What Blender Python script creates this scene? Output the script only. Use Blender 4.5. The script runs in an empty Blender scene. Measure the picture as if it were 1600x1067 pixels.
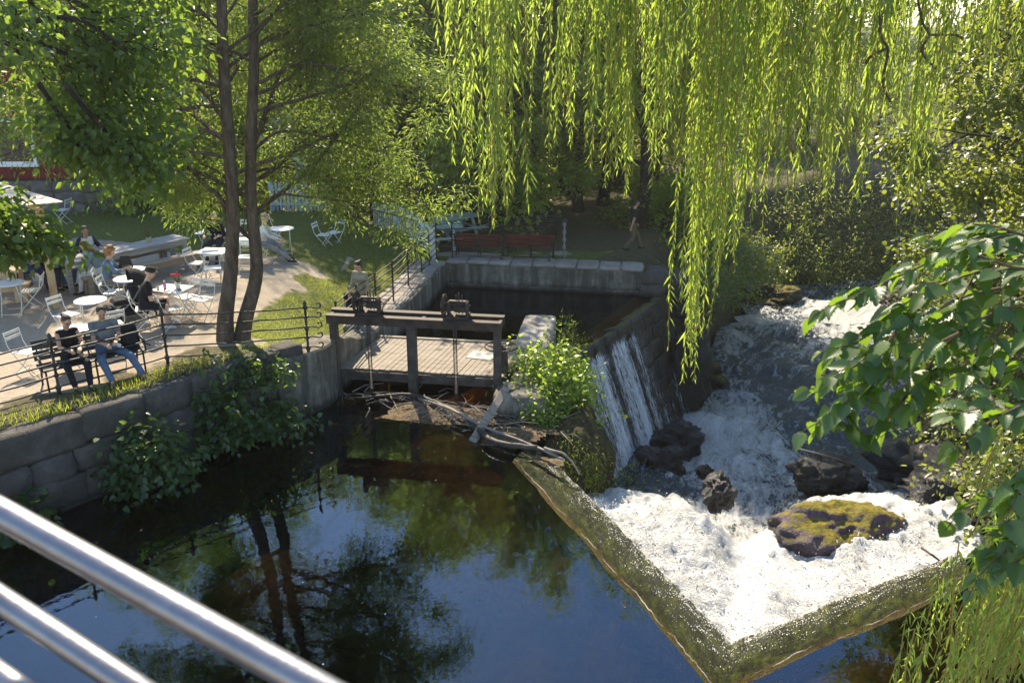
import bpy, bmesh, math, random
import numpy as np
from mathutils import Vector, Matrix
random.seed(7)
RNG = np.random.default_rng(7)
PI = math.pi
sc = bpy.context.scene
COL = sc.collection

# ------------------------------------------------------------------ camera geometry (used to survey points of the photo)
CF, CT, CH = 1430.0, math.radians(19.7), 8.0
_c, _s = math.cos(CT), math.sin(CT)
def _ray(px, py):
    a = (px - 800) / CF; b = (py - 533.5) / CF
    return (a, _c - b * _s, -_s - b * _c)
def U(px, py, z):
    r = _ray(px, py); t = (z - CH) / r[2]
    return Vector((r[0] * t, r[1] * t, z))
def UY(px, py, y):
    r = _ray(px, py); t = y / r[1]
    return Vector((r[0] * t, y, CH + r[2] * t))

# ------------------------------------------------------------------ node helpers
class NT:
    def __init__(self, name):
        self.m = bpy.data.materials.new(name); self.m.use_nodes = True
        self.t = self.m.node_tree; self.t.nodes.clear()
        self.out = self.t.nodes.new('ShaderNodeOutputMaterial')
    def n(self, typ, inp=None, **props):
        nd = self.t.nodes.new('ShaderNode' + typ)
        for k, v in props.items(): setattr(nd, k, v)
        for k, v in (inp or {}).items():
            so = nd.inputs[k]
            if isinstance(v, bpy.types.NodeSocket): self.t.links.new(v, so)
            else: so.default_value = v
        return nd
    def math(self, op, a, b=0.0, clamp=False):
        return self.n('Math', {0: a, 1: b}, operation=op, use_clamp=clamp).outputs[0]
    def ramp(self, fac, stops, interp='LINEAR'):
        nd = self.n('ValToRGB', {0: fac}); cr = nd.color_ramp; cr.interpolation = interp
        while len(cr.elements) < len(stops): cr.elements.new(0.5)
        for e, (p, c) in zip(cr.elements, stops):
            e.position = p
            if not hasattr(c, '__len__'): c = (c, c, c)
            e.color = (c[0], c[1], c[2], 1)
        return nd.outputs[0]
    def mix(self, fac, a, b, mode='MIX'):
        nd = self.n('Mix', data_type='RGBA', blend_type=mode)
        for i, v in ((0, fac), (6, a), (7, b)):
            so = nd.inputs[i]
            if isinstance(v, bpy.types.NodeSocket): self.t.links.new(v, so)
            elif i == 0: so.default_value = v
            else: so.default_value = (v[0], v[1], v[2], 1)
        return nd.outputs[2]
    def noise(self, vec, scale, detail=4, rough=0.55, dist=0.0):
        return self.n('TexNoise', {'Vector': vec, 'Scale': scale, 'Detail': detail, 'Roughness': rough, 'Distortion': dist}).outputs['Fac']
    def obj(self): return self.n('TexCoord').outputs['Object']
    def pos(self): return self.n('NewGeometry').outputs['Position']
    def uv(self): return self.n('UVMap').outputs[0]
    def attr(self, name): return self.n('Attribute', attribute_name=name).outputs['Fac']
    def scalev(self, v, s, rot=(0, 0, 0)): return self.n('Mapping', {'Vector': v, 'Scale': s, 'Rotation': rot}).outputs[0]
    def bump(self, h, strength=0.3, dist=0.05): return self.n('Bump', {'Height': h, 'Strength': strength, 'Distance': dist}).outputs[0]
    def bsdf(self, color, rough=0.6, metal=0.0, normal=None, spec=0.5, **kw):
        nd = self.n('BsdfPrincipled')
        for k, v in [('Base Color', color), ('Roughness', rough), ('Metallic', metal), ('Specular IOR Level', spec)] + list(kw.items()):
            so = nd.inputs[k.replace('_', ' ')]
            if isinstance(v, bpy.types.NodeSocket): self.t.links.new(v, so)
            elif k == 'Base Color': so.default_value = (v[0], v[1], v[2], 1)
            else: so.default_value = v
        if normal is not None: self.t.links.new(normal, nd.inputs['Normal'])
        return nd.outputs[0]
    def done(self, sh):
        self.t.links.new(sh, self.out.inputs[0]); return self.m

def surf(name, c1, c2, scale=4.0, rough=0.7, bump=0.2, bscale=None, metal=0.0, stretch=(1, 1, 1), spec=0.4, bdist=0.02, c3=None, coord='obj'):
    a = NT(name); v = a.obj() if coord == 'obj' else a.pos()
    v = a.scalev(v, stretch)
    f = a.noise(v, scale, 6, 0.6)
    stops = [(0.3, c1), (0.7, c2)] if c3 is None else [(0.25, c1), (0.5, c2), (0.72, c3)]
    col = a.ramp(f, stops)
    h = a.noise(v, bscale or scale * 4, 4, 0.6)
    return a.done(a.bsdf(col, rough, metal, a.bump(h, bump, bdist), spec))

MATS = {}
def fabric(c, rough=0.85):
    key = ('fab',) + tuple(c)
    if key not in MATS:
        d = tuple(x * 0.62 for x in c)
        MATS[key] = surf('fabric', d, c, 9.0, rough, 0.5, 30, spec=0.2, bdist=0.012)
    return MATS[key]
def paint(c, rough=0.45, name='paint'):
    key = ('pnt', name) + tuple(c)
    if key not in MATS:
        MATS[key] = surf(name, tuple(x * 0.75 for x in c), c, 6.0, rough, 0.08, 40)
    return MATS[key]

# ------------------------------------------------------------------ mesh helpers
def mesh_np(name, V, faces, mat=None, attrs=None, smooth=False, uv=None):
    """V (n,3); faces: list of (m,k) int arrays."""
    me = bpy.data.meshes.new(name)
    V = np.ascontiguousarray(V, np.float32)
    me.vertices.add(len(V)); me.vertices.foreach_set('co', V.ravel())
    if isinstance(faces, np.ndarray): faces = [faces]
    tot = np.concatenate([np.full(len(f), f.shape[1], np.int32) for f in faces])
    idx = np.concatenate([np.asarray(f, np.int32).ravel() for f in faces])
    me.loops.add(len(idx)); me.loops.foreach_set('vertex_index', idx)
    me.polygons.add(len(tot))
    st = np.zeros(len(tot), np.int32); st[1:] = np.cumsum(tot)[:-1]
    me.polygons.foreach_set('loop_start', st)
    if smooth: me.polygons.foreach_set('use_smooth', np.ones(len(tot), bool))
    for k, a in (attrs or {}).items():
        at = me.attributes.new(k, 'FLOAT', 'POINT'); at.data.foreach_set('value', np.ascontiguousarray(a, np.float32))
    if uv is not None:
        ul = me.uv_layers.new(name='UVMap'); ul.data.foreach_set('uv', np.ascontiguousarray(uv[idx], np.float32).ravel())
    me.update(calc_edges=True)
    if mat: me.materials.append(mat)
    return me

def grid_mesh(name, X, Y, Z, mat, attrs=None, uv=None, keep=None):
    ny, nx = X.shape
    V = np.stack([X.ravel(), Y.ravel(), Z.ravel()], 1)
    i = np.arange(ny * nx).reshape(ny, nx)
    f = np.stack([i[:-1, :-1], i[:-1, 1:], i[1:, 1:], i[1:, :-1]], -1).reshape(-1, 4)
    if keep is not None:
        kk = keep.ravel(); f = f[kk[f].all(1)]
    return mesh_np(name, V, f, mat, attrs, True, uv)

class MB:
    """collects boxes, bars, tubes and lathes for ONE mesh"""
    def __init__(self): self.v = []; self.f = []; self.sm = []
    def add(self, vs, fs, smooth=False):
        o = len(self.v); self.v += [tuple(p) for p in vs]; self.f += [tuple(i + o for i in f) for f in fs]; self.sm += [smooth] * len(fs)
        return self
    def box(self, c, s, rz=0, rot=None, bev=0.0):
        x, y, z = s[0] / 2, s[1] / 2, s[2] / 2
        R = rot if rot is not None else Matrix.Rotation(rz, 3, 'Z')
        c = Vector(c)
        if bev <= 0:
            P = [(-x, -y, -z), (x, -y, -z), (x, y, -z), (-x, y, -z), (-x, -y, z), (x, -y, z), (x, y, z), (-x, y, z)]
            return self.add([c + R @ Vector(p) for p in P], [(3, 2, 1, 0), (4, 5, 6, 7), (0, 1, 5, 4), (1, 2, 6, 5), (2, 3, 7, 6), (3, 0, 4, 7)])
        bm = bmesh.new(); bmesh.ops.create_cube(bm, size=1)
        for v in bm.verts: v.co = Vector((v.co.x * 2 * x, v.co.y * 2 * y, v.co.z * 2 * z))
        bmesh.ops.bevel(bm, geom=bm.edges[:] , offset=min(bev, x * .9, y * .9, z * .9), segments=1, affect='EDGES', profile=0.5)
        bm.verts.index_update()
        self.add([c + R @ v.co for v in bm.verts], [[v.index for v in f.verts] for f in bm.faces]); bm.free()
        return self
    def bar(self, a, b, w, h, up=(0, 0, 1), bev=0.0):
        a, b = Vector(a), Vector(b); d = b - a; L = d.length
        x = d.normalized(); up = Vector(up)
        y = up.cross(x)
        if y.length < 1e-4: y = Vector((0, 1, 0)).cross(x)
        y.normalize(); z = x.cross(y)
        R = Matrix((x, y, z)).transposed()
        return self.box((a + b) / 2, (L, w, h), rot=R, bev=bev)
    def tube(self, pts, r, seg=6, cap=True, closed=False):
        pts = [Vector(p) for p in pts]; n = len(pts)
        rs = r if hasattr(r, '__len__') else [r] * n
        tang = []
        for i in range(n):
            a = pts[i - 1] if (i or closed) else pts[0]; b = pts[(i + 1) % n] if (i < n - 1 or closed) else pts[-1]
            t = (b - a); tang.append(t.normalized() if t.length > 1e-9 else Vector((0, 0, 1)))
        u = tang[0].orthogonal().normalized(); vs = []; fs = []
        for i in range(n):
            u = (u - tang[i] * u.dot(tang[i]))
            u = u.normalized() if u.length > 1e-6 else tang[i].orthogonal().normalized()
            w = tang[i].cross(u)
            for k in range(seg):
                a = 2 * PI * k / seg
                vs.append(pts[i] + (u * math.cos(a) + w * math.sin(a)) * rs[i])
        for i in range(n if closed else n - 1):
            j = (i + 1) % n
            for k in range(seg):
                k2 = (k + 1) % seg
                fs.append((i * seg + k, i * seg + k2, j * seg + k2, j * seg + k))
        if cap and not closed:
            fs.append(tuple(range(seg))[::-1]); fs.append(tuple((n - 1) * seg + k for k in range(seg)))
        return self.add(vs, fs, seg > 5)
    def lathe(self, c, prof, seg=16, rot=None):
        c = Vector(c); vs = []; fs = []; n = len(prof)
        R = rot if rot is not None else Matrix.Identity(3)
        for (r, z) in prof:
            for k in range(seg):
                a = 2 * PI * k / seg
                vs.append(c + R @ Vector((r * math.cos(a), r * math.sin(a), z)))
        for i in range(n - 1):
            for k in range(seg):
                k2 = (k + 1) % seg
                fs.append((i * seg + k, i * seg + k2, (i + 1) * seg + k2, (i + 1) * seg + k))
        fs.append(tuple(range(seg))[::-1]); fs.append(tuple((n - 1) * seg + k for k in range(seg)))
        return self.add(vs, fs, True)
    def mesh(self, name, mat):
        me = bpy.data.meshes.new(name); me.from_pydata(self.v, [], self.f); me.update()
        me.polygons.foreach_set('use_smooth', self.sm)
        if mat: me.materials.append(mat)
        return me
    def build(self, name, mat, parent=None, loc=None):
        return link(name, self.mesh(name, mat), parent, loc)

def link(name, me, parent=None, loc=None):
    o = bpy.data.objects.new(name, me); COL.objects.link(o)
    if parent is not None: o.parent = parent
    if loc is not None: o.location = loc
    return o
def tag(o, label, cat, group=None):
    o['label'] = label; o['category'] = cat
    if group: o['group'] = group
    return o
def thing(name, label, cat, loc=(0, 0, 0), rz=0.0, group=None):
    o = bpy.data.objects.new(name, None); COL.objects.link(o)
    o.location = loc; o.rotation_euler = (0, 0, rz); o.empty_display_size = 0.2
    return tag(o, label, cat, group)
def struct(name, me):
    o = link(name, me); o['kind'] = 'structure'; return o
def stuff(name, me, label=None, parent=None):
    o = link(name, me, parent); o['kind'] = 'stuff'
    if label: o['label'] = label
    return o
def dup(root, loc, rz, label, cat=None, group=None, scale=None):
    r = root.copy(); COL.objects.link(r); r.location = loc; r.rotation_euler = (0, 0, rz)
    r['label'] = label
    if cat: r['category'] = cat
    if group: r['group'] = group
    if scale: r.scale = scale if hasattr(scale, '__len__') else (scale,) * 3
    for ch in list(root.children):
        c = ch.copy(); COL.objects.link(c); c.parent = r
        for g in list(ch.children):
            d = g.copy(); COL.objects.link(d); d.parent = c
    return r

# ------------------------------------------------------------------ numpy noise
_PR = np.random.default_rng(11).permutation(256)
_PT = np.concatenate([_PR, _PR, _PR])
_VT = np.random.default_rng(12).random(256) * 2 - 1
def vnoise(x, y, z=0.0):
    x, y, z = np.broadcast_arrays(np.asarray(x, float), np.asarray(y, float), np.asarray(z, float))
    xi, yi, zi = np.floor(x).astype(int), np.floor(y).astype(int), np.floor(z).astype(int)
    u, v, w = x - xi, y - yi, z - zi
    u, v, w = [t * t * t * (t * (t * 6 - 15) + 10) for t in (u, v, w)]
    def h(a, b, c): return _VT[_PT[(_PT[(_PT[a & 255] + b) & 255] + c) & 255]]
    r = 0
    for dx in (0, 1):
        for dy in (0, 1):
            for dz in (0, 1):
                r = r + h(xi + dx, yi + dy, zi + dz) * (u if dx else 1 - u) * (v if dy else 1 - v) * (w if dz else 1 - w)
    return r
def fbm(x, y, z=0.0, o=4, g=0.5):
    r = 0; a = 1.0; f = 1.0
    for i in range(o):
        r = r + a * vnoise(np.asarray(x) * f + i * 17.3, np.asarray(y) * f - i * 9.1, np.asarray(z) * f + i * 3.7); a *= g; f *= 2.03
    return r
def sstep(a, b, x):
    t = np.clip((np.asarray(x, float) - a) / (b - a), 0, 1); return t * t * (3 - 2 * t)
def sdist(X, Y, poly):
    """signed distance to polygon (negative inside)"""
    P = np.array(poly, float); Q = np.roll(P, -1, 0)
    d = np.full(X.shape, 1e9); ins = np.zeros(X.shape, bool)
    for (ax, ay), (bx, by) in zip(P, Q):
        ex, ey = bx - ax, by - ay; L = ex * ex + ey * ey
        t = np.clip(((X - ax) * ex + (Y - ay) * ey) / L, 0, 1)
        d = np.minimum(d, np.hypot(X - ax - t * ex, Y - ay - t * ey))
        if ay != by:
            c = ((ay > Y) != (by > Y)) & (X < (bx - ax) * (Y - ay) / (by - ay) + ax); ins ^= c
    return np.where(ins, -d, d)

# ------------------------------------------------------------------ camera, sky, sun
cam = bpy.data.cameras.new('camera'); co = bpy.data.objects.new('camera', cam); COL.objects.link(co)
co.location = (0, 0, CH); co.rotation_euler = (PI / 2 - CT, 0, 0)
cam.sensor_width = 36; cam.lens = CF / 1600 * 36; cam.clip_start = 0.05; cam.clip_end = 600
cam.dof.use_dof = True; cam.dof.focus_distance = 18; cam.dof.aperture_fstop = 8.5
sc.camera = co
SUN_EL, SUN_AZ = math.radians(43), math.radians(-17)      # azimuth measured from +Y towards +X
SUN = Vector((math.sin(SUN_AZ) * math.cos(SUN_EL), math.cos(SUN_AZ) * math.cos(SUN_EL), math.sin(SUN_EL)))
w = bpy.data.worlds.new('World'); sc.world = w; w.use_nodes = True
wn = w.node_tree; wn.nodes.clear()
sky = wn.nodes.new('ShaderNodeTexSky'); sky.sky_type = 'NISHITA'; sky.sun_disc = False
sky.sun_elevation = SUN_EL; sky.sun_rotation = SUN_AZ; sky.air_density = 1.0; sky.dust_density = 0.2; sky.ozone_density = 2.6
bg = wn.nodes.new('ShaderNodeBackground'); bg.inputs[1].default_value = 0.15
wo = wn.nodes.new('ShaderNodeOutputWorld')
wn.links.new(sky.outputs[0], bg.inputs[0]); wn.links.new(bg.outputs[0], wo.inputs[0])
sl = bpy.data.lights.new('sun', 'SUN'); sl.energy = 5.0; sl.angle = math.radians(0.53); sl.color = (1, 0.87, 0.66)
so = bpy.data.objects.new('sun', sl); COL.objects.link(so); so.location = SUN * 60
so.rotation_euler = SUN.to_track_quat('Z', 'Y').to_euler()
sc.view_settings.view_transform = 'Standard'; sc.view_settings.look = 'None'; sc.view_settings.exposure = 0; sc.view_settings.gamma = 1
cy = sc.cycles
cy.max_bounces = 9; cy.diffuse_bounces = 5; cy.glossy_bounces = 3; cy.transmission_bounces = 8; cy.transparent_max_bounces = 10
cy.volume_bounces = 0; cy.sample_clamp_indirect = 4; cy.caustics_reflective = False; cy.caustics_refractive = False
cy.film_exposure = 2.3
cy.use_denoising = True
try: cy.denoiser = 'OPENIMAGEDENOISE'
except Exception: pass
# ------------------------------------------------------------------ materials of the setting
def m_ground():
    a = NT('ground_gravel_grass'); p = a.pos()
    n1 = a.noise(p, 1.3, 6, 0.6); n2 = a.noise(p, 45, 4, 0.7); n3 = a.noise(p, 8, 5, 0.65)
    gravel = a.ramp(n2, [(0.25, (0.20, 0.155, 0.115)), (0.55, (0.43, 0.355, 0.27)), (0.8, (0.58, 0.50, 0.40))])
    gravel = a.mix(a.ramp(n3, [(0.35, 0.0), (0.75, 0.45)]), gravel, (0.24, 0.19, 0.135))
    soil = a.ramp(n3, [(0.3, (0.05, 0.045, 0.024)), (0.6, (0.12, 0.10, 0.055)), (0.75, (0.12, 0.14, 0.04))])
    grass = a.ramp(a.noise(p, 14, 5, 0.7), [(0.3, (0.045, 0.055, 0.013)), (0.55, (0.13, 0.145, 0.03)), (0.78, (0.27, 0.25, 0.075))])
    g = a.math('ADD', a.attr('grass'), a.math('MULTIPLY', a.math('SUBTRACT', n1, 0.5), 0.9))
    col = a.mix(a.ramp(g, [(0.42, 0.0), (0.58, 1.0)]), gravel, grass)
    col = a.mix(a.ramp(a.math('ADD', a.attr('soil'), a.math('MULTIPLY', a.math('SUBTRACT', n3, 0.5), 0.6)), [(0.4, 0.0), (0.6, 1.0)]), col, soil)
    return a.done(a.bsdf(col, 0.95, 0, a.bump(a.math('ADD', n2, n3), 0.6, 0.03), 0.2))
def m_concrete(name='stained_concrete', k=1.0, wet=None):
    a = NT(name); p = a.pos()
    st = a.noise(a.scalev(p, (3, 3, 0.35)), 1.6, 6, 0.65)
    b = a.noise(p, 2.2, 7, 0.7); f = a.noise(p, 60, 3, 0.6)
    col = a.ramp(b, [(0.3, (0.10 * k, 0.085 * k, 0.065 * k)), (0.52, (0.24 * k, 0.215 * k, 0.175 * k)), (0.75, (0.40 * k, 0.37 * k, 0.31 * k))])
    col = a.mix(a.ramp(st, [(0.42, 0.75), (0.62, 0.0)]), col, (0.05 * k, 0.045 * k, 0.033 * k))
    col = a.mix(a.ramp(a.noise(p, 5, 5, 0.7), [(0.58, 0.0), (0.75, 0.7)]), col, (0.07, 0.075, 0.03))
    z = a.n('SeparateXYZ', {0: p}).outputs[2]
    dark = a.ramp(a.math('ADD', z, a.math('MULTIPLY', a.math('SUBTRACT', b, 0.5), 0.25)), [(0.06, 0.8), (0.22, 0.0)])
    col = a.mix(dark, col, (0.02, 0.019, 0.012))
    return a.done(a.bsdf(col, 0.85, 0, a.bump(a.math('ADD', f, a.math('MULTIPLY', b, 2)), 0.5, 0.03), 0.3))
def m_stone(name, c1, c2, c3, wetdark=True):
    a = NT(name); p = a.pos()
    b = a.noise(p, 3, 7, 0.7); f = a.noise(p, 25, 5, 0.7); l = a.noise(p, 0.9, 2)
    col = a.ramp(b, [(0.28, c1), (0.52, c2), (0.78, c3)])
    col = a.mix(a.ramp(l, [(0.4, 0.0), (0.65, 0.45)]), col, (c1[0] * 1.2, c1[1] * 1.0, c1[2] * 0.8))
    col = a.mix(a.ramp(a.noise(p, 7, 5, 0.7), [(0.62, 0.0), (0.72, 0.7)]), col, (0.035, 0.05, 0.015))
    if wetdark:
        z = a.n('SeparateXYZ', {0: p}).outputs[2]
        col = a.mix(a.ramp(a.math('ADD', z, a.math('MULTIPLY', b, 0.3)), [(0.15, 0.85), (0.45, 0.0)]), col, (0.014, 0.013, 0.010))
    return a.done(a.bsdf(col, 0.85, 0, a.bump(a.math('ADD', a.math('MULTIPLY', b, 2), f), 0.7, 0.04), 0.3))
M_GROUND = m_ground(); M_CONC = m_concrete(); M_CONC_D = m_concrete('dark_concrete', 0.6)
M_STONE = m_stone('granite_blocks', (0.04, 0.037, 0.034), (0.095, 0.085, 0.077), (0.17, 0.15, 0.135))
M_PIER = m_stone('weathered_slab', (0.20, 0.185, 0.165), (0.33, 0.30, 0.265), (0.46, 0.42, 0.37), False)
def m_wetrock(name, c1, c2, moss=0.0, rough=0.28):
    a = NT(name); p = a.pos()
    b = a.noise(p, 2.4, 8, 0.72); f = a.noise(p, 16, 5, 0.7)
    col = a.ramp(b, [(0.3, c1), (0.7, c2)])
    r = rough
    if moss:
        nz = a.n('SeparateXYZ', {0: a.n('NewGeometry').outputs['Normal']}).outputs[2]
        mk = a.ramp(a.math('ADD', a.math('MULTIPLY', nz, 0.75), a.math('MULTIPLY', a.noise(p, 2.6, 8, 0.72), 0.5 * moss)), [(0.78, 0.0), (0.94, 1.0)])
        mc = a.ramp(a.noise(p, 9, 5, 0.7), [(0.3, (0.07, 0.07, 0.006)), (0.55, (0.21, 0.165, 0.012)), (0.8, (0.34, 0.25, 0.02))])
        z_ = a.n('SeparateXYZ', {0: p}).outputs[2]
        col = a.mix(mk, col, mc)
        col = a.mix(a.ramp(a.math('ADD', a.math('ADD', z_, 1.4), a.math('MULTIPLY', a.math('SUBTRACT', b, .5), .3)), [(0.22, .85), (0.42, 0.)]), col, (.010, .008, .007)) if 'mossy_rock' == name else col
        r = a.ramp(mk, [(0, rough), (1, 0.95)])
    return a.done(a.bsdf(col, r, 0, a.bump(a.math('ADD', a.math('MULTIPLY', b, 2), f), 0.9, 0.06), 0.5))
M_WET = m_wetrock('wet_black_rock', (0.007, 0.006, 0.006), (0.04, 0.034, 0.032), 0, 0.33)
M_WETSLAB = m_wetrock('wet_stone_slabs', (0.010, 0.009, 0.006), (0.05, 0.038, 0.024), 0.55, 0.38)
M_MOSSROCK = m_wetrock('mossy_rock', (0.035, 0.02, 0.026), (0.15, 0.10, 0.115), 1.0, 0.45)
M_DARKMOSS = m_wetrock('dark_mossy_rock', (0.012, 0.009, 0.008), (0.06, 0.045, 0.035), 0.8, 0.5)

# ------------------------------------------------------------------ plan of the place
WALL = [(-22.0, -3.4), (-12.0, 8.55), (-7.83, 13.55), (-5.6, 16.25), (-4.45, 17.6)]
STILL = [(-22, -3.4), (-12, 8.55), (-7.83, 13.55), (-3.95, 18.1), (-3.78, 19.2), (-3.3, 20.9), (-2.5, 24.8), (-2.04, 27.5), (4.0, 26.55), (4.55, 25.9), (1.67, 21.3),
         (1.0, 18.5), (0.6, 17.0), (0.19, 16.02), (2.74, 9.75), (6.85, 12.0), (7.6, 11.2), (8.2, 4), (9, -6), (-22, -6)]
RIVER = [(0.19, 16.02), (2.74, 9.75), (6.85, 12.0), (8.2, 13.2), (9.3, 15.0), (9.6, 17.5), (10.2, 20), (11.2, 24), (13.6, 29), (16.5, 34), (22, 36.5), (40, 39), (60, 41), (60, 47), (40, 45.5), (24, 42.5), (15.5, 40.2),
         (11.5, 38.6), (9.9, 36.7), (8.3, 32.8), (6.9, 29), (5.6, 26.8), (4.55, 25.9), (1.67, 21.3), (1.0, 18.5)]
RB = [(8.2, 13.2), (9.3, 15.0), (9.6, 17.5), (10.2, 20), (11.2, 24), (13.6, 29)]
def RL(y): return np.interp(y, [8, 12, 15.2, 16.8, 18.0, 20, 23, 38, 47, 70], [-0.62, -0.72, -1.0, -1.5, -2.35, -2.8, -3.1, -3.5, -3.9, -4.2])
def land(X, Y):
    b = sstep(-6.6, -3.7, X) * sstep(17.2, 20.5, Y)
    z = 1.6 - 0.88 * b - 0.25 * sstep(-5.6, -4.4, X) * (1 - sstep(18, 20, Y)) * sstep(14, 17, Y)
    z = np.where((X > -4.2) & (Y > 20), np.minimum(z, 0.75), z)
    left = X < np.interp(Y, [20, 26, 38, 50, 70], [2, 6, 11, 17, 40])
    dr = np.maximum(sdist(X, Y, RIVER), 0)
    zr = np.where(left, z, 1.0)
    rl = RL(np.maximum(Y, 8)) - 0.5
    wdt = np.where(left, 3.0, 3.2)
    t = sstep(0.0, 1.0, dr / wdt)
    slope = rl + (zr - rl) * t
    near = (Y > 10) & ((~left) | (X > 1))
    z = np.where(near, slope, zr)
    z = z - 2.3 * sstep(30.5, 38, Y) * np.exp(-((X + 6.8) / 4.0) ** 2)
    z = z + 0.06 * fbm(X * 0.5, Y * 0.5, 0, 4) + 0.9 * sstep(36, 60, Y) * (fbm(X * .06, Y * .06, 3) * .6 + .4)
    return z
def gz(x, y): return float(land(np.array([x], float), np.array([y], float))[0])

def build_ground():
    def axis(segs):
        out = []
        for a, b, s in segs: out += list(np.arange(a, b, s))
        return np.array(out + [segs[-1][1]])
    xs = axis([(-400, -60, 40), (-60, -18, 2), (-18, 12, 0.17), (12, 30, 0.6), (30, 60, 2), (60, 400, 40)])
    ys = axis([(-60, -6, 6), (-6, 9, 0.5), (9, 30, 0.17), (30, 45, 0.5), (45, 80, 1.5), (80, 500, 40)])
    X, Y = np.meshgrid(xs, ys)
    Z = land(X, Y)
    ds, dv = sdist(X, Y, STILL), sdist(X, Y, RIVER)
    Z = np.where(ds < 0.30, -2.2, Z); Z = np.where(dv < 0.02, np.minimum(Z, RL(np.maximum(Y, 8)) - 1.4), Z)
    # grass bank, verge along the wall, shaded lawn behind the tables
    g = np.zeros(X.shape)
    nz = fbm(X * 0.8, Y * 0.8, 5, 4)
    bank0 = (Y > 27) * (Y < 37) * (X > -7.5) * (X < -2.6)
    bank = sstep(-6.1, -5.2, X + 0.18 * (22 - Y) + 0.3 * nz) * sstep(17.6, 18.8, Y + nz * .5) * (1 - sstep(27.5, 29.5, Y))
    lawn = sstep(25.3, 26.3, Y + 0.32 * (X + 10) + nz * 0.4) * (X < -5)
    dw = np.where(ds < 6, ds, 99)
    verge = (1 - sstep(0.45, 1.3, dw + 0.5 * nz)) * (Y < 19)
    back = (Y > 27.8) * (X > -4) * sstep(-.35, .5, nz) * 0.8
    g = np.maximum.reduce([bank, bank0 * .85, lawn * 0.9, verge * .75, back]) * 1.0
    soil = np.maximum(((Y > 33.5) | (X > 5.5) | ((Y > 28.9) & (X > -2.5))) * 1.0, (dv < 3.0) * (X > 1.5) * (Y > 10) * 0.9)
    soil = np.maximum(soil, 0.75 * (1 - sstep(0.3, 0.9, np.abs(dw - 0.6) + .4 * nz)) * (Y < 17.8) * (X < -4.5))
    o = struct('ground', grid_mesh('ground', X, Y, Z, M_GROUND, {'grass': g.ravel(), 'soil': soil.ravel()}))
    return o
build_ground()

# ------------------------------------------------------------------ pool bed and still water
def m_bed():
    a = NT('tannin_pool_bed'); p = a.pos()
    b = a.noise(p, 1.7, 6, 0.7); c = a.noise(p, 9, 5, 0.7)
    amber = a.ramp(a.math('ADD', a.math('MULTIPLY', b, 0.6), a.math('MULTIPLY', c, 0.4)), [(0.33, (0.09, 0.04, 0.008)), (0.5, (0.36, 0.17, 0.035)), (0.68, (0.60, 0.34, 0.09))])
    col = a.mix(a.attr('shallow'), (0.006, 0.004, 0.003), amber)  # bed painted darker with depth, standing in for light absorbed by the water
    return a.done(a.bsdf(col, 0.9, 0, a.bump(c, 0.4, 0.05), 0.1))
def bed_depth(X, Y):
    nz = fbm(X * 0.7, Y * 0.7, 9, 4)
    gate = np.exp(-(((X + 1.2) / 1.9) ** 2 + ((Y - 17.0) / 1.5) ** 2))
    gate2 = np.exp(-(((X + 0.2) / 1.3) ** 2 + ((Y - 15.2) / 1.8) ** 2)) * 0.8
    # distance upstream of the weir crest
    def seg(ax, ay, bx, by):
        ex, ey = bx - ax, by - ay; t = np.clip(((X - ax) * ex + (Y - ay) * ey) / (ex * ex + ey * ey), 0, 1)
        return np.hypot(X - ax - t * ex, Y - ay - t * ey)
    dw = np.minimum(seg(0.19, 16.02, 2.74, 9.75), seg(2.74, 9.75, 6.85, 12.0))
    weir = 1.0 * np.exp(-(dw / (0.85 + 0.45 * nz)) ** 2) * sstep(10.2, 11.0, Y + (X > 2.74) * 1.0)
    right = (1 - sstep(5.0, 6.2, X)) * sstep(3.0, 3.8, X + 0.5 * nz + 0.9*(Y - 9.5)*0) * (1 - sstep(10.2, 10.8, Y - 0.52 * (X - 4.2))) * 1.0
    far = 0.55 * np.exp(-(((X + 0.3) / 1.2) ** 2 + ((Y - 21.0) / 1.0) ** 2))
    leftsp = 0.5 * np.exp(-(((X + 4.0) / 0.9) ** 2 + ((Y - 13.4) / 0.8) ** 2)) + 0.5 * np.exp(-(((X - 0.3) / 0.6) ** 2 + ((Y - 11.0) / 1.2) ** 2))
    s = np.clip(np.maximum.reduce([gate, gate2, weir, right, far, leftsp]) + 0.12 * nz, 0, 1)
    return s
# crest direction helpers
WA, WC, WB = Vector((0.19, 16.02, 0)), Vector((2.74, 9.75, 0)), Vector((6.85, 12.0, 0))
dA = (WA - WC).normalized(); dB = (WB - WC).normalized()
nA = Vector((dA.y, -dA.x, 0)); nB = Vector((-dB.y, dB.x, 0))          # downstream normals
if nA.x < 0: nA = -nA
if nB.y < 0: nB = -nB
mit = (nA + nB).normalized(); mk = 1 / mit.dot(nA)
def build_bed():
    X, Y = np.meshgrid(np.arange(-23, 10, 0.2), np.arange(-6, 28.2, 0.2))
    s = bed_depth(X, Y)
    Z = -1.5 + 1.36 * s + 0.05 * fbm(X * 2, Y * 2, 1, 3)
    q = mit * (mk * -.32); c0 = WC + q
    Z = np.where(sdist(X, Y, [tuple((c0 + dA * 8).xy), tuple(c0.xy), tuple((c0 + dB * 6).xy), (14, 30), (0, 30)]) < 0.1, np.where(Y > 16.6, Z, -1.6), Z)
    keep = sdist(X, Y, STILL) < 0.25
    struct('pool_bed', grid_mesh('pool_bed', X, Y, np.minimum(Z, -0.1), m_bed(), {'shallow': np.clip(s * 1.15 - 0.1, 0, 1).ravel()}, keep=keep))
build_bed()
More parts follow.
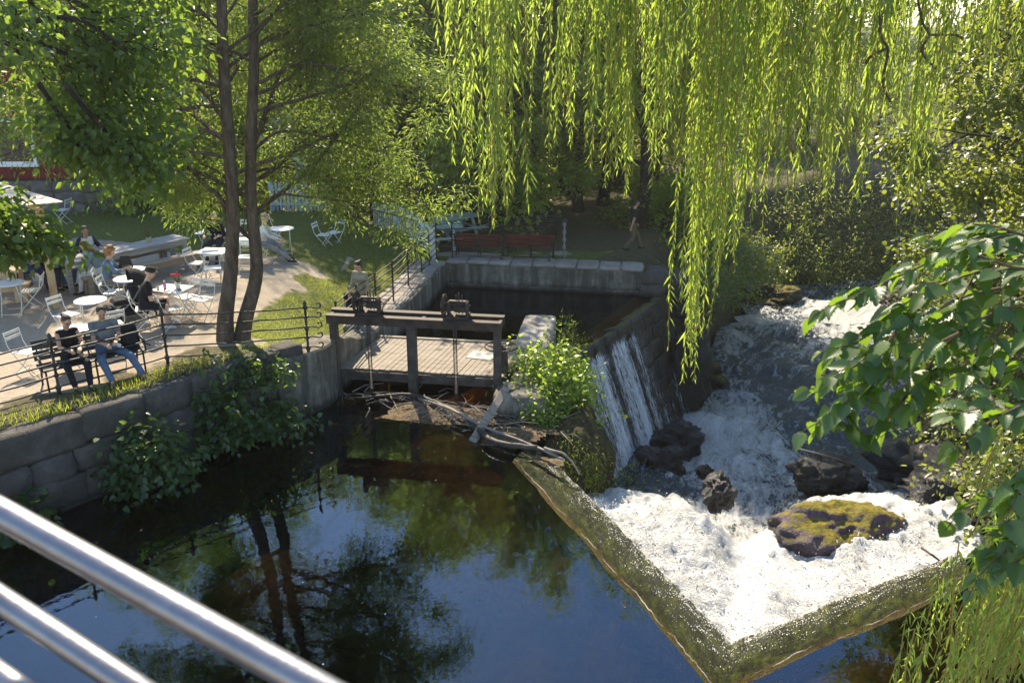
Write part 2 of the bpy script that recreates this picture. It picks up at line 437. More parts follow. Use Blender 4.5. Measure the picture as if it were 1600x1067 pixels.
def m_still(name, tint, ripple=0.02, ior=1.42):
    a = NT(name); p = a.pos()
    h = a.math('ADD', a.noise(a.scalev(p, (1, 1, 1)), 1.6, 3, 0.5), a.math('MULTIPLY', a.noise(p, 7, 3, 0.5), 0.22))
    nrm = a.bump(h, ripple, 0.3)
    fr = a.n('Fresnel', {'IOR': ior, 'Normal': nrm}).outputs[0]
    gl = a.n('BsdfGlossy', {'Color': (0.58, 0.79, 1.0, 1), 'Roughness': 0.0, 'Normal': nrm}).outputs[0]  # blue tint painted into the reflection to deepen the mirrored sky
    # floating specks of foam and dust
    sp = a.n('TexVoronoi', {'Vector': p, 'Scale': 3.2}, feature='F1').outputs['Distance']
    spk = a.math('MULTIPLY', a.ramp(sp, [(0.03, 1.0), (0.05, 0.0)]), a.ramp(a.noise(p, 0.9, 3), [(0.5, 0.0), (0.62, 0.8)]))
    tr = a.n('BsdfTransparent', {'Color': (*tint, 1)}).outputs[0]
    s1 = a.n('MixShader', {0: fr, 1: tr, 2: gl}).outputs[0]
    s2 = a.n('MixShader', {0: spk, 1: s1, 2: a.bsdf((0.7, 0.68, 0.6), 0.8)}).outputs[0]
    return a.done(s2)
def poly_sheet(name, pts, z, mat):
    bm = bmesh.new(); bm.faces.new([bm.verts.new((x, y, z)) for x, y in pts]); bmesh.ops.triangulate(bm, faces=bm.faces[:])
    bmesh.ops.recalc_face_normals(bm, faces=bm.faces[:])
    for f in bm.faces:
        if f.normal.z < 0: f.normal_flip()
    me = bpy.data.meshes.new(name); bm.to_mesh(me); bm.free(); me.materials.append(mat); return me
def crest(t, off):
    """t<0 along arm A (metres), t>0 along arm B, off = downstream offset"""
    if t <= 0:
        p = WC + mit * (mk * off) + dA * (-t)
    else: p = WC + mit * (mk * off) + dB * t
    return p
off0 = -0.27
pool = [(-22.5, -3.6), (-12.2, 8.5), (-8.0, 13.6), (-4.1, 18.2), (-3.86, 18.85), (0.5, 18.85), (0.6, 17.0), (0.10, 16.25)] + \
       [tuple(crest(-6.8, off0).xy), tuple(crest(0, off0).xy), tuple(crest(4.75, off0).xy)] + [(7.8, 11.2), (8.4, 4), (9, -6), (-22.5, -6)]
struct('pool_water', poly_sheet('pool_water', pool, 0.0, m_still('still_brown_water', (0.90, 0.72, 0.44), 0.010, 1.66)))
basin = [(-3.95, 18.86), (-3.5, 20.9), (-2.7, 24.8), (-2.2, 27.7), (4.2, 26.8), (4.5, 25.95), (1.62, 21.35), (0.95, 18.86)]
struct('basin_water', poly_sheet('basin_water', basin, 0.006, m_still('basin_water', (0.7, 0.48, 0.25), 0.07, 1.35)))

# ------------------------------------------------------------------ V-shaped weir
def m_weir():
    a = NT('mossy_weir_film'); p = a.pos(); uv = a.uv()
    s = a.n('SeparateXYZ', {0: uv}); u, v = s.outputs[0], s.outputs[1]
    st = a.noise(a.scalev(uv, (4.2, 5.5, 1)), 1.5, 7, 0.75, 0.6)
    rg = a.noise(a.scalev(uv, (2.2, 9, 1)), 2.0, 4, 0.6)
    big = a.noise(a.scalev(uv, (1.1, 1.5, 1)), 1.2, 4, 0.6)
    col = a.ramp(a.math('ADD', a.math('MULTIPLY', st, 0.7), a.math('MULTIPLY', big, 0.3)), [(0.36, (0.004, 0.004, 0.001)), (0.48, (0.016, 0.018, 0.002)), (0.58, (0.052, 0.060, 0.004)), (0.70, (0.125, 0.100, 0.009))])
    up = a.ramp(v, [(0.10, 1.0), (0.34, 0.0)])
    col = a.mix(up, col, a.ramp(a.math('ADD', a.math('MULTIPLY', rg, .6), a.math('MULTIPLY', big, .4)), [(0.36, (0.03, 0.016, 0.004)), (0.5, (0.14, 0.072, 0.012)), (0.62, (0.10, 0.09, 0.012))]))
    wob = a.math('ADD', a.math('MULTIPLY', a.math('SUBTRACT', a.noise(a.scalev(uv, (1, 0, 0)), 1.1, 3), 0.5), 0.22), a.math('MULTIPLY', a.math('SUBTRACT', a.noise(a.scalev(uv, (1, 0, 0)), 7, 3), 0.5), 0.06))
    line = a.math('ABSOLUTE', a.math('SUBTRACT', v, a.math('ADD', 0.27, wob)))
    wl = a.math('MULTIPLY', a.ramp(line, [(0.003, 1.0), (0.010, 0.0)]), a.ramp(a.noise(a.scalev(uv, (1, 0.4, 0)), 1.3, 4), [(0.45, 0.0), (0.65, 0.6)]))
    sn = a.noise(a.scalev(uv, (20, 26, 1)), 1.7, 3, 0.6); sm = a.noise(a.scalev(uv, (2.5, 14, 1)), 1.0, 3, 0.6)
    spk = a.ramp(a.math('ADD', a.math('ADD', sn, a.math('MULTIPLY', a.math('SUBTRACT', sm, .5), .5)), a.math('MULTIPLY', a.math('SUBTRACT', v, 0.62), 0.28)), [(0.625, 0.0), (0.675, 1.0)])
    spk = a.math('MULTIPLY', spk, a.ramp(v, [(0.36, 0.0), (0.5, 1.0)]))  # white specks painted in as sun glints on the wet face
    fo = a.ramp(a.math('ADD', v, a.math('MULTIPLY', a.math('SUBTRACT', a.noise(a.scalev(uv, (7, 2, 1)), 1.5, 5, .75), 0.5), 0.5)), [(0.86, 0.0), (0.98, 1.0)])
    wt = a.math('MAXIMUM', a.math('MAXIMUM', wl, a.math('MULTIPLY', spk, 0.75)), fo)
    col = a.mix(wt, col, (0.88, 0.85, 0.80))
    h = a.math('ADD', a.math('MULTIPLY', st, 1.2), a.math('ADD', a.math('MULTIPLY', sn, 0.7), a.math('MULTIPLY', sm, .5)))
    return a.done(a.bsdf(col, 0.42, 0, a.bump(h, 0.9, 0.07), 0.16))
def build_weir():
    prof = [(-0.54, -0.16), (-0.42, -0.03), (-0.32, 0.010), (-0.20, 0.012), (-0.09, -0.02), (0.06, -0.07), (0.28, -0.17), (0.52, -0.30), (0.78, -0.46), (0.98, -1.30)]
    ts = list(np.arange(-6.8, 0, 0.06)) + [0.0] + list(np.arange(0.06, 4.95, 0.06))
    V = []; UVs = []
    for i, t in enumerate(ts):
        for j, (o_, z) in enumerate(prof):
            p = crest(t, o_ + .028 * float(fbm(t * 1.1, o_ * .8, 3, 4)))
            v = j / (len(prof) - 1)
            V.append((p.x, p.y, z + 0.03 * float(np.clip(j - 3, 0, 1)) * float(fbm(t * 3.1, o_ * 2, 2, 3)) + (.008 * float(fbm(t * 1.5, o_ * 3, 7, 2)) if j < 4 else 0)))
            UVs.append((t, v))
    V = np.array(V).reshape(len(ts), len(prof), 3)
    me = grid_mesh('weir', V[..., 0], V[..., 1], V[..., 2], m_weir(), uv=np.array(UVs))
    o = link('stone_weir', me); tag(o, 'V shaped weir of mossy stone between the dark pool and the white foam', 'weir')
build_weir()

# ------------------------------------------------------------------ river with rapids
def m_river():
    a = NT('white_water'); p = a.pos()
    f = a.attr('foam')
    pf = a.scalev(p, (1.0, 0.62, 0.6), (0, 0, -0.35))
    n1 = a.noise(pf, 1.6, 8, 0.74, 0.9); n2 = a.noise(a.scalev(p, (1.25, .8, 1), (0, 0, -.3)), 6.0, 7, 0.78, 1.2)
    n3 = a.noise(p, 24, 5, 0.75, 0.5); n4 = a.noise(p, 60, 3, .7)
    chn = a.attr('churn')
    fs = a.noise(a.scalev(a.uv(), (5.0, 0.9, 1)), 1.0, 6, .72, .8); fs2 = a.noise(a.scalev(a.uv(), (17.0, 4.0, 1)), 1.0, 4, .7, .4)
    rd = a.math('ABSOLUTE', a.math('SUBTRACT', a.noise(pf, 3.4, 5, .65, 1.0), 0.5))
    k = a.math('ADD', f, a.math('ADD', a.math('ADD', a.math('MULTIPLY', a.math('SUBTRACT', n1, 0.5), 0.9), a.math('MULTIPLY', a.math('MULTIPLY', a.math('SUBTRACT', fs, 0.5), a.math('SUBTRACT', 1.0, chn)), 1.3)), a.math('ADD', a.math('MULTIPLY', a.math('SUBTRACT', n2, 0.5), 1.0), a.math('MULTIPLY', a.math('SUBTRACT', n3, 0.5), 0.2))))
    fm = a.ramp(k, [(0.42, 0.0), (0.60, 0.65), (0.80, 1.0)])
    dark = a.ramp(n2, [(0.3, (0.010, 0.018, 0.028)), (0.55, (0.035, 0.058, 0.08)), (0.75, (0.14, 0.17, 0.18))])
    white = a.ramp(a.math('ADD', a.math('MULTIPLY', fs, 0.50), a.math('ADD', a.math('MULTIPLY', fs2, 0.25), a.math('MULTIPLY', n1, .25))), [(0.35, (0.24, 0.23, 0.19)), (0.45, (0.50, 0.495, 0.47)), (0.60, (0.70, 0.70, 0.69))])
    web = a.math('MULTIPLY', a.ramp(rd, [(0.0, 0.55), (0.035, 0.0)]), a.ramp(n1, [(.42, 1.), (.6, 0.)]))
    white = a.mix(web, white, (0.34, 0.32, 0.26))
    white = a.mix(a.math('MULTIPLY', chn, .6), white, a.ramp(n3, [(.3, (.30, .295, .27)), (.55, (.66, .66, .65))]))
    col = a.mix(fm, dark, white)
    h = a.math('ADD', a.math('MULTIPLY', a.math('ADD', a.math('MULTIPLY', fs, 1.2), a.math('MULTIPLY', fs2, .6)), a.math('SUBTRACT', 1.0, chn)), a.math('ADD', a.math('MULTIPLY', n2, 0.5), a.math('ADD', a.math('MULTIPLY', n3, 0.16), a.math('MULTIPLY', n4, .03))))
    rgh = a.ramp(fm, [(0.0, 0.08), (1.0, 0.75)])
    return a.done(a.bsdf(col, rgh, 0, a.bump(h, 1.0, 0.10), 0.55))
def river_z(X, Y):
    sh = np.interp(X, [0, 3.4, 4.4, 5.4, 6.2, 9], [0.2, 0.3, -1.7, -1.2, 0.1, 0.3])
    base = RL(Y - sh)
    # a trough collects the water of both arms and leads to the chute
    ux, uy = X - 2.95, Y - 10.3
    ax = ux * 0.27 + uy * 0.963; pr = np.abs(ux * 0.963 - uy * 0.27)
    tr = -0.25 * np.exp(-(pr / 0.35) ** 2) * sstep(0.2, 2.0, ax) * (1 - sstep(6, 8, ax))
    near = 1 - sstep(15.5, 19, Y)
    rough = 0.045 + 0.04 * near * sstep(10.2, 11.4, Y)
    nn = fbm(X * 1.3, Y * 1.05, 2, 5, 0.55) * rough * 1.5 + 0.9 * np.abs(fbm(X * 3.3, Y * 2.3, 8, 5, 0.6)) * rough - 0.30 * np.exp(-(((X - 5.6) / 1.3) ** 2 + ((Y - 14.0) / .7) ** 2))
    waves = 0.17 * fbm(X * 0.8 + Y * 0.3, Y * 0.75, 4, 4) * sstep(17, 20, Y)
    return base + tr + nn + waves
def build_river():
    Ysets = [(np.arange(0.2, 11.0, 0.055), np.arange(9.6, 19.0, 0.055)), (np.arange(0.5, 16.0, 0.1), np.arange(18.945, 34.0, 0.1)), (np.arange(5, 62, 0.5), np.arange(33.845, 72, 0.5))]
    Vs = []; Fs = []; fo = []; UV = []; CH_ = []; o = 0
    for xs, ys in Ysets:
        X, Y = np.meshgrid(xs, ys); Z = river_z(X, Y)
        keep = (sdist(X, Y, RIVER) < 0.5)
        pd = sdist(X, Y, [tuple(crest(-7.5, 0.55).xy), tuple(crest(0, 0.55).xy), tuple(crest(6, 0.55).xy), (12, 30), (0, 30)])
        if ys[0] < 12: keep &= pd < 0.0
        nz = fbm(X * 0.6, Y * 0.4, 6, 4)
        # foam cover: everything below the weir, the chute, streaks farther down
        fm = 1.12 - 0.85 * sstep(15.6, 18.6, Y + (X < 4.0) * 0.0) + 0.0 * X
        left_pool = np.exp(-(((X - 3.2) / 0.95) ** 2 + ((Y - 19.2) / 1.6) ** 2))
        chute = 0.33 * np.exp(-(((X - np.interp(Y, [16, 19, 22, 26, 32], [4.6, 5.2, 5.4, 6.6, 8.6])) / np.interp(Y, [16, 20, 26, 34], [0.7, 1.6, 1.3, 1.2])) ** 2)) * (1 - sstep(23.5, 29, Y))
        far = 0.62 * np.exp(-(((X - np.interp(Y, [33, 37], [14, 14.5])) / 2.6) ** 2 + ((Y - 35.8) / 1.6) ** 2)) + 0.45 * sstep(38, 42, Y)
        fm = np.maximum(fm, 0.43 + chute) + far + 0.16 * nz - 0.30 * left_pool * (Y > 17)
        fm = fm + 0.35 * np.exp(-((Y - 34.5 + 0.25 * (X - 10)) / 0.8) ** 2)
        edge = 1 - sstep(0.0, 0.9, pd * -1)
        qx, qy = X - WC.x, Y - WC.y; tA, oA = qx * dA.x + qy * dA.y, qx * nA.x + qy * nA.y; tB, oB = qx * dB.x + qy * dB.y, qx * nB.x + qy * nB.y
        armA = oA < oB; wn_ = 1 - sstep(15.0, 17.0, Y); cx = X - np.interp(Y, [16, 20, 26, 34, 45], [4.6, 5.2, 6.8, 10.5, 16])
        uu = np.where(armA, tA, tB + 20); vv = np.where(armA, oA, oB)
        jit = .25 * fbm(X * .9, Y * .9, 3, 3)
        uu = np.where(wn_ > .5, uu, cx + 40) + jit; vv = np.where(wn_ > .5, vv, Y) + jit
        ch_ = np.exp(-((oA - oB) / (.5 + .25 * fbm(X * 1.5, Y * 1.5, 4, 3))) ** 2) * (Y < 16.5) + np.exp(-((Y - 16) / .5) ** 2); CH_.append(np.clip(ch_, 0, 1).ravel()); fm = fm + .15 * np.clip(ch_, 0, 1) * (Y < 16.3)
        UV.append(np.stack([uu.ravel(), vv.ravel()], 1))
        if ys[0] < 12: Z = Z + .13 * fbm(X * 3.5, Y * 3.5, 7, 4) * (1 - sstep(.1, .9, -pd)) 
        if ys[0] < 12: fm = fm + 0.5 * edge
        i = np.arange(X.size).reshape(X.shape)
        f = np.stack([i[:-1, :-1], i[:-1, 1:], i[1:, 1:], i[1:, :-1]], -1).reshape(-1, 4)
        f = f[keep.ravel()[f].all(1)]
        Vs.append(np.stack([X.ravel(), Y.ravel(), Z.ravel()], 1)); Fs.append(f + o); fo.append(fm.ravel()); o += X.size
    V = np.concatenate(Vs); F = np.concatenate(Fs); fo = np.concatenate(fo)
    used = np.unique(F); mp = np.zeros(len(V), int); mp[used] = np.arange(len(used))
    struct('river_water', mesh_np('river_water', V[used], mp[F], m_river(), {'foam': fo[used], 'churn': np.concatenate(CH_)[used]}, True, np.concatenate(UV)[used]))
build_river()
# splashes thrown up where the two sheets of water meet
def build_spray():
    r = np.random.default_rng(5); n = 9500
    t = r.uniform(-6.3, 4.6, n); off = 0.95 + np.abs(r.normal(0, 0.42, n)) + r.uniform(0, 1.6, n) * (r.random(n) < .45)
    P = np.array([crest(a, b)[:] for a, b in zip(t, off)])
    k = P[:, 1] < 16
    P = P[k]; P[:, 2] = river_z(P[:, 0], P[:, 1]) + np.abs(r.normal(0, 0.07, len(P))) + 0.02
    s = np.clip(r.exponential(0.006, len(P)), 0.003, 0.022)
    tv = np.array([(1, 0, -.6), (-.5, .87, -.6), (-.5, -.87, -.6), (0, 0, 1.1)]); tf = np.array([(0, 1, 3), (1, 2, 3), (2, 0, 3), (0, 2, 1)])
    V = (P[:, None, :] + s[:, None, None] * tv[None]).reshape(-1, 3)
    F = (np.arange(len(P))[:, None, None] * 4 + tf[None]).reshape(-1, 3)
    stuff('spray', mesh_np('spray', V, F, paint((0.9, 0.9, 0.88), 0.4, 'spray_drops')), 'white droplets of spray above the foaming water below the weir')
build_spray()

# ------------------------------------------------------------------ masonry
def rock_block(mb, c, ex, ey, ez, sx, sy, sz, seed, rough=0.03, nsub=4):
    """a weathered block: subdivided box with rounded, noisy faces; ex,ey,ez unit axes"""
    bm = bmesh.new(); bmesh.ops.create_cube(bm, size=1.0)
    bmesh.ops.subdivide_edges(bm, edges=bm.edges[:], cuts=nsub, use_grid_fill=True)
    co_ = np.array([v.co[:] for v in bm.verts]) * 2
    p = 14.0
    nrm = (np.abs(co_) ** p).sum(1) ** (1 / p)
    q = co_ / np.maximum(nrm, 1e-6)[:, None] * 1.0
    q = q * np.array([sx, sy, sz]) / 2
    w_ = q[:, 0:1] * np.array(ex) + q[:, 1:2] * np.array(ey) + q[:, 2:3] * np.array(ez) + np.array(c)
    d = fbm(w_[:, 0] * 2.2 + seed, w_[:, 1] * 2.2, w_[:, 2] * 2.2, 4, .6)
    dirn = q / np.maximum(np.linalg.norm(q, axis=1), 1e-6)[:, None]
    dw = dirn[:, 0:1] * np.array(ex) + dirn[:, 1:2] * np.array(ey) + dirn[:, 2:3] * np.array(ez)
    w_ = w_ + dw * (d * rough)[:, None]
    bm.verts.index_update()
    mb.add([tuple(x) for x in w_], [[v.index for v in f.verts] for f in bm.faces], True); bm.free()
def masonry(name, path, ztop, zbot, mat, label, seed, hmin=0.34, hmax=0.62, lmin=0.5, lmax=1.5, thick=0.5, lean=0.06, ztopf=None):
    rr = random.Random(seed); mb = MB()
    P = [Vector((x, y, 0)) for x, y in path]; L = [0]
    for a, b in zip(P, P[1:]): L.append(L[-1] + (b - a).length)
    def at(s):
        s = max(0, min(L[-1], s))
        for i in range(len(P) - 1):
            if s <= L[i + 1] + 1e-9:
                d = (P[i + 1] - P[i]).normalized(); return P[i] + d * (s - L[i]), d
    zc = [zbot]
    while zc[-1] < ztop - 0.2: zc.append(zc[-1] + rr.uniform(hmin, hmax))
    zc[-1] = ztop
    for k in range(len(zc) - 1):
        s = -rr.uniform(0, lmin); 
        while s < L[-1]:
            l = rr.uniform(lmin, lmax); jz = rr.uniform(-.05, .05)
            p, d = at(s + l / 2); nrm = Vector((-d.y, d.x, 0))           # pointing into the bank
            zm = (zc[k] + zc[k + 1]) / 2; hh = zc[k + 1] - zc[k]
            top = ztopf(p) if ztopf else ztop
            if zm < top + 0.1:
                tilt = rr.uniform(-.05, .05)
                ex = (d + Vector((0, 0, tilt))).normalized(); ez = Vector((-d.x * tilt, -d.y * tilt, 1)).normalized()
                c = p + nrm * (thick / 2 - rr.uniform(0, .05) + lean * (zm - zbot)) + Vector((0, 0, zm + jz * .5))
                rock_block(mb, c, ex, nrm, ez, l + 0.03, thick, hh + 0.02, rr.uniform(0, 50), 0.045)
            s += l
    o = mb.build(name, mat); tag(o, label, 'wall'); return o
masonry('retaining_wall', WALL, 1.56, -0.35, M_STONE, 'long retaining wall of rough granite blocks rising from the dark pool below the fence', 3)
# rounded concrete abutment at the end of the granite wall
def wall_strip(mb, path, zb, zt, th, side=1, seg=1):
    P = [Vector((x, y, 0)) for x, y in path]; n = len(P); vs = []
    for i in range(n):
        d = ((P[min(i + 1, n - 1)] - P[max(i - 1, 0)])).normalized(); nr = Vector((-d.y, d.x, 0)) * side
        t_ = zt[i] if hasattr(zt, '__len__') else zt
        a, b = P[i], P[i] + nr * th
        vs += [(a.x, a.y, zb), (a.x, a.y, t_ - .04), (a.x + nr.x * .04, a.y + nr.y * .04, t_), (b.x, b.y, t_), (b.x, b.y, zb)]
    fs = []
    for i in range(n - 1):
        o, q = i * 5, i * 5 + 5
        for k in range(5): fs.append((o + k, q + k, q + (k + 1) % 5, o + (k + 1) % 5))
    fs.append((0, 1, 2, 3, 4)); e = (n - 1) * 5; fs.append((e + 4, e + 3, e + 2, e + 1, e))
    mb.add(vs, fs, False)
def smooth_path(pts, n):
    P = [Vector((*p, 0)) if len(p) == 2 else Vector(p) for p in pts]; out = []
    for i in range(len(P) - 1):
        p0, p1, p2, p3 = P[max(i - 1, 0)], P[i], P[i + 1], P[min(i + 2, len(P) - 1)]
        for k in range(n):
            t = k / n
            out.append(0.5 * ((2 * p1) + (p2 - p0) * t + (2 * p0 - 5 * p1 + 4 * p2 - p3) * t * t + (-p0 + 3 * p1 - 3 * p2 + p3) * t ** 3))
    out.append(P[-1]); return out
mb = MB(); ap = [(p.x, p.y) for p in smooth_path([(-4.75, 17.25), (-4.35, 17.72), (-4.02, 18.08), (-3.86, 18.5), (-3.82, 18.95), (-3.6, 19.9), (-3.3, 20.9)], 5)]
wall_strip(mb, ap, -0.5, [1.36 - 0.55 * float(sstep(18.6, 20.6, y)) for x, y in ap], 0.55)
tag(mb.build('concrete_abutment', M_CONC), 'smooth rounded concrete abutment at the left end of the sluice gate', 'abutment')
# basin walls: plain concrete, broken slabs on the left one
mb = MB(); wall_strip(mb, [(-3.3, 20.9), (-2.9, 22.8), (-2.5, 24.8), (-2.04, 27.5)], -0.6, 0.76, 0.75)
wl = mb.build('basin_side_wall', M_CONC); tag(wl, 'concrete basin wall topped with broken stone slabs running below the thin railing', 'wall')
mb = MB(); rr = random.Random(9)
for i in range(17):
    t = (i + .5) / 17; x = -3.3 + 1.26 * t; y = 20.9 + 6.6 * t
    d = Vector((1.26, 6.6, 0)).normalized(); nr = Vector((-d.y, d.x, 0))
    for j in range(2):
        c = Vector((x, y, 0.765)) + nr * (0.22 + 0.42 * j + rr.uniform(-.03, .03)) + Vector((0, 0, rr.uniform(-.02, .025)))
        rock_block(mb, c, d, nr, Vector((0, 0, 1)), rr.uniform(.32, .42), rr.uniform(.36, .46), 0.12, rr.uniform(0, 50), 0.03, 3)
mb.build('coping_slabs', M_PIER, wl)
mb = MB(); wall_strip(mb, [(-2.04, 27.5), (0.5, 27.1), (2.5, 26.79), (3.95, 26.56)], -0.6, 0.74, 0.85)
bw = mb.build('basin_back_wall', M_CONC); tag(bw, 'stained concrete wall across the far side of the basin below the red benches', 'wall')
mb = MB(); wall_strip(mb, [(-2.02, 27.38), (0.5, 26.98), (2.5, 26.67), (3.98, 26.44)], -0.6, 0.12, 0.125); mb.build('footing', M_CONC, bw)
mb = MB()
for i in range(9):
    t = (i + .5) / 9; c = Vector((-2.0 + 6 * t, 27.9 - 0.95 * t, 0.75 + rr.uniform(-.01, .02)))
    rock_block(mb, c, Vector((.988, -.155, 0)), Vector((.155, .988, 0)), Vector((0, 0, 1)), 0.66, 0.85, 0.1, rr.uniform(0, 50), .02, 3)
mb.build('coping', M_PIER, bw)
mb = MB()
for k, (z, h) in enumerate([(-0.25, .5), (0.22, .45), (0.6, .34)]):
    rock_block(mb, (4.28 + .05 * k, 26.55, z), (.93, -.36, 0), (.36, .93, 0), (0, 0, 1), 0.75, 1.0, h, 3 * k + 1, .06)
    rock_block(mb, (4.92 + .06 * (k % 2), 26.55, z - .08), (.6, .8, 0), (-.8, .6, 0), (0, 0, 1), 0.8, 0.8, h, 5 * k + 2, .08)
tag(mb.build('stone_wall_end', M_STONE), 'stack of squared granite blocks ending the basin wall above the waterfall', 'wall')

# dam with the waterfall: battered stone face
D0, D1 = Vector((1.25, 20.6, 0)), Vector((4.75, 26.35, 0)); dd = (D1 - D0).normalized(); dn = Vector((dd.y, -dd.x, 0)); DL = (D1 - D0).length
def dam_pt(s, o, z): return D0 + dd * s + dn * o + Vector((0, 0, z))
mb = MB(); rr = random.Random(21); zc = [-3.9]
while zc[-1] < -0.3: zc.append(zc[-1] + rr.uniform(.34, .5))
zc[-1] = -0.03
for k in range(len(zc) - 1):
    s = -rr.uniform(.2, .6)
    while s < DL + .2:
        l = rr.uniform(.5, 1.1); zm = (zc[k] + zc[k + 1]) / 2
        c = dam_pt(s + l / 2, -0.35 + 0.36 * -zm + rr.uniform(-.03, .03), zm)
        ez = (Vector((0, 0, 1)) - dn * .33).normalized(); ey = dd.cross(ez).normalized()
        rock_block(mb, c, dd, ey, ez, l + .05, 0.8, zc[k + 1] - zc[k] + .06, rr.uniform(0, 60), .06)
        s += l
dam = mb.build('stone_dam', M_WETSLAB); tag(dam, 'tall battered stone dam between the basin and the rapids, dark and wet', 'dam')
# smooth overflow lip
mb = MB(); vs = []; fs = []
for i in range(24):
    t = i / 23 * DL
    for j, (o_, z) in enumerate([(-1.0, -0.05), (-0.6, -0.012), (-0.2, -0.03), (0.06, -0.1), (0.15, -0.24)]):
        p = dam_pt(t, o_ * (0.55 + 0.45 * i / 23), z + .01 * float(vnoise(t * 2, o_ * 5))); vs.append(p)
for i in range(23):
    for j in range(4): fs.append((i * 5 + j, i * 5 + j + 5, i * 5 + j + 6, i * 5 + j + 1))
mb.add(vs, [f[::-1] for f in fs], True); mb.build('overflow_lip', M_WETSLAB, dam)
def m_fall():
    a = NT('falling_water'); uv = a.uv(); p = a.pos()
    s = a.n('SeparateXYZ', {0: uv}); u, v = s.outputs[0], s.outputs[1]
    big = a.noise(a.scalev(uv, (1.0, 0.12, 1)), 1.25, 3, 0.6)
    fine = a.noise(a.scalev(uv, (9, .55, 1)), 1.0, 6, 0.78, 0.5)
    drops = a.noise(a.scalev(uv, (30, 5, 1)), 1.0, 5, 0.75)
    k = a.math('ADD', a.math('MULTIPLY', a.attr('flow'), 1.0), a.math('ADD', a.math('MULTIPLY', a.math('SUBTRACT', big, 0.5), 0.8), a.math('ADD', a.math('MULTIPLY', a.math('SUBTRACT', fine, 0.5), 1.25), a.math('MULTIPLY', a.math('SUBTRACT', drops, .5), 1.5))))
    al = a.ramp(k, [(0.40, 0.0), (0.55, 0.5), (0.85, 0.95)])
    tr = a.n('BsdfTransparent').outputs[0]
    wh = a.n('AddShader', {0: a.n('BsdfDiffuse', {'Color': (0.72, 0.73, 0.75, 1)}).outputs[0], 1: a.n('BsdfTranslucent', {'Color': (0.3, 0.31, 0.34, 1)}).outputs[0]}).outputs[0]
    return a.done(a.n('MixShader', {0: al, 1: tr, 2: wh}).outputs[0])
def build_fall():
    ss = np.linspace(0.02, DL - .6, 90); vv = np.linspace(0, 1, 40); V = []; UVs = []; fl = []
    for s in ss:
        for v in vv:
            z = -0.05 - 3.1 * v ** 1.15
            o_ = 0.10 + 0.36 * -z + 0.13 + 0.03 * float(fbm(s * 4, v * 1.5, 1, 3)) + 0.10 * v * v
            V.append(dam_pt(s, o_, z)); UVs.append((s, v * 3.1))
            g = (0.54 + .07 * math.sin(s * 5.1 + 1)) * float(sstep(0.0, .2, s)) * (1 - .7 * float(sstep(3.3, 3.9, s))) + .18 * math.exp(-((s - 3.9) / .25) ** 2) + .12 * float(fbm(s * 2.3, 4.0, 1, 3))
            fl.append(g * (.55 + .45 * float(sstep(0.0, 0.10, v))) + .14 * v * v + .25 * float(sstep(.86, 1.0, v)) * (s < 3.2) - .02)
    V = np.array([x[:] for x in V]).reshape(90, 40, 3)
    o = link('waterfall', grid_mesh('waterfall', V[..., 0], V[..., 1], V[..., 2], m_fall(), {'flow': np.array(fl)}, np.array(UVs)))
    tag(o, 'thin white waterfall running down the dark stone dam', 'waterfall')
build_fall()

# pier between the sluice and the dam, and the earth mound under the bush
mb = MB()
P1, P2, P3, P4 = U(805, 540, .62), U(821, 495, .62), U(866, 496, .62), U(858, 540, .62)
ex = (P2 - P1).normalized(); ey = Vector((-ex.y, ex.x, 0))
c = (P1 + P2 + P3 + P4) / 4
rock_block(mb, (c.x, c.y, 0.2), ex, ey, (0, 0, 1), 2.6, 0.85, 0.9, 4, .03, 6)
rock_block(mb, (c.x - .12, c.y - 2.1, 0.1), ex, ey, (0, 0, 1), 1.75, 0.9, 0.85, 8, .04, 5)
pier = mb.build('stone_pier', M_PIER); tag(pier, 'pale stone pier with flat slab top between sluice gate and waterfall', 'pier')
mb = MB(); rock_block(mb, (0.22, 17.95, -0.05), (.98, -.16, 0), (.16, .98, 0), (0, 0, 1), 1.15, 0.9, 1.1, 14, .03, 5); mb.build('front_block', M_CONC, pier)
def blob(name, c, s, mat, seed, rough=0.35, nsub=5, freq=1.2, flat=None, ridg=0.0):
    bm = bmesh.new(); bmesh.ops.create_icosphere(bm, subdivisions=nsub, radius=1)
    P = np.array([v.co[:] for v in bm.verts])
    d = fbm(P[:, 0] * freq + seed, P[:, 1] * freq, P[:, 2] * freq, 5, .55)
    if ridg: d = d - ridg * np.abs(fbm(P[:, 0] * freq * 1.7 + seed, P[:, 1] * freq * 1.7 + 5, P[:, 2] * freq * 1.7, 4, .6))
    P = P * (1 + rough * d)[:, None] * np.array(s)
    for v, p in zip(bm.verts, P): v.co = p
    me = bpy.data.meshes.new(name); bm.to_mesh(me); bm.free()
    me.polygons.foreach_set('use_smooth', [True] * len(me.polygons)); me.materials.append(mat)
    return link(name, me, None, c)
def m_mound():
    a = NT('earth_and_moss'); p = a.pos(); n = a.noise(p, 3, 6, .7)
    col = a.ramp(n, [(0.3, (0.02, 0.017, 0.01)), (0.5, (0.06, 0.05, 0.022)), (0.65, (0.075, 0.085, 0.02)), (0.8, (0.13, 0.14, 0.035))])
    return a.done(a.bsdf(col, 0.95, 0, a.bump(a.noise(p, 20, 5, .7), .9, .06), .2))
M_MOUND = m_mound()
mo = blob('earth_bank', (0.95, 18.0, -1.4), (1.05, 1.7, 1.75), M_MOUND, 4, .22); tag(mo, 'steep bank of earth and moss under the bright bush beside the waterfall', 'bank')
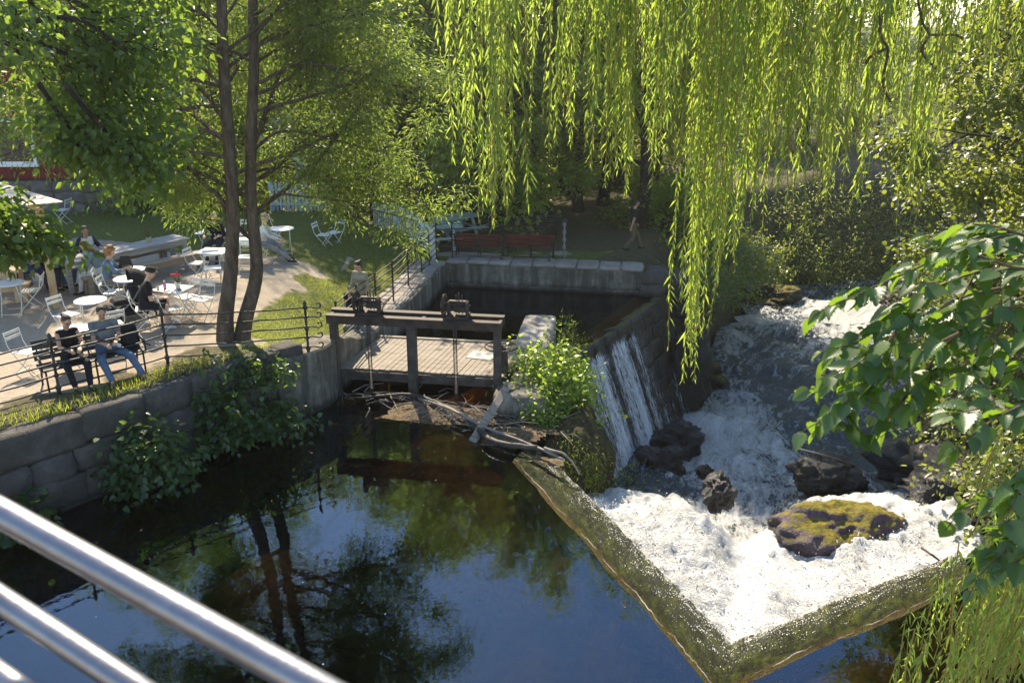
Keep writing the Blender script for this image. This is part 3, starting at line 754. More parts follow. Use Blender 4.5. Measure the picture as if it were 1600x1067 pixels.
# rocks in and beside the rapids
ROCKS = [('mossy_boulder', (6.15, 15.05, -1.2), (1.10, 0.82, 0.62), M_MOSSROCK, 2, .26, 'big reddish boulder with yellow moss on top in the white foam'),
         ('wet_rock', U(1120, 770, -1.45), (0.36, 0.42, 0.36), M_WET, 31, .35, 'jagged black rock standing at the edge of the left foam, beside the chute'),
         ('wet_rock', U(1292, 742, -1.75), (0.80, 0.62, 0.48), M_WET, 12, .28, 'broad dark purple rock behind the mossy boulder with bare branches on it'),
         ('wet_rock', U(1060, 690, -2.85), (0.68, 0.62, 0.5), M_WET, 17, .35, 'dark wet rock at the foot of the waterfall, highest of the group'),
         ('wet_rock', U(1030, 722, -2.75), (0.7, 0.55, 0.42), M_WET, 23, .3, 'low dark rock in front of the waterfall foot'),
         ('wet_rock', U(1102, 738, -2.35), (0.22, 0.18, 0.18), M_MOSSROCK, 5, .3, 'small brown stone beside the dark pool under the falls'),
         ('mossy_bank_rock', U(1100, 590, -3.15), (0.7, 0.9, 0.6), M_DARKMOSS, 40, .35, 'green mossy rock below the tip of the long willow strand'),
         ('wet_rock', U(1190, 470, -3.5), (1.5, 1.0, 0.75), M_DARKMOSS, 44, .3, 'flat mossy rock at the far left edge of the rapids'),
         ('wet_rock', U(1212, 486, -3.6), (0.5, 0.35, 0.3), M_MOSSROCK, 47, .3, 'small yellow mossed stone in the far rapids'),
         ('bank_rock', (9.4, 16.6, -1.5), (1.3, 1.3, 0.8), M_WET, 51, .35, 'dark mossy rock on the right bank behind the foam, nearer one'),
         ('bank_rock', (10.2, 18.6, -1.9), (1.6, 1.6, 1.0), M_WET, 57, .35, 'dark mossy rock on the right bank under the overhanging leaves, farther one'),
         ('bank_rock', (5.0, 25.7, -2.3), (0.8, 1.3, 1.7), M_WETSLAB, 61, .3, 'tall dark rock face between the waterfall and the rapids'),
         ('bank_rock', (5.3, 27.6, -1.9), (1.1, 1.5, 1.7), M_DARKMOSS, 66, .3, 'overgrown rock face behind the waterfall dam'),
         ('bank_rock', U(1420, 480, -3.2), (1.2, 0.8, 0.6), M_MOSSROCK, 70, .3, 'brown rock at the right edge of the far rapids')]
for nme, c, s, m_, sd, rg, lb in ROCKS:
    o = blob(nme, c, s, m_, sd, rg, 5, 1.3, None, .10 if nme == 'mossy_boulder' else .5); tag(o, lb, 'rock')

# thin sunlit haze between the trees
def haze():
    a = NT('thin_sunlit_haze'); v = a.n('VolumeScatter', {'Color': (1, 0.97, 0.9, 1), 'Density': 0.0006, 'Anisotropy': 0.55}).outputs[0]
    a.t.links.new(v, a.out.inputs['Volume'])
    o = MB().box((0, 41, 6), (150, 100, 30)).build('haze', a.m); o['kind'] = 'structure'
haze()
# ------------------------------------------------------------------ materials for built things
M_IRON = surf('black_iron', (0.012, 0.011, 0.010), (0.035, 0.03, 0.027), 8, 0.55, 0.4, 60, spec=0.5, bdist=.006)
M_RUST = surf('rusty_iron', (0.02, 0.014, 0.011), (0.075, 0.048, 0.036), 7, 0.7, 0.5, 50, bdist=.008)
M_WHITE = surf('cream_painted_metal', (0.62, 0.60, 0.53), (0.80, 0.78, 0.71), 5, 0.45, 0.1, 40)
M_TOP = surf('white_table_paint', (0.70, 0.69, 0.65), (0.84, 0.83, 0.80), 3, 0.4, 0.06, 30)
M_GREYWOOD = surf('weathered_grey_wood', (0.11, 0.09, 0.068), (0.25, 0.205, 0.155), 3, 0.8, 0.5, 9, stretch=(0.7, 6, 6), c3=(0.29, 0.255, 0.215))
M_DARKWOOD = surf('tarred_wood', (0.016, 0.013, 0.011), (0.06, 0.048, 0.038), 4, 0.75, 0.6, 10, stretch=(1, 5, 1.5), c3=(0.10, 0.085, 0.07))
M_TIMBER = surf('fresh_timber', (0.36, 0.22, 0.11), (0.52, 0.36, 0.20), 3, 0.6, 0.25, 10, stretch=(1, 1, 1), c3=(0.62, 0.46, 0.28))
M_ROOFWOOD = surf('pale_roof_boards', (0.36, 0.30, 0.22), (0.52, 0.45, 0.35), 3, 0.6, 0.2, 10)
M_REDWOOD = surf('red_stained_slats', (0.10, 0.018, 0.010), (0.19, 0.04, 0.022), 4, 0.5, 0.2, 20)
M_STEEL = surf('brushed_steel', (0.20, 0.195, 0.205), (0.30, 0.29, 0.295), 14, 0.40, 0.05, 80, metal=0.9, stretch=(1, 1, 1))
M_GALV = surf('galvanised_sheet', (0.30, 0.31, 0.32), (0.52, 0.53, 0.54), 9, 0.4, 0.1, 30, metal=0.7)
M_PALEGREEN = surf('pale_green_painted_wood', (0.30, 0.36, 0.34), (0.48, 0.54, 0.51), 5, 0.6, 0.2, 20)
M_PICKET = surf('white_picket_paint', (0.66, 0.68, 0.68), (0.80, 0.81, 0.80), 5, 0.5, 0.1, 20)
def yaw(fx, fy): return math.atan2(-fx, fy)
TZ = lambda p: gz(p.x, p.y)

# ------------------------------------------------------------------ railings
def rail_fence(name, label, pts, h, rails, ends=False, post_r=0.022, rail_r=0.012, ornate=False, zf=None, sag=0.0):
    t = thing(name, label, 'fence', (pts[0][0], pts[0][1], zf(*pts[0])))
    base = Vector(t.location)
    G = [Vector((x, y, zf(x, y))) - base for x, y in pts]
    for g in G:
        mb = MB()
        if ornate:
            mb.lathe(g + Vector((0, 0, -.12)), [(.034, 0), (.034, .2), (.05, .22), (.05, .26), (.026, .30), (.026, .62), (.045, .65), (.045, .70), (.026, .73), (.026, h), (.045, h + .02), (.05, h + .06), (.03, h + .1), (.04, h + .14), (.012, h + .2)], 8)
            for rz in rails: mb.box(g + Vector((0, 0, rz)), (.075, .075, .05), 0.7)
        else:
            mb.lathe(g + Vector((0, 0, -.05)), [(.05, 0), (.05, .06), (post_r, .1), (post_r, h), (post_r * 1.6, h + .02), (post_r * 1.6, h + .05), (.004, h + .08)], 7)
        mb.build('post', M_IRON, t)
    rr = random.Random(len(pts))
    for a, b in zip(G, G[1:]):
        for rz in rails:
            d = b - a; P = []
            for k in range(7):
                u = k / 6; P.append(a + d * u + Vector((0, 0, rz - sag * math.sin(PI * u) * rr.uniform(.4, 1.2))))
            MB().tube(P, rail_r, 6).build('rail', M_IRON, t)
    if ends:
        a, b = G[-2], G[-1]; d = (b - a).normalized()
        for rz in rails:
            P = [b + Vector((0, 0, rz)), b + d * .12 + Vector((0, 0, rz + .01)), b + d * .25 + Vector((0, 0, rz - .02))]
            for k in range(9):
                an = -PI / 2 + k * .55; r_ = .07 - .005 * k
                P.append(b + d * (.27 + r_ * math.cos(an)) + Vector((0, 0, rz + .05 + r_ * math.sin(an))))
            MB().tube(P, rail_r, 6).build('rail_scroll', M_IRON, t)
    return t
fdir = Vector((1.39, 1.55)).normalized()
fp = [(-12.0, 10.75), (-10.75, 12.15), (-9.45, 13.6), (-8.1, 15.11), (-6.71, 16.66), (-4.25, 17.92)]
rail_fence('iron_fence', 'old black iron fence with five thin bent rails along the stone pool wall', fp, 1.08, [.14, .36, .58, .80, 1.0], True, rail_r=0.017, ornate=True, zf=lambda x, y: gz(x, y), sag=0.035)
wz = lambda x, y: 0.80 if y > 20.9 else gz(x, y)
bp = [(-3.95, 19.55), (-3.72, 20.95), (-3.42, 22.0), (-3.14, 23.2), (-2.9, 24.7), (-2.66, 26.1), (-2.5, 26.9), (-2.35, 27.75), (-1.87, 27.92), (-0.32, 27.68), (1.15, 27.45)]
rail_fence('basin_railing', 'thin black railing with round posts on the basin wall beside the grass bank', bp, 1.12, [.2, .38, .56, .74, .92, 1.08], False, zf=wz, rail_r=.016)
# the bridge railing in the foreground: three parallel steel tubes
t = thing('bridge_railing', 'brushed steel tube railing of the footbridge, close up across the lower left corner', 'railing', (-0.9, 0.75, 6.6))
def rail3(p1, p2, y1, y2, r):
    a, b = UY(*p1, y1), UY(*p2, y2); d = b - a
    mb = MB(); mb.tube([a - d * 1.5 - t.location, a - t.location, b - t.location, b + d * 1.2 - t.location], r, 20); mb.build('rail', M_STEEL, t)
rail3((0, 800), (483, 1067), 0.82, 0.66, 0.0150)
rail3((0, 936), (200, 1067), 0.80, 0.73, 0.0140)
rail3((0, 1056), (20, 1070), 0.79, 0.78, 0.0140)

# ------------------------------------------------------------------ sluice gate
S0, S1 = Vector((-3.98, 18.8, 0)), Vector((-0.24, 18.23, 0)); se = (S1 - S0).normalized(); sn = Vector((-se.y, se.x, 0)); SW = (S1 - S0).length
srz = math.atan2(se.y, se.x)
sg = thing('sluice_gate', 'dark timber sluice gate frame with two geared winches standing in front of the deck', 'sluice gate', (S0.x, S0.y, 0), srz)
for x, w_ in ((0.10, .15), (SW * .485, .19), (SW - .08, .15)):
    MB().box((x, 0.05, 0.72), (w_, .20, 2.0 if x != SW * .485 else 2.1), bev=.012).build('post', M_DARKWOOD, sg)
for y, nme in ((-0.02, 'front_beam'), (0.33, 'rear_beam')):
    MB().box((SW / 2, y, 1.80), (SW + .05, .09, .20), bev=.008).box((SW / 2, y - .035 * (1 if y < .1 else -1), 1.908), (SW + .05, .17, .02)).build(nme, M_RUST, sg)
for x in (.03, SW * .3, SW * .55, SW * .8, SW - .03): MB().box((x, .155, 1.80), (.07, .26, .14)).build('cross_tie', M_RUST, sg)
mb = MB().box((SW * .245 + .05, .10, -.25), (SW * .44, .07, .5)); mb.build('gate_panel', M_DARKWOOD, sg)
mb = MB().box((SW * .745, .10, -.35), (SW * .44, .07, .5)); mb.build('gate_panel', M_DARKWOOD, sg)
def gear(c, r, w_, teeth=32):
    mb = MB(); R = Matrix.Rotation(PI / 2, 3, 'Y')
    n = teeth * 2; vs = []; fs = []
    for x in (-w_ / 2, w_ / 2):
        for rad in (1.0, 0.80):
            for k in range(n * 2):
                q = rad * r * (1.0 if rad < 1 or (k // 2) % 2 == 0 else .92); a = 2 * PI * k / (n * 2)
                vs.append((c[0] + x, c[1] + q * math.cos(a), c[2] + q * math.sin(a)))
    m = n * 2
    for k in range(m):
        j = (k + 1) % m
        fs += [(k, j, m + j, m + k), (2 * m + j, 2 * m + k, 3 * m + k, 3 * m + j), (k, 2 * m + k, 2 * m + j, j), (m + j, 3 * m + j, 3 * m + k, m + k)]
    mb.add(vs, fs)
    for k in range(5):
        a = 2 * PI * k / 5
        mb.bar((c[0], c[1] + .03 * math.cos(a), c[2] + .03 * math.sin(a)), (c[0], c[1] + r * .85 * math.cos(a), c[2] + r * .85 * math.sin(a)), .03, w_ * .6, up=(1, 0, 0))
    mb.lathe(c, [(.05, -w_), (.05, w_)], 10, R)
    return mb
for x in (SW * .213, SW * .725):
    mb = MB().box((x + .10, .15, 1.95), (.46, .42, .06), bev=.01)
    for s in (-.10, .30): mb.box((x + s + .0, .15, 2.12), (.04, .24, .30), bev=.02)
    mb.box((x + .1, .15, 2.26), (.36, .1, .05))
    mb.lathe((x + .18, .15, 2.1), [(.04, -.16), (.075, -.15), (.075, .15), (.04, .16)], 10, Matrix.Rotation(PI / 2, 3, 'Y'))
    w1 = mb.build('winch_housing', M_RUST, sg)
    gear((x - .2, .15, 2.18), .235, .05).build('gear_wheel', M_RUST, w1)
    MB().tube([(x - .28, .15, 2.18), (x + .38, .15, 2.18)], .022, 8).tube([(x + .12, .15, 2.0), (x + .12, .15, 2.46)], .016, 6).tube([(x + .2, .12, 2.0), (x + .2, .12, 2.42)], .012, 6).tube([(x + .05, .2, 2.0), (x + .05, .2, 2.4)], .012, 6).build('shaft', M_IRON, w1)
for x in (SW * .245, SW * .745):                                     # toothed racks hanging from the winches
    mb = MB()
    for s in (-.034, .034): mb.box((x + s, -.10, .92), (.014, .03, 2.0))
    for k in range(44): mb.box((x, -.10, -.05 + k * .045), (.06, .024, .016))
    mb.build('lifting_rack', M_RUST, sg)
# wooden deck
dk = thing('wooden_deck', 'small deck of sun bleached grey boards behind the sluice posts', 'deck', (S0.x + sn.x * .22, S0.y + sn.y * .22, 0), srz)
mb = MB(); rr = random.Random(3); x = 0.16
DD = 2.15
while x < SW - .02:
    w_ = .128; sk = .30
    a, b = Vector((x, .02 + rr.uniform(-.02, .02), .56 + rr.uniform(-.003, .003))), Vector((x + sk, DD + rr.uniform(-.03, .03), .56 + rr.uniform(-.003, .003)))
    mb.bar(a, b, w_ - .014, .04); x += w_
mb.build('deck_boards', M_GREYWOOD, dk)
for y in (.02, DD): MB().box((SW / 2 + (.1 if y > 1 else 0), y, .43), (SW - .05, .12, .20)).build('deck_joist', M_DARKWOOD, dk)
MB().box((SW / 2 + .14, DD - .02, .595), (SW - .1, .1, .03)).build('edge_board', M_GREYWOOD, dk)
mb = MB().add([(SW - 1.02, 1.02, .586), (SW - .42, .92, .586), (SW - .32, 1.42, .586), (SW - .92, 1.5, .586), (SW - 1.02, 1.02, .594), (SW - .42, .92, .594), (SW - .32, 1.42, .594), (SW - .92, 1.5, .594)],
              [(3, 2, 1, 0), (4, 5, 6, 7), (0, 1, 5, 4), (1, 2, 6, 5), (2, 3, 7, 6), (3, 0, 4, 7)])
o = mb.build('metal_plate', paint((0.30, 0.32, 0.31), 0.6, 'grey_plate'), dk)
# hand wheel
hw = U(783, 541, 1.12); t = thing('hand_wheel', 'cast iron hand wheel on a short pedestal at the right end of the deck', 'hand wheel', (hw.x, hw.y, 0.55))
MB().lathe((0.06, -.05, 0), [(.2, 0), (.2, .04), (.10, .08), (.08, .45), (.05, .5), (.05, .56)], 12).build('pedestal', M_RUST, t)
mb = MB().tube([(.36 * math.cos(a), .36 * math.sin(a), .57) for a in np.linspace(0, 2 * PI, 33)[:-1]], .02, 8, closed=True)
for k in range(5):
    a = 2 * PI * k / 5 + .4; mb.tube([(0, 0, .55), (.2 * math.cos(a + .15), .2 * math.sin(a + .15), .56), (.36 * math.cos(a), .36 * math.sin(a), .57)], .013, 6)
mb.lathe((0, 0, .52), [(.05, 0), (.05, .08)], 10); mb.build('wheel', M_RUST, t)
# driftwood and debris in front of the gate
def plank(a, b, w_, h, name, label, m_, cat):
    o = MB().bar(a, b, w_, h, up=(.5, -.4, 1), bev=.008).build(name, m_); tag(o, label, cat); return o
plank(U(796, 598, .62), U(738, 690, .02), .17, .06, 'loose_plank', 'long wet plank leaning from the pier down into the pool', M_GREYWOOD, 'plank')
plank(U(826, 560, .78), U(808, 580, .5), .14, .05, 'wood_offcut', 'short dark board end standing behind the bush on the pier', M_DARKWOOD, 'board')
M_BARKGREY = surf('grey_driftwood', (0.10, 0.085, 0.07), (0.26, 0.22, 0.18), 5, 0.8, 0.5, 20, stretch=(1, 1, 1), c3=(0.36, 0.31, 0.26))
M_BARKDARK = surf('wet_driftwood', (0.02, 0.016, 0.012), (0.085, 0.065, 0.05), 5, 0.6, 0.5, 20)
def logobj(pts, r0, r1, label, m_):
    P = smooth_path([tuple(p) for p in pts], 6); n = len(P)
    P = [p + Vector((random.uniform(-1, 1), random.uniform(-1, 1), random.uniform(-.5, .5))) * r0 * .25 for p in P]
    o = MB().tube(P, [r0 + (r1 - r0) * i / (n - 1) for i in range(n)], 8).build('driftwood_log', m_); return tag(o, label, 'log')
logobj([U(655, 622, .18), U(705, 640, .22), U(760, 668, .18), U(830, 695, .15), U(880, 718, .12)], .036, .026, 'long grey drift log lying from the gate to the start of the weir', M_BARKGREY)
logobj([U(560, 622, .12), U(640, 616, .24), U(690, 632, .2), U(735, 655, .12)], .03, .036, 'dark bent log lodged under the gate between the two racks', M_BARKDARK)
logobj([U(735, 660, .10), U(775, 690, .16), U(840, 700, .12)], .065, .06, 'short thick log end next to the leaning plank', M_BARKDARK)
logobj([U(850, 700, .2), U(885, 712, .16), U(905, 740, -.3)], .03, .018, 'pale broken branch where the water slips over beside the earth bank', M_BARKGREY)
logobj([U(1440, 856, -.55), U(1455, 866, -.35), U(1475, 880, -.62)], .022, .015, 'thin dark branch sticking out of the foam by the right arm of the weir', M_BARKDARK)
logobj([U(1240, 700, -1.1), U(1290, 712, -1.0), U(1340, 728, -1.2), U(1352, 742, -1.2)], .03, .015, 'bare crooked branch lying on the broad dark rock in the rapids', M_BARKDARK)
def twig_pile():
    mb = MB(); r = random.Random(8)
    for i in range(170):
        a = U(r.uniform(530, 860), 0, 0) if 0 else None
        px = r.gauss(690, 85); py = 640 + (px - 690) * .18 + r.gauss(0, 11)
        p = U(min(max(px, 535), 880), min(max(py, 612), 715), .05 + abs(r.gauss(0, .08)))
        an = r.gauss(-.5, .8); L = r.uniform(.15, .75); d = Vector((math.cos(an), math.sin(an), r.uniform(-.2, .3)))
        q = p + d * L * .5 + Vector((r.uniform(-.06, .06), r.uniform(-.06, .06), r.uniform(-.04, .08))); e = p + d * L
        r0 = r.uniform(.004, .013); mb.tube([p, q, e], [r0, r0 * .8, r0 * .4], 5)
    o = stuff('twigs', mb.mesh('twigs', M_BARKGREY), 'tangle of grey twigs and branches caught in front of the sluice gate')
    # raft of leaves and silt
    X, Y = np.meshgrid(np.arange(-4, 1.2, .06), np.arange(15.4, 18.9, .06))
    nz = fbm(X * 1.1, Y * 1.6, 3, 5); m = np.exp(-(((X + 1.5) / 1.7) ** 2)) * np.exp(-((Y - 17.75 + .35 * (X + 1.3)) / .55) ** 2)
    m2 = np.exp(-(((X + .2) / .7) ** 2)) * np.exp(-((Y - 16.6) / .5) ** 2)
    Z = -0.07 + .14 * np.maximum(m, m2) + .05 * nz
    a = NT('leaf_and_silt_raft'); p = a.pos(); n = a.noise(p, 14, 6, .75)
    col = a.ramp(n, [(.3, (.03, .022, .012)), (.5, (.13, .09, .05)), (.7, (.30, .22, .13)), (.8, (.45, .36, .25))])
    M = a.done(a.bsdf(col, .9, 0, a.bump(n, .9, .05), .2))
    stuff('floating_debris', grid_mesh('floating_debris', X, Y, Z, M, keep=Z > -.03), 'raft of dead leaves and silt floating in front of the sluice gate')
twig_pile()

# ------------------------------------------------------------------ bistro furniture
def make_chair():
    t = thing('bistro_chair', '', 'chair')
    mb = MB()
    for k in range(6): mb.box((0, -.16 + k * .066, .455 - .004 * (k in (0, 5))), (.40, .052, .014), bev=.004)
    mb.build('seat', M_WHITE, t)
    mb = MB()
    for z, y in ((.70, -.265), (.79, -.285)):
        vs = []; n = 7
        mb.box((0, y - .012, z), (.37, .012, .055), rot=Matrix.Rotation(.2, 3, 'X'), bev=.004)
    mb.build('backrest', M_WHITE, t)
    for s in (-1, 1):
        MB().tube([(s * .185, -.295, .83), (s * .185, -.235, .56), (s * .185, -.16, .44), (s * .185, .06, .2), (s * .185, .25, 0)], .0095, 6).build('leg', M_WHITE, t)
        MB().tube([(s * .165, .19, .44), (s * .165, .02, .22), (s * .165, -.22, 0)], .0095, 6).build('leg', M_WHITE, t)
    for a, z, y in ((.185, .035, .22), (.165, .03, -.19), (.185, .19, .07)): MB().tube([(-a, y, z), (a, y, z)], .007, 5).build('stretcher', M_WHITE, t)
    return t
chair0 = make_chair(); used = [False]
CHAIRS = []
def chair(px, py, f, label, zoff=None):
    p = U(px, py, 2.05); g = gz(p.x, p.y); p = U(px, py, g + .45)
    rz = yaw(*f)
    if not used[0]:
        used[0] = True; c = chair0; c.location = (p.x, p.y, g); c.rotation_euler = (0, 0, rz); c['label'] = label; c['group'] = 'folding chairs on the terrace'
    else: c = dup(chair0, (p.x, p.y, g), rz, label, group='folding chairs on the terrace')
    CHAIRS.append((p.x, p.y)); return p.x, p.y, g, rz
def make_table(shape):
    t = thing('round_table' if shape == 'r' else 'folding_table', '', 'table')
    mb = MB()
    if shape == 'r': mb.lathe((0, 0, .70), [(.30, 0), (.325, .004), (.325, .022), (.31, .026), (0.001, .026)], 28)
    else: mb.box((0, 0, .714), (.72, .62, .024), bev=.006)
    mb.build('tabletop', M_TOP, t)
    w_, d_ = (.2, .26) if shape == 'r' else (.3, .27)
    for s in (-1, 1):
        MB().tube([(s * w_, d_ * .8, .70), (s * w_, 0, .36), (s * w_, -d_, 0)], .011, 6).build('leg', M_WHITE, t)
        MB().tube([(s * (w_ - .02), -d_ * .8, .70), (s * (w_ - .02), 0, .36), (s * (w_ - .02), d_, 0)], .011, 6).build('leg', M_WHITE, t)
    for s in (-1, 1): MB().tube([(-w_, s * (d_ - .03), .05), (w_, s * (d_ - .03), .05)], .007, 5).build('stretcher', M_WHITE, t)
    return t
tabs = {}
def table(shape, px, py, rz, label, sc_=None):
    p = U(px, py, 2.32); g = gz(p.x, p.y); p = U(px, py, g + .72)
    if shape not in tabs:
        tabs[shape] = make_table(shape); c = tabs[shape]; c.location = (p.x, p.y, g); c.rotation_euler = (0, 0, rz); c['label'] = label
        c['group'] = 'cafe tables on the terrace'
    else: c = dup(tabs[shape], (p.x, p.y, g), rz, label, group='cafe tables on the terrace')
    return Vector((p.x, p.y, g + .727))
T1 = table('r', 13, 442, .3, 'round white table at the left edge of the terrace beside the timber bench')
T2 = table('r', 141, 469, .5, 'empty round white table standing alone right of the timber post')
T3 = table('r', 116, 514, 1.1, 'round white table hidden behind the couple on the black bench')
T4 = table('r', 206, 421, .2, 'farther of two touching round tables before the curly haired woman')
T5 = table('r', 200, 435, .8, 'nearer of two touching round tables before the curly haired woman')
T6 = table('q', 268, 451, -.25, 'square table with flower pot and pink bottle before the man in a cap')
T7 = table('q', 334, 392, -.12, 'square white table where the woman in dark top sits, left of the twin trunks')
T8 = table('q', 330, 362, -.1, 'empty square table with a flower pot behind the woman in a dark top')
T9 = table('q', 384, 375, .05, 'square white table seen between the twin trunks')
T10 = table('r', 441, 357, .3, 'small round table right of the twin trunks by the white fence')
ch = {}
ch['c1'] = chair(48, 454, (-1, -.25), 'empty cream chair at the left round table, its slatted shadow on the gravel')
chair(42, 548, (1, -.3), 'cream chair behind the iron fence, nearest the left edge')
ch['curly'] = chair(168, 443, (1, .25), 'cream chair the curly haired woman in denim sits on')
chair(178, 456, (1, .05), 'empty cream chair just in front of the curly haired woman')
ch['cap'] = chair(226, 482, (1, .35), 'cream chair occupied by the man in black with a cap')
chair(176, 507, (-.6, .8), 'cream chair whose back shows behind the man in the grey t-shirt')
chair(103, 492, (.9, -.4), 'cream chair at the foot of the timber post, left of the round table')
chair(291, 463, (-.6, -.8), 'cream chair at the far right corner of the table with pink bottle')
chair(315, 467, (-.3, -.95), 'cream chair standing apart right of the table with pink bottle')
chair(266, 482, (.75, .6), 'cream chair on the near side of the table with pink bottle')
chair(310, 411, (.97, -.2), 'cream chair at the end of the long grey bench')
chair(332, 418, (.35, -.94), 'cream chair directly left of the twin trunks, before the dark topped woman')
ch['i'] = chair(340, 381, (-.1, -1), 'cream chair the woman in the dark top sits on')
chair(384, 366, (0.05, -1), 'cream chair on the far side of the table between the twin trunks')
chair(385, 401, (0.1, -1), 'cream chair on the near side of the table between the twin trunks')
ch['j'] = chair(411, 384, (1, .1), 'chair of the person in white right behind the right trunk')
chair(428, 357, (.9, -.4), 'chair pushed up to the small round table near the white fence')
chair(506, 367, (.95, -.2), 'left one of the pair of empty chairs on the shaded far terrace')
chair(523, 363, (-.5, -.8), 'right one of the pair of empty chairs on the shaded far terrace')
chair(96, 328, (-1, .1), 'lone white chair by the stone foundation of the red barn')
# things on the tables
def pot(p, name, label, pm, flower, n=40, hgt=.16):
    t = thing(name, label, 'flower pot', p)
    MB().lathe((0, 0, 0), [(.05, 0), (.07, .12), (.075, .125), (.065, .128), (.06, .11)], 14).build('pot', pm, t)
    mb = MB(); r = random.Random(int(p.x * 10)); fl = MB()
    for i in range(n):
        a = r.uniform(0, 2 * PI); q = Vector((math.cos(a) * r.uniform(0, .11), math.sin(a) * r.uniform(0, .11), .12 + r.uniform(.02, hgt)))
        mb.tube([(0, 0, .1), q * .7 + Vector((0, 0, .05)), q], .003, 3)
        u = Vector((math.cos(a), math.sin(a), r.uniform(-.3, .5))); s = Vector((-u.y, u.x, .1)).normalized()
        mb.add([q, q + u * .03 + s * .018, q + u * .06, q + u * .03 - s * .018], [(0, 1, 2, 3)])
        if i % 3 == 0:
            c = q + Vector((0, 0, r.uniform(.03, .09)))
            for k in range(6):
                b = k * PI / 3; e = Vector((math.cos(b), math.sin(b), .5)) * .026
                fl.add([c, c + e + Vector((-e.y, e.x, 0)) * .5, c + e * 1.35, c + e + Vector((e.y, -e.x, 0)) * .5], [(0, 1, 2, 3)])
    mb.build('leaves', fabric((0.10, 0.17, 0.04)), t); fl.build('flowers', fabric(flower), t)
pot(T6 + Vector((.14, .02, 0)), 'flower_pot', 'white pot of red flowers on the table of the man in a cap', paint((0.75, 0.78, 0.74), .4, 'pot'), (0.75, 0.02, 0.05))
pot(T8 + Vector((-.06, .04, 0)), 'flower_pot', 'white pot with dark red plant on the empty table behind the woman', paint((0.70, 0.68, 0.64), .4, 'pot'), (0.28, 0.02, 0.03))
t = thing('drink_bottle', 'small pink bottle on the table beside the red flowers', 'bottle', T6 + Vector((-.13, -.03, 0)))
MB().lathe((0, 0, 0), [(.03, 0), (.034, .02), (.034, .11), (.016, .14), (.016, .155)], 12).build('bottle_body', paint((0.85, 0.20, 0.38), .25, 'pink_glass'), t)
MB().lathe((0, 0, .155), [(.018, 0), (.018, .025)], 10).build('bottle_cap', paint((0.8, 0.8, 0.78)), t)
o = MB().lathe(tuple(T6 + Vector((-.25, -.12, 0))), [(.025, 0), (.036, .07), (.033, .07), (.024, .01)], 12).build('drinking_glass', paint((0.6, 0.55, 0.48), .2, 'glass')); tag(o, 'small glass at the left corner of the table with pink bottle', 'glass')
o = MB().box(tuple(T6 + Vector((.22, -.14, .006))), (.075, .15, .01), .6, bev=.003).build('mobile_phone', paint((0.02, 0.02, 0.022), .2, 'phone')); tag(o, 'black phone lying on the table with the red flowers', 'phone')
o = MB().lathe(tuple(T6 + Vector((-.05, -.2, .002))), [(.06, 0), (.09, .012), (.088, .014), (.055, .004)], 16).build('plate', paint((0.8, 0.66, 0.6), .3, 'plate')); tag(o, 'small plate on the near side of the table with pink bottle', 'plate')

# ------------------------------------------------------------------ long grey table and benches
LT = Vector((-9.98, 22.85, 0)); ld = Vector((1.85, 2.45, 0)).normalized(); lrz = math.atan2(ld.y, ld.x)
def trestle(name, label, c, L, W, H, m_, rz, cat, th=.05):
    g = gz(c.x, c.y); t = thing(name, label, cat, (c.x, c.y, g), rz); mb = MB()
    nb = max(2, int(W / .15))
    for k in range(nb): mb.box((0, -W / 2 + W * (k + .5) / nb, H - th / 2), (L, W / nb - .008, th), bev=.006)
    mb.build('top' if cat == 'table' else 'seat', m_, t)
    for s in (-1, 1):
        MB().box((0, s * (W / 2 - .045), H - th - .06), (L - .15, .04, .11)).build('apron', m_, t)
        for u in (-1, 1): MB().box((u * (L / 2 - .14), s * (W / 2 - .06), (H - th) / 2), (.10, .08, H - th)).build('leg', m_, t)
    return t
M_TABLEWOOD = surf('silvered_table_wood', (0.22, 0.19, 0.165), (0.36, 0.33, 0.30), 3, .75, .4, 12, stretch=(.6, 5, 5), c3=(.50, .47, .44))
M_BENCHWOOD = surf('brown_bench_wood', (0.15, 0.11, 0.075), (0.27, 0.215, 0.155), 3, .75, .4, 12, stretch=(.6, 5, 5), c3=(.36, .30, .24))
trestle('long_table', 'long weathered wooden table with a row of people at its left end', LT, 3.5, .72, .76, M_TABLEWOOD, lrz, 'table')
ln = Vector((-ld.y, ld.x, 0))
trestle('long_bench', 'long low wooden bench on the near side of the long table', LT - ln * .78 + ld * .15, 3.4, .32, .45, M_BENCHWOOD, lrz, 'bench')
trestle('long_bench', 'long wooden bench hidden on the far side of the long table', LT + ln * .72, 3.4, .32, .45, M_BENCHWOOD, lrz, 'bench')
pot(LT + ld * .75 + Vector((0, .05, gz(LT.x, LT.y) + .765)), 'flower_pot', 'small yellow pot with red flowers on the long wooden table', paint((0.72, 0.66, 0.42), .5, 'pot'), (0.5, 0.03, 0.05), 24, .2)
p = U(8, 424, 2.36); trestle('timber_table', 'pale new timber table at the left edge near the galvanised bin', Vector((p.x - .3, p.y, 0)), 1.3, .7, .76, M_TIMBER, .25, 'table')
p = U(22, 447, 2.07); trestle('timber_bench', 'pale new timber bench in front of the timber table', Vector((p.x - .5, p.y, 0)), 1.6, .34, .46, M_TIMBER, .3, 'bench')
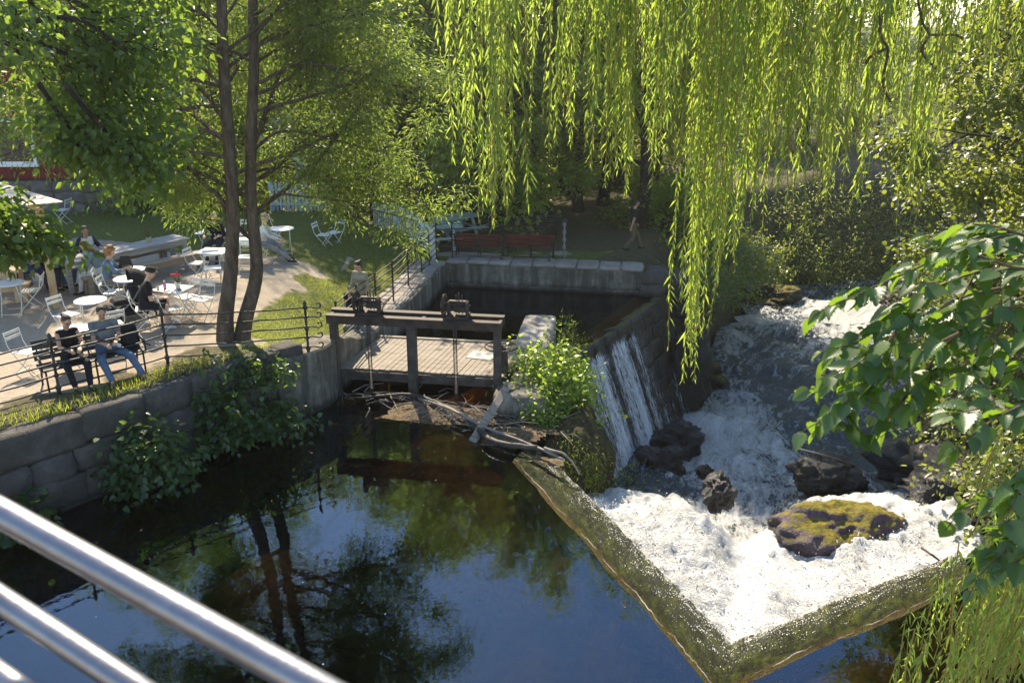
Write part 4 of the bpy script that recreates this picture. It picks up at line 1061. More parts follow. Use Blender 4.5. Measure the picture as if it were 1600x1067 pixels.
# galvanised bin, blue barrel
p = U(24, 398, 2.42); t = thing('dustbin', 'round galvanised metal bin with lid beside the timber table', 'bin', (p.x, p.y, gz(p.x, p.y)))
MB().lathe((0, 0, 0), [(.24, 0), (.27, .02), (.27, .2), (.278, .21), (.27, .22), (.275, .5), (.283, .51), (.275, .52), (.28, .76)], 20).build('bin_body', M_GALV, t)
MB().lathe((0, 0, .76), [(.295, 0), (.3, .02), (.295, .05), (.15, .09), (.001, .095)], 20).build('lid', M_GALV, t)
# ------------------------------------------------------------------ pergola
pc = Vector((-10.57, 20.25, 0)); e1 = Vector((-.74, .67, 0)); e2 = Vector((-.86, -.51, 0))
t = thing('timber_shelter', 'open shelter of pale timber posts with a flat board roof at the left edge', 'shelter', (pc.x, pc.y, gz(pc.x, pc.y)))
for a, b in ((0, 0), (2.6, 0), (0, 3.2), (2.6, 3.2)):
    q = e1 * a + e2 * b; MB().box(q + Vector((0, 0, 1.12)), (.14, .14, 2.34), .74, bev=.006).build('post', M_TIMBER, t)
for b in (0, 3.2): MB().bar(e2 * b - e1 * .15 + Vector((0, 0, 2.36)), e2 * b + e1 * 2.75 + Vector((0, 0, 2.36)), .08, .16).build('beam', M_TIMBER, t)
mb = MB()
for k in range(20):
    a = e2 * (-.3 + k * .19) + Vector((0, 0, 2.47)); mb.bar(a - e1 * .35, a + e1 * 2.95, .18, .025)
mb.build('roof', M_ROOFWOOD, t)
# ------------------------------------------------------------------ red barn
def m_boards():
    a = NT('red_board_wall'); p = a.obj(); x = a.n('SeparateXYZ', {0: p}).outputs[0]
    fr = a.math('FRACT', a.math('MULTIPLY', x, 5.0)); g = a.ramp(fr, [(0.0, 0.0), (0.06, 1.0), (0.94, 1.0), (1.0, 0.0)])
    n = a.noise(a.scalev(p, (5, 5, .5)), 2, 5, .6); col = a.ramp(n, [(.3, (.085, .012, .010)), (.7, (.19, .03, .022))])
    col = a.mix(g, (.03, .006, .005), col)
    return a.done(a.bsdf(col, .8, 0, a.bump(g, .6, .03), .2))
bx = -19.6; t = thing('red_barn', 'dark red board barn on a stone foundation behind the left leaves', 'barn', (bx, 34.2, 1.5))
MB().box((0, 0, 3.4), (12.0, 6.0, 4.4)).build('wall', m_boards(), t)
mb = MB(); rr = random.Random(4)
for k in range(3):
    x = -6
    while x < 6:
        l = rr.uniform(.5, 1.1); rock_block(mb, (x + l / 2, -2.95, .2 + k * .38), (1, 0, 0), (0, 1, 0), (0, 0, 1), l + .02, .5, .4, rr.uniform(0, 50), .04, 3); x += l
mb.box((0, .1, .55), (11.9, 6.0, 1.2)); mb.build('foundation', m_stone('barn_foundation', (.06, .055, .05), (.15, .135, .12), (.26, .24, .21), False), t)
mb = MB(); mb.add([(-6.4, -3.6, 5.3), (6.4, -3.6, 5.3), (6.4, 0, 7.8), (-6.4, 0, 7.8), (6.4, 3.6, 5.3), (-6.4, 3.6, 5.3), (-6, -3, 5.55), (-6, 3, 5.55), (6, -3, 5.55), (6, 3, 5.55)], [(0, 1, 2, 3), (3, 2, 4, 5), (6, 7, 3), (8, 9, 2)])
mb.build('roof', surf('dark_tiles', (.03, .026, .024), (.08, .06, .05), 9, .8, .5, 30), t)
for x in (-2.6, 0.2, 2.9):
    f = MB().box((x, -3.03, 2.45), (1.3, .08, 1.5)).build('window', M_PICKET, t)
    MB().box((x, -3.075, 2.45), (1.1, .02, 1.3)).build('pane', paint((.02, .025, .03), .1, 'dark_glass'), f)
    MB().box((x, -3.1, 1.67), (1.45, .14, .07)).build('sill', M_PICKET, f)
# ------------------------------------------------------------------ far benches, tables, fences, house
def slat_bench(name, label, x, y, g, rz, m_, L=1.55, frame=M_IRON):
    t = thing(name, label, 'bench', (x, y, g), rz)
    mb = MB()
    for k in range(4): mb.box((0, -.02 + k * .11, .44 - .004 * k), (L, .085, .03), bev=.006)
    mb.build('seat', m_, t); mb = MB()
    for k in range(4): mb.box((0, -.10 - .03 * k, .54 + k * .095), (L, .03, .075), rot=Matrix.Rotation(.25, 3, 'X'), bev=.005)
    mb.build('backrest', m_, t)
    for s in (-.46, 0, .46):
        MB().tube([(s * L, .34, 0), (s * L, .32, .41), (s * L, -.07, .41), (s * L, -.12, .5), (s * L, -.225, .86)], .018, 6).tube([(s * L, -.05, .42), (s * L, -.16, .0)], .018, 6).build('leg_frame', frame, t)
    if name == 'park_bench':
        for s in (-.49, .49): MB().tube([(s * L, -.16, .62), (s * L, .1, .64), (s * L, .30, .62), (s * L, .33, .44)], .02, 6).build('armrest', frame, t)
    return t
for px, lb in ((748, 'left red bench seen from behind on the far basin wall'), (829, 'right red bench seen from behind on the far basin wall')):
    p = U(px, 407, .78); slat_bench('red_bench', lb, p.x, p.y + .42, gz(p.x, p.y + .5), yaw(.12, 1), M_REDWOOD)
p = U(836, 378, .6); slat_bench('dark_bench', 'dark bench in the shade under the trees behind the red benches', p.x, p.y, gz(p.x, p.y), yaw(0.1, 1), M_DARKWOOD)
BN = Vector((-7.86, 15.98, 0)); bf = Vector((.62, -.78, 0)).normalized(); brz = yaw(bf.x, bf.y); BG = gz(BN.x, BN.y)
M_BLACKWOOD = surf('black_painted_slats', (.012, .013, .012), (.04, .042, .038), 5, .5, .2, 20)
slat_bench('park_bench', 'black slatted bench behind the iron fence with a couple sitting on it', BN.x, BN.y, BG, brz, M_BLACKWOOD, 1.85)
def picnic(label, x, y, g, rz):
    t = thing('picnic_table', label, 'picnic table', (x, y, g), rz); mb = MB()
    for k in range(5): mb.box((0, -.3 + k * .15, .74), (1.7, .14, .035))
    mb.build('tabletop', M_PALEGREEN, t)
    for s in (-1, 1): MB().box((0, s * .66, .44), (1.7, .13, .035)).box((0, s * .80, .44), (1.7, .13, .035)).build('bench_seat', M_PALEGREEN, t)
    for x_ in (-.55, .55):
        MB().bar((x_, -.62, 0), (x_, -.2, .72), .04, .1, up=(1, 0, 0)).bar((x_, .62, 0), (x_, .2, .72), .04, .1, up=(1, 0, 0)).box((x_, 0, .4), (.045, 1.65, .09)).build('leg_frame', M_PALEGREEN, t)
p = U(682, 350, 1.49); picnic('pale green picnic table behind the white picket fence, farther one', p.x, p.y, gz(p.x, p.y), .1)
p = UY(712, 372, 31.3); picnic('pale green picnic table standing just left of the red benches', p.x, p.y, gz(p.x, p.y), .55)
def pickets(name, label, pts, h, m_, step=.16, zf=gz):
    t = thing(name, label, 'fence', (pts[0][0], pts[0][1], zf(*pts[0]))); b = Vector(t.location); mb = MB(); rl = [MB(), MB()]; ps = []
    for (a, c) in zip(pts, pts[1:]):
        A = Vector((*a, zf(*a))) - b; C = Vector((*c, zf(*c))) - b; d = C - A; n = max(2, int(d.length / step)); rz = math.atan2(d.y, d.x)
        for k in range(n):
            q = A + d * (k + .5) / n; mb.box(q + Vector((0, 0, h * .53)), (.085, .022, h * .94), rz)
        for i, z in enumerate((.28, .78)): rl[i].bar(A + Vector((0, 0, h * z)) + d.normalized().cross(Vector((0, 0, 1))) * .03, C + Vector((0, 0, h * z)) + d.normalized().cross(Vector((0, 0, 1))) * .03, .05, .07)
        ps.append(MB().box(A + Vector((0, 0, h * .52)), (.1, .1, h * 1.08), rz))
    mb.build('pickets', m_, t); rl[0].build('rail', m_, t); rl[1].build('rail', m_, t)
    for q in ps: q.build('post', m_, t)
pickets('picket_fence', 'white picket fence stepping down to the corner of the basin wall', [(-2.45, 27.9), (-2.9, 29.3), (-3.45, 30.8), (-4.2, 32.4), (-5.2, 33.8)], 1.0, M_PICKET)
pickets('picket_fence', 'pale picket fence across the back of the terrace right of the twin trunks', [(-8.6, 32.5), (-7.4, 32.0), (-6.3, 31.5)], 1.05, M_PALEGREEN, .15)
p = UY(478, 332, 33); t = thing('gate_pillar', 'square pale grey pillar with cap at the end of the far picket fence', 'pillar', (p.x, p.y, gz(p.x, p.y)))
MB().box((0, 0, .95), (.42, .42, 2.2), bev=.015).build('shaft', M_PALEGREEN, t); MB().box((0, 0, 2.1), (.56, .56, .12), bev=.02).build('cap', M_PALEGREEN, t)
t = thing('white_house', 'white wooden house glimpsed through the trees behind the terrace', 'house', (-9.2, 52, -1.5))
MB().box((0, 0, 3.6), (12, 7, 8.0)).build('wall', surf('white_boards', (.62, .66, .72), (.80, .82, .85), 3, .7, .3, 8, stretch=(.4, .4, 12)), t)
MB().add([(-6.4, -4, 7.4), (6.4, -4, 7.4), (6.4, 0, 10.4), (-6.4, 0, 10.4), (6.4, 4, 7.4), (-6.4, 4, 7.4)], [(0, 1, 2, 3), (3, 2, 4, 5)]).build('roof', surf('roof_tiles', (.05, .03, .025), (.12, .07, .055), 8, .8, .4, 30), t)
for x in (-4.2, -1.5, 1.2, 4.0):
    for z in (2.2, 5.2):
        f = MB().box((x, -3.53, z), (1.15, .1, 1.6)).build('window', M_PICKET, t); MB().box((x, -3.59, z), (.92, .03, 1.36)).build('pane', paint((.03, .04, .06), .1, 'dark_glass'), f)
p = U(657, 352, .78); t = thing('lamp_post', 'slim black lamp post behind the picnic tables', 'lamp post', (p.x, p.y, gz(p.x, p.y)))
MB().lathe((0, 0, 0), [(.09, 0), (.09, .3), (.045, .4), (.035, 2.9)], 10).build('pole', M_IRON, t)
MB().lathe((0, 0, 2.9), [(.05, 0), (.14, .32), (.16, .34), (.03, .5), (.01, .56)], 8).build('lantern', M_IRON, t)
p = U(881, 402, .76); t = thing('twisted_post', 'short post of twisted iron right of the red benches', 'post', (p.x, p.y, gz(p.x, p.y)))
vs = []; fs = []
for i in range(41):
    a = i * .38
    for k in range(4): vs.append((.06 * math.cos(a + k * PI / 2) * (1.0 if k % 2 else .55), .06 * math.sin(a + k * PI / 2) * (1 if k % 2 else .55), i * .03))
for i in range(40):
    for k in range(4): fs.append((i * 4 + k, i * 4 + (k + 1) % 4, i * 4 + 4 + (k + 1) % 4, i * 4 + 4 + k))
MB().add(vs, fs).build('twisted_bar', surf('galvanised_twist', (.10, .10, .10), (.3, .3, .3), 5, .5, .2, 20), t)
MB().lathe((0, 0, 1.18), [(.07, 0), (.08, .03), (.07, .1), (.005, .13)], 10).build('cap', M_IRON, t)
# stroller
p = U(207, 497, 1.6); t = thing('pushchair', 'black pushchair with raised hood beside the man in a cap', 'pushchair', (p.x, p.y, gz(p.x, p.y)), yaw(.8, .6))
M_BLK = fabric((0.022, 0.022, 0.025)); FR = paint((0.25, 0.25, 0.26), .4, 'frame_alloy')
for sx in (-.26, .26):
    for yy, r in ((-.42, .13), (.36, .10)):
        w1 = MB().tube([(sx, yy + r * math.cos(a), r + r * math.sin(a)) for a in np.linspace(0, 2 * PI, 21)[:-1]], .022, 6, closed=True).build('wheel', M_BLK, t)
        mb = MB()
        for k in range(5):
            a = k * 2 * PI / 5; mb.tube([(sx, yy, r), (sx, yy + r * math.cos(a), r + r * math.sin(a))], .008, 4)
        mb.build('spokes', FR, w1)
    MB().tube([(sx * .9, -.42, .13), (sx, .0, .48), (sx, .36, .95), (sx, .62, 1.04)], .014, 6).tube([(sx * .9, .36, .10), (sx, .0, .48), (sx, -.2, .62)], .014, 6).build('frame_side', FR, t)
MB().tube([(-.26, .62, 1.04), (0, .66, 1.05), (.26, .62, 1.04)], .018, 6).build('handle', M_BLK, t)
vs = []; fs = []
for i in range(9):
    for k in range(9):
        a = PI * k / 8; b = -.2 + i * .21
        r_ = .27
        vs.append((r_ * math.cos(a), .1 + .36 * math.sin(b) * (.45 + .55 * math.sin(a)), .78 + .34 * math.sin(a) * math.cos(b) + .02))
for i in range(8):
    for k in range(8): fs.append((i * 9 + k, i * 9 + k + 1, i * 9 + k + 10, i * 9 + k + 9))
MB().add(vs, fs, True).build('hood', M_BLK, t)
MB().box((0, .12, .56), (.42, .24, .42), rot=Matrix.Rotation(.4, 3, 'X'), bev=.06).box((0, -.18, .44), (.42, .42, .12), bev=.05).box((0, -.42, .26), (.36, .12, .2), bev=.03).build('seat', M_BLK, t)
MB().box((0, .05, .2), (.4, .5, .16), bev=.05).build('basket', M_BLK, t)
# ------------------------------------------------------------------ people
_dg = None
def remeshed(name, prims, voxel, mat, smooth=4):
    """prims: ('c', p0, r0, p1, r1) tapered capsules or ('e', centre, radii, rotation) ellipsoids -> one continuous surface"""
    bm = bmesh.new()
    for pr in prims:
        if pr[0] == 'c':
            _, a, ra, b, rb = pr; a, b = Vector(a), Vector(b); d = b - a; L = max(d.length, 1e-5); q = d.to_track_quat('Z', 'Y').to_matrix(); seg = 12; rings = []
            for k in range(5): t = -PI / 2 + k * PI / 8; rings.append((ra * math.cos(t), ra * math.sin(t)))
            for k in range(5): t = k * PI / 8; rings.append((rb * math.cos(t), L + rb * math.sin(t)))
            R = []
            for rad, z in rings: R.append([bm.verts.new(a + q @ Vector((max(rad, 1e-4) * math.cos(2 * PI * j / seg), max(rad, 1e-4) * math.sin(2 * PI * j / seg), z))) for j in range(seg)])
            for i in range(len(R) - 1):
                for j in range(seg): bm.faces.new((R[i][j], R[i][(j + 1) % seg], R[i + 1][(j + 1) % seg], R[i + 1][j]))
            bm.faces.new(R[0][::-1]); bm.faces.new(R[-1])
        else:
            _, c, rad, rot = pr; M = Matrix.Translation(Vector(c)) @ (rot.to_4x4() if rot is not None else Matrix.Identity(4)) @ Matrix.Diagonal((*rad, 1))
            bmesh.ops.create_icosphere(bm, subdivisions=3, radius=1, matrix=M)
    me = bpy.data.meshes.new(name); bm.to_mesh(me); bm.free()
    ob = bpy.data.objects.new('tmp_body', me); COL.objects.link(ob)
    m = ob.modifiers.new('r', 'REMESH'); m.mode = 'VOXEL'; m.voxel_size = voxel; m.use_smooth_shade = True
    s = ob.modifiers.new('s', 'SMOOTH'); s.factor = .5; s.iterations = smooth
    dg = bpy.context.evaluated_depsgraph_get(); ev = ob.evaluated_get(dg)
    out = bpy.data.meshes.new_from_object(ev); out.name = name; out.materials.clear(); out.materials.append(mat)
    out.polygons.foreach_set('use_smooth', [True] * len(out.polygons))
    bpy.data.objects.remove(ob); bpy.data.meshes.remove(me); return out
def skin_mat(c):
    key = ('skin',) + tuple(c)
    if key not in MATS:
        a = NT('skin'); n = a.noise(a.obj(), 18, 4, .6); col = a.ramp(n, [(.3, tuple(x * .8 for x in c)), (.7, c)])
        MATS[key] = a.done(a.bsdf(col, .5, 0, a.bump(a.noise(a.obj(), 120, 3), .15, .003), .4, Subsurface_Weight=.12, Subsurface_Scale=.02))
    return MATS[key]
def hair_mat(c):
    key = ('hair',) + tuple(c)
    if key not in MATS: MATS[key] = surf('hair', tuple(x * .5 for x in c), c, 30, .5, .8, 90, stretch=(3, 3, .6), bdist=.01)
    return MATS[key]
def ik(a, b, l1, l2, pole):
    a, b = Vector(a), Vector(b); d = b - a; L = d.length
    if L > (l1 + l2) * .995: d = d * ((l1 + l2) * .995 / L); b = a + d; L = d.length
    x = (l1 * l1 - l2 * l2 + L * L) / (2 * L); h = math.sqrt(max(l1 * l1 - x * x, 0)); n = d.normalized()
    p = Vector(pole); p = p - n * p.dot(n); p = p.normalized() if p.length > 1e-5 else Vector((0, 0, 1))
    return a + n * x + p * h, b
def person(label, loc, rz, hip, lean, hands, feet, skin, shirt, pants, hair, hairstyle='short', sleeve='short', shorts=False, head=(0.0, 0.0), height=1.7, female=False, vox=.011, shoes=(.03, .03, .03), lower=None, cap=None, curl=.9, glasses=None, kn=(0.35, 1, .5), jacket=None, elbow=(.6, -.7, -.5)):
    """local axes: +y forward, +x right. hip = height of the hip joints; lean in degrees; hands/feet = (left, right) targets"""
    k = height / 1.7; t = thing('person', label, 'person', loc, rz)
    H = Vector((0, 0, hip)); la = math.radians(lean); up = Vector((0, math.sin(la), math.cos(la))); fw = Vector((0, math.cos(la), -math.sin(la))); X = Vector((1, 0, 0))
    sw = (.165 if female else .19) * k; hw = .095 * k; TL = .50 * k
    neck = H + up * TL; chest = H + up * TL * .72; waist = H + up * TL * .30
    hp, hy = math.radians(head[0]), math.radians(head[1])
    HR = Matrix.Rotation(-hy, 3, 'Z') @ Matrix.Rotation(-(hp + la * .5), 3, 'X')
    hc = neck + up * .07 * k + HR @ Vector((0, .025 * k, .115 * k))
    body = []; sh = []; pt = []; so_ = []
    wr = .115 if female else .13
    def tor(o, e):
        o += [('c', H + X * hw * .8, (.105 + e) * k, H - X * hw * .8, (.105 + e) * k), ('c', H + X * .05 * k, (.10 + e) * k, waist + X * .045 * k, (wr * .80 + e) * k), ('c', H - X * .05 * k, (.10 + e) * k, waist - X * .045 * k, (wr * .80 + e) * k),
              ('c', waist + X * .045 * k, (wr * .80 + e) * k, chest + X * .075 * k, (.098 + e) * k), ('c', waist - X * .045 * k, (wr * .80 + e) * k, chest - X * .075 * k, (.098 + e) * k), ('c', chest + X * .075 * k, (.098 + e) * k, neck + X * (sw - .05 * k) - up * .045 * k, (.052 + e) * k),
              ('c', chest - X * .075 * k, (.098 + e) * k, neck - X * (sw - .05 * k) - up * .045 * k, (.052 + e) * k), ('c', chest + X * .06 * k, (.10 + e) * k, chest - X * .06 * k, (.10 + e) * k), ('c', neck + X * (sw - .02 * k) - up * .05 * k, (.05 + e) * k, neck - X * (sw - .02 * k) - up * .05 * k, (.05 + e) * k)]
        if female: o += [('e', chest + X * .06 * k + fw * .075 * k - up * .02 * k, ((.062 + e) * k,) * 3, None), ('e', chest - X * .06 * k + fw * .075 * k - up * .02 * k, ((.062 + e) * k,) * 3, None)]
    tor(body, 0); tor(sh, .012)
    body += [('c', neck - up * .02 * k, .056 * k, neck + up * .075 * k + fw * .012, .050 * k)]
    # head: skull, jaw, nose, ears
    def hd(v): return hc + HR @ (Vector(v) * k)
    body += [('e', hd((0, -.012, .018)), (.076 * k, .094 * k, .095 * k), HR), ('e', hd((0, .02, -.05)), (.058 * k, .068 * k, .066 * k), HR), ('e', hd((0, .045, -.095)), (.028 * k, .032 * k, .022 * k), HR), ('c', hd((0, .082, .008)), .010 * k, hd((0, .104, -.03)), .015 * k),
             ('e', hd((.03, .066, -.022)), (.025 * k, .02 * k, .02 * k), HR), ('e', hd((-.03, .066, -.022)), (.025 * k, .02 * k, .02 * k), HR), ('c', hd((-.04, .075, .028)), .012 * k, hd((.04, .075, .028)), .012 * k),
             ('e', hd((.076, -.01, -.012)), (.011 * k, .02 * k, .032 * k), HR), ('e', hd((-.076, -.01, -.012)), (.011 * k, .02 * k, .032 * k), HR)]
    for s, hand in zip((-1, 1), hands):
        sp = neck + X * s * sw - up * .05 * k; el, w_ = ik(sp, hand, .29 * k, .25 * k, (elbow[0] * s, elbow[1], elbow[2]))
        body += [('c', sp, .047 * k, el, .037 * k), ('c', el, .038 * k, w_, .025 * k)]
        f = (w_ - el).normalized(); pn = (X * s * -.35 + Vector((0, 0, -1))); pn = (pn - f * pn.dot(f)).normalized(); sd = f.cross(pn).normalized()
        if sd.dot(X * s) < 0: sd = -sd                                  # little-finger side outwards
        for j in range(4):                                             # palm and four fingers
            o_ = sd * (-.030 + .020 * j) * k; a = w_ + f * .085 * k + o_; body.append(('c', w_ + f * .015 * k + o_ * .6, .015 * k, a, .0125 * k))
            l = (.036, .042, .039, .030)[j] * k; c1 = f * math.cos(.5 * curl) + pn * math.sin(.5 * curl); c2 = f * math.cos(1.2 * curl) + pn * math.sin(1.2 * curl)
            b = a + c1 * l; body += [('c', a, .0105 * k, b, .0098 * k), ('c', b, .0098 * k, b + c2 * l * .85, .0088 * k)]
        th = w_ + f * .03 * k - sd * .035 * k; te = th + (f * .6 - sd * .45 + pn * .5).normalized() * .036 * k; body += [('c', w_ + f * .02 * k - sd * .015 * k, .016 * k, th, .014 * k), ('c', th, .0125 * k, te, .011 * k), ('c', te, .011 * k, te + (f + pn * .4).normalized() * .026 * k, .0095 * k)]
        if sleeve != 'none':
            e_ = sp + (el - sp) * (.62 if sleeve == 'short' else 1.0); sh.append(('c', sp, .062 * k, e_, .055 * k if sleeve == 'short' else .050 * k))
            if sleeve == 'long': sh.append(('c', el, .050 * k, el + (w_ - el) * .9, .038 * k))
            if sleeve == 'mid': sh.append(('c', el, .049 * k, el + (w_ - el) * .45, .044 * k))
    pt += [('c', H + X * hw * .8, .122 * k, H - X * hw * .8, .122 * k), ('c', H + X * .05, .118 * k, H + up * .10 * k, .108 * k)]
    for s, ft in zip((-1, 1), feet):
        hj = H + X * s * hw; ft = Vector(ft[:3]); an = ft + Vector((0, 0, .085 * k)); kne, an = ik(hj, an, .43 * k, .41 * k, (kn[0] * s, kn[1], kn[2]))
        body += [('c', hj, .085 * k, kne, .056 * k), ('c', kne, .057 * k, kne + (an - kne) * .35, .056 * k), ('c', kne + (an - kne) * .35, .056 * k, an, .036 * k)]
        fd = Vector((.18 * s, 1, 0)).normalized(); so_ = [('c', an - fd * .03 * k - Vector((0, 0, .045 * k)), .042 * k, an + fd * .10 * k - Vector((0, 0, .05 * k)), .038 * k), ('c', an + fd * .10 * k - Vector((0, 0, .05 * k)), .038 * k, an + fd * .165 * k - Vector((0, 0, .057 * k)), .028 * k), ('c', an + Vector((0, 0, -.04)), .044 * k, an + Vector((0, 0, .0)), .042 * k)]
        link('shoe', remeshed('shoe', so_, vox, fabric(shoes), 2), t)
        body += [('c', an, .035 * k, an + fd * .10 * k - Vector((0, 0, .05 * k)), .028 * k), ('c', an + fd * .10 * k - Vector((0, 0, .05 * k)), .028 * k, an + fd * .15 * k - Vector((0, 0, .058 * k)), .02 * k)]
        if shorts: pt += [('c', hj, .102 * k, kne - (kne - hj) * .12, .080 * k)]
        else: pt += [('c', hj, .102 * k, kne, .072 * k), ('c', kne, .072 * k, kne + (an - kne) * .93, .052 * k)]
    link('body', remeshed('body', body, vox * .8, skin_mat(skin), 3), t)
    link('shirt', remeshed('shirt', sh, vox, fabric(shirt), 3), t)
    link('shorts' if shorts else 'trousers', remeshed('trousers', pt, vox, fabric(pants), 3), t)
    # face details
    mb = MB()
    for s in (-1, 1): mb.lathe(hd((.03 * s, .080, .004)), [(.001, -.008), (.009, -.004), (.009, .004), (.001, .008)], 8, HR)
    mb.build('eyes', paint((.03, .02, .015), .2, 'eye'), t)
    MB().tube([hd((-.024, .083, -.066)), hd((0, .092, -.064)), hd((.024, .083, -.066))], .0055, 6).build('mouth', paint((.42, .16, .13), .5, 'lips'), t)
    if glasses:
        mb = MB()
        for s in (-1, 1): mb.tube([hd((.032 * s + .022 * math.cos(a), .094, .006 + .019 * math.sin(a))) for a in np.linspace(0, 2 * PI, 13)[:-1]], .003, 4, closed=True).tube([hd((.054 * s, .092, .008)), hd((.078 * s, 0, .006))], .003, 4)
        mb.build('glasses', paint((.02, .02, .02), .3, 'frames'), t)
    if cap:
        link('cap', remeshed('cap', [('e', hd((0, -.012, .05)), (.086 * k, .104 * k, .080 * k), HR), ('e', hd((0, .10, .05)), (.065 * k, .07 * k, .012 * k), HR)], vox * .8, fabric(cap), 2), t)
    elif hair:
        hs = [('e', hd((0, -.030, .045)), (.084 * k, .096 * k, .082 * k), HR), ('e', hd((0, -.055, -.005)), (.076 * k, .065 * k, .08 * k), HR)]
        if hairstyle == 'crop': hs = [('e', hd((0, -.026, .036)), (.081 * k, .096 * k, .083 * k), HR), ('e', hd((0, -.05, -.005)), (.076 * k, .062 * k, .07 * k), HR)]
        if hairstyle == 'bun': hs += [('e', hd((0, -.135, .05)), (.045 * k,) * 3, None)]
        if hairstyle == 'tail': hs += [('e', hd((0, -.125, .04)), (.035 * k,) * 3, None), ('c', hd((0, -.14, .03)), .03 * k, hd((0, -.15, -.12)), .018 * k)]
        if hairstyle == 'long':
            for s in (-1, 1): hs += [('c', hd((.062 * s, -.02, .03)), .036 * k, hd((.075 * s, -.02, -.20)), .036 * k), ('c', hd((.04 * s, -.07, 0)), .05 * k, hd((.05 * s, -.085, -.24)), .04 * k)]
        if hairstyle == 'curly':
            rr_ = random.Random(5)
            for i in range(70):
                v = Vector((rr_.gauss(0, 1), rr_.gauss(-.5, .8), rr_.gauss(.1, .9))).normalized(); c = Vector((.115 * v.x, -.03 + .10 * v.y, .03 + .125 * v.z))
                if v.y > .35 and v.z < .5: continue
                hs.append(('e', hd(c), (rr_.uniform(.028, .042) * k,) * 3, None))
        link('hair', remeshed('hair', hs, vox * .8, hair_mat(hair), 1), t)
    if jacket:
        j = []; tor(j, .024); j = j[:9]
        for s, hand in zip((-1, 1), hands):
            sp = neck + X * s * sw - up * .05 * k; el, w_ = ik(sp, hand, .29 * k, .25 * k, (elbow[0] * s, elbow[1], elbow[2])); j += [('c', sp, .066 * k, el, .056 * k), ('c', el, .056 * k, el + (w_ - el) * .85, .044 * k)]
        # open front: shift the shell backwards
        j = [('c', p[1] - fw * .03, p[2], p[3] - fw * .03, p[4]) if i < 9 else p for i, p in enumerate(j)]
        link('jacket', remeshed('jacket', j, vox, fabric(jacket), 3), t)
    return t
SK1, SK2, SK3 = (.62, .38, .27), (.55, .31, .20), (.48, .27, .18)
def on_seat(x, y, g, f, dx=0, dy=0): return (x + f[0] * dy + f[1] * dx, y + f[1] * dy - f[0] * dx, g)
# couple on the black bench
bx_ = Vector((-bf.y, bf.x, 0)) * -1      # bench left-right axis
def bench_pt(u, v): return (BN.x + bx_.x * u + bf.x * v, BN.y + bx_.y * u + bf.y * v, BG)
bx_ = Vector((bf.y, -bf.x, 0))           # local +x of a sitter facing bf
sx = -1 if bx_.x > 0 else 1
p = bench_pt(.33, .02)
person('woman in black sleeveless top and glasses looking at her phone on the black bench', p, brz, .53, -6, [(-.10, .36, .74), (.10, .36, .74)], [(-.12, .58, 0), (.12, .50, 0)], SK2, (.014, .014, .016), (.015, .017, .024), (.05, .03, .02), 'bun', 'none', False, (28, -14), 1.66, True, .010, (.03, .028, .028), glasses=True)
p2 = bench_pt(-.30, .02)
person('man in grey t-shirt and blue jeans looking down at his phone on the black bench', p2, brz, .54, -4, [(-.10, .34, .74), (.12, .36, .72)], [(-.40, .66, 0), (.15, .66, 0)], SK2, (.20, .21, .21), (.10, .16, .27), (.03, .02, .015), 'crop', 'short', False, (32, 8), 1.80, False, .010, (.12, .09, .07), kn=(.6, 1, .5))
def facing(pt, rz, v): return Vector(pt) + Matrix.Rotation(rz, 3, 'Z') @ Vector(v)
for pt, lb in ((p, 'dark phone held by the woman in the black sleeveless top'), (p2, 'dark phone held by the man in the grey t-shirt')):
    q = facing(pt, brz, (0, .45, .78)); o = MB().box(q, (.075, .012, .145), rot=Matrix.Rotation(brz, 3, 'Z') @ Matrix.Rotation(-.9, 3, 'X'), bev=.003).build('mobile_phone', paint((.015, .015, .018), .2, 'phone')); tag(o, lb, 'phone')
q = facing(p, brz, (0, .24, .67)); o = link('handbag', remeshed('handbag', [('c', (-.13, 0, 0), .05, (.13, 0, 0), .05), ('c', (-.12, .06, -.02), .035, (.12, .06, -.02), .035)], .012, fabric((.02, .02, .022)), 2), None, q); o.rotation_euler = (0, 0, brz); tag(o, 'black bag on the lap of the woman on the black bench', 'bag')
q = bench_pt(-.74, .0); o = thing('backpack', 'black backpack standing on the right end of the black bench', 'backpack', (q[0], q[1], BG + .465), brz)
link('bag_body', remeshed('bag_body', [('c', (-.09, 0, .09), .09, (.09, 0, .09), .09), ('c', (-.09, 0, .09), .09, (-.06, -.02, .36), .08), ('c', (.09, 0, .09), .09, (.06, -.02, .36), .08), ('c', (-.06, -.02, .36), .08, (.06, -.02, .36), .08)], .015, fabric((.02, .02, .023)), 2), o)
link('front_pocket', remeshed('front_pocket', [('c', (-.07, .09, .10), .05, (.07, .09, .10), .05), ('c', (-.06, .085, .2), .045, (.06, .085, .2), .045)], .012, fabric((.03, .03, .034)), 2), o)
MB().tube([(-.04, -.04, .44), (0, -.05, .48), (.04, -.04, .44)], .012, 6).tube([(-.3, .2, .0), (-.2, .12, .05), (-.12, .08, .1)], .014, 6).build('strap', fabric((.02, .02, .022)), o)
def seated(key, label, **kw):
    x, y, g, rz = ch[key]; return person(label, (x, y, g), rz, .54, **kw)
# man in black with cap
seated('cap', 'man in black t-shirt, shorts and dark cap seated by the pushchair', lean=14, hands=[(-.2, .40, .70), (.2, .40, .70)], feet=[(-.14, .46, 0), (.16, .40, 0)], skin=SK1, shirt=(.013, .013, .015), pants=(.018, .019, .024), hair=None, cap=(.03, .033, .03), shorts=True, head=(12, 8), height=1.78, shoes=(.6, .6, .6))
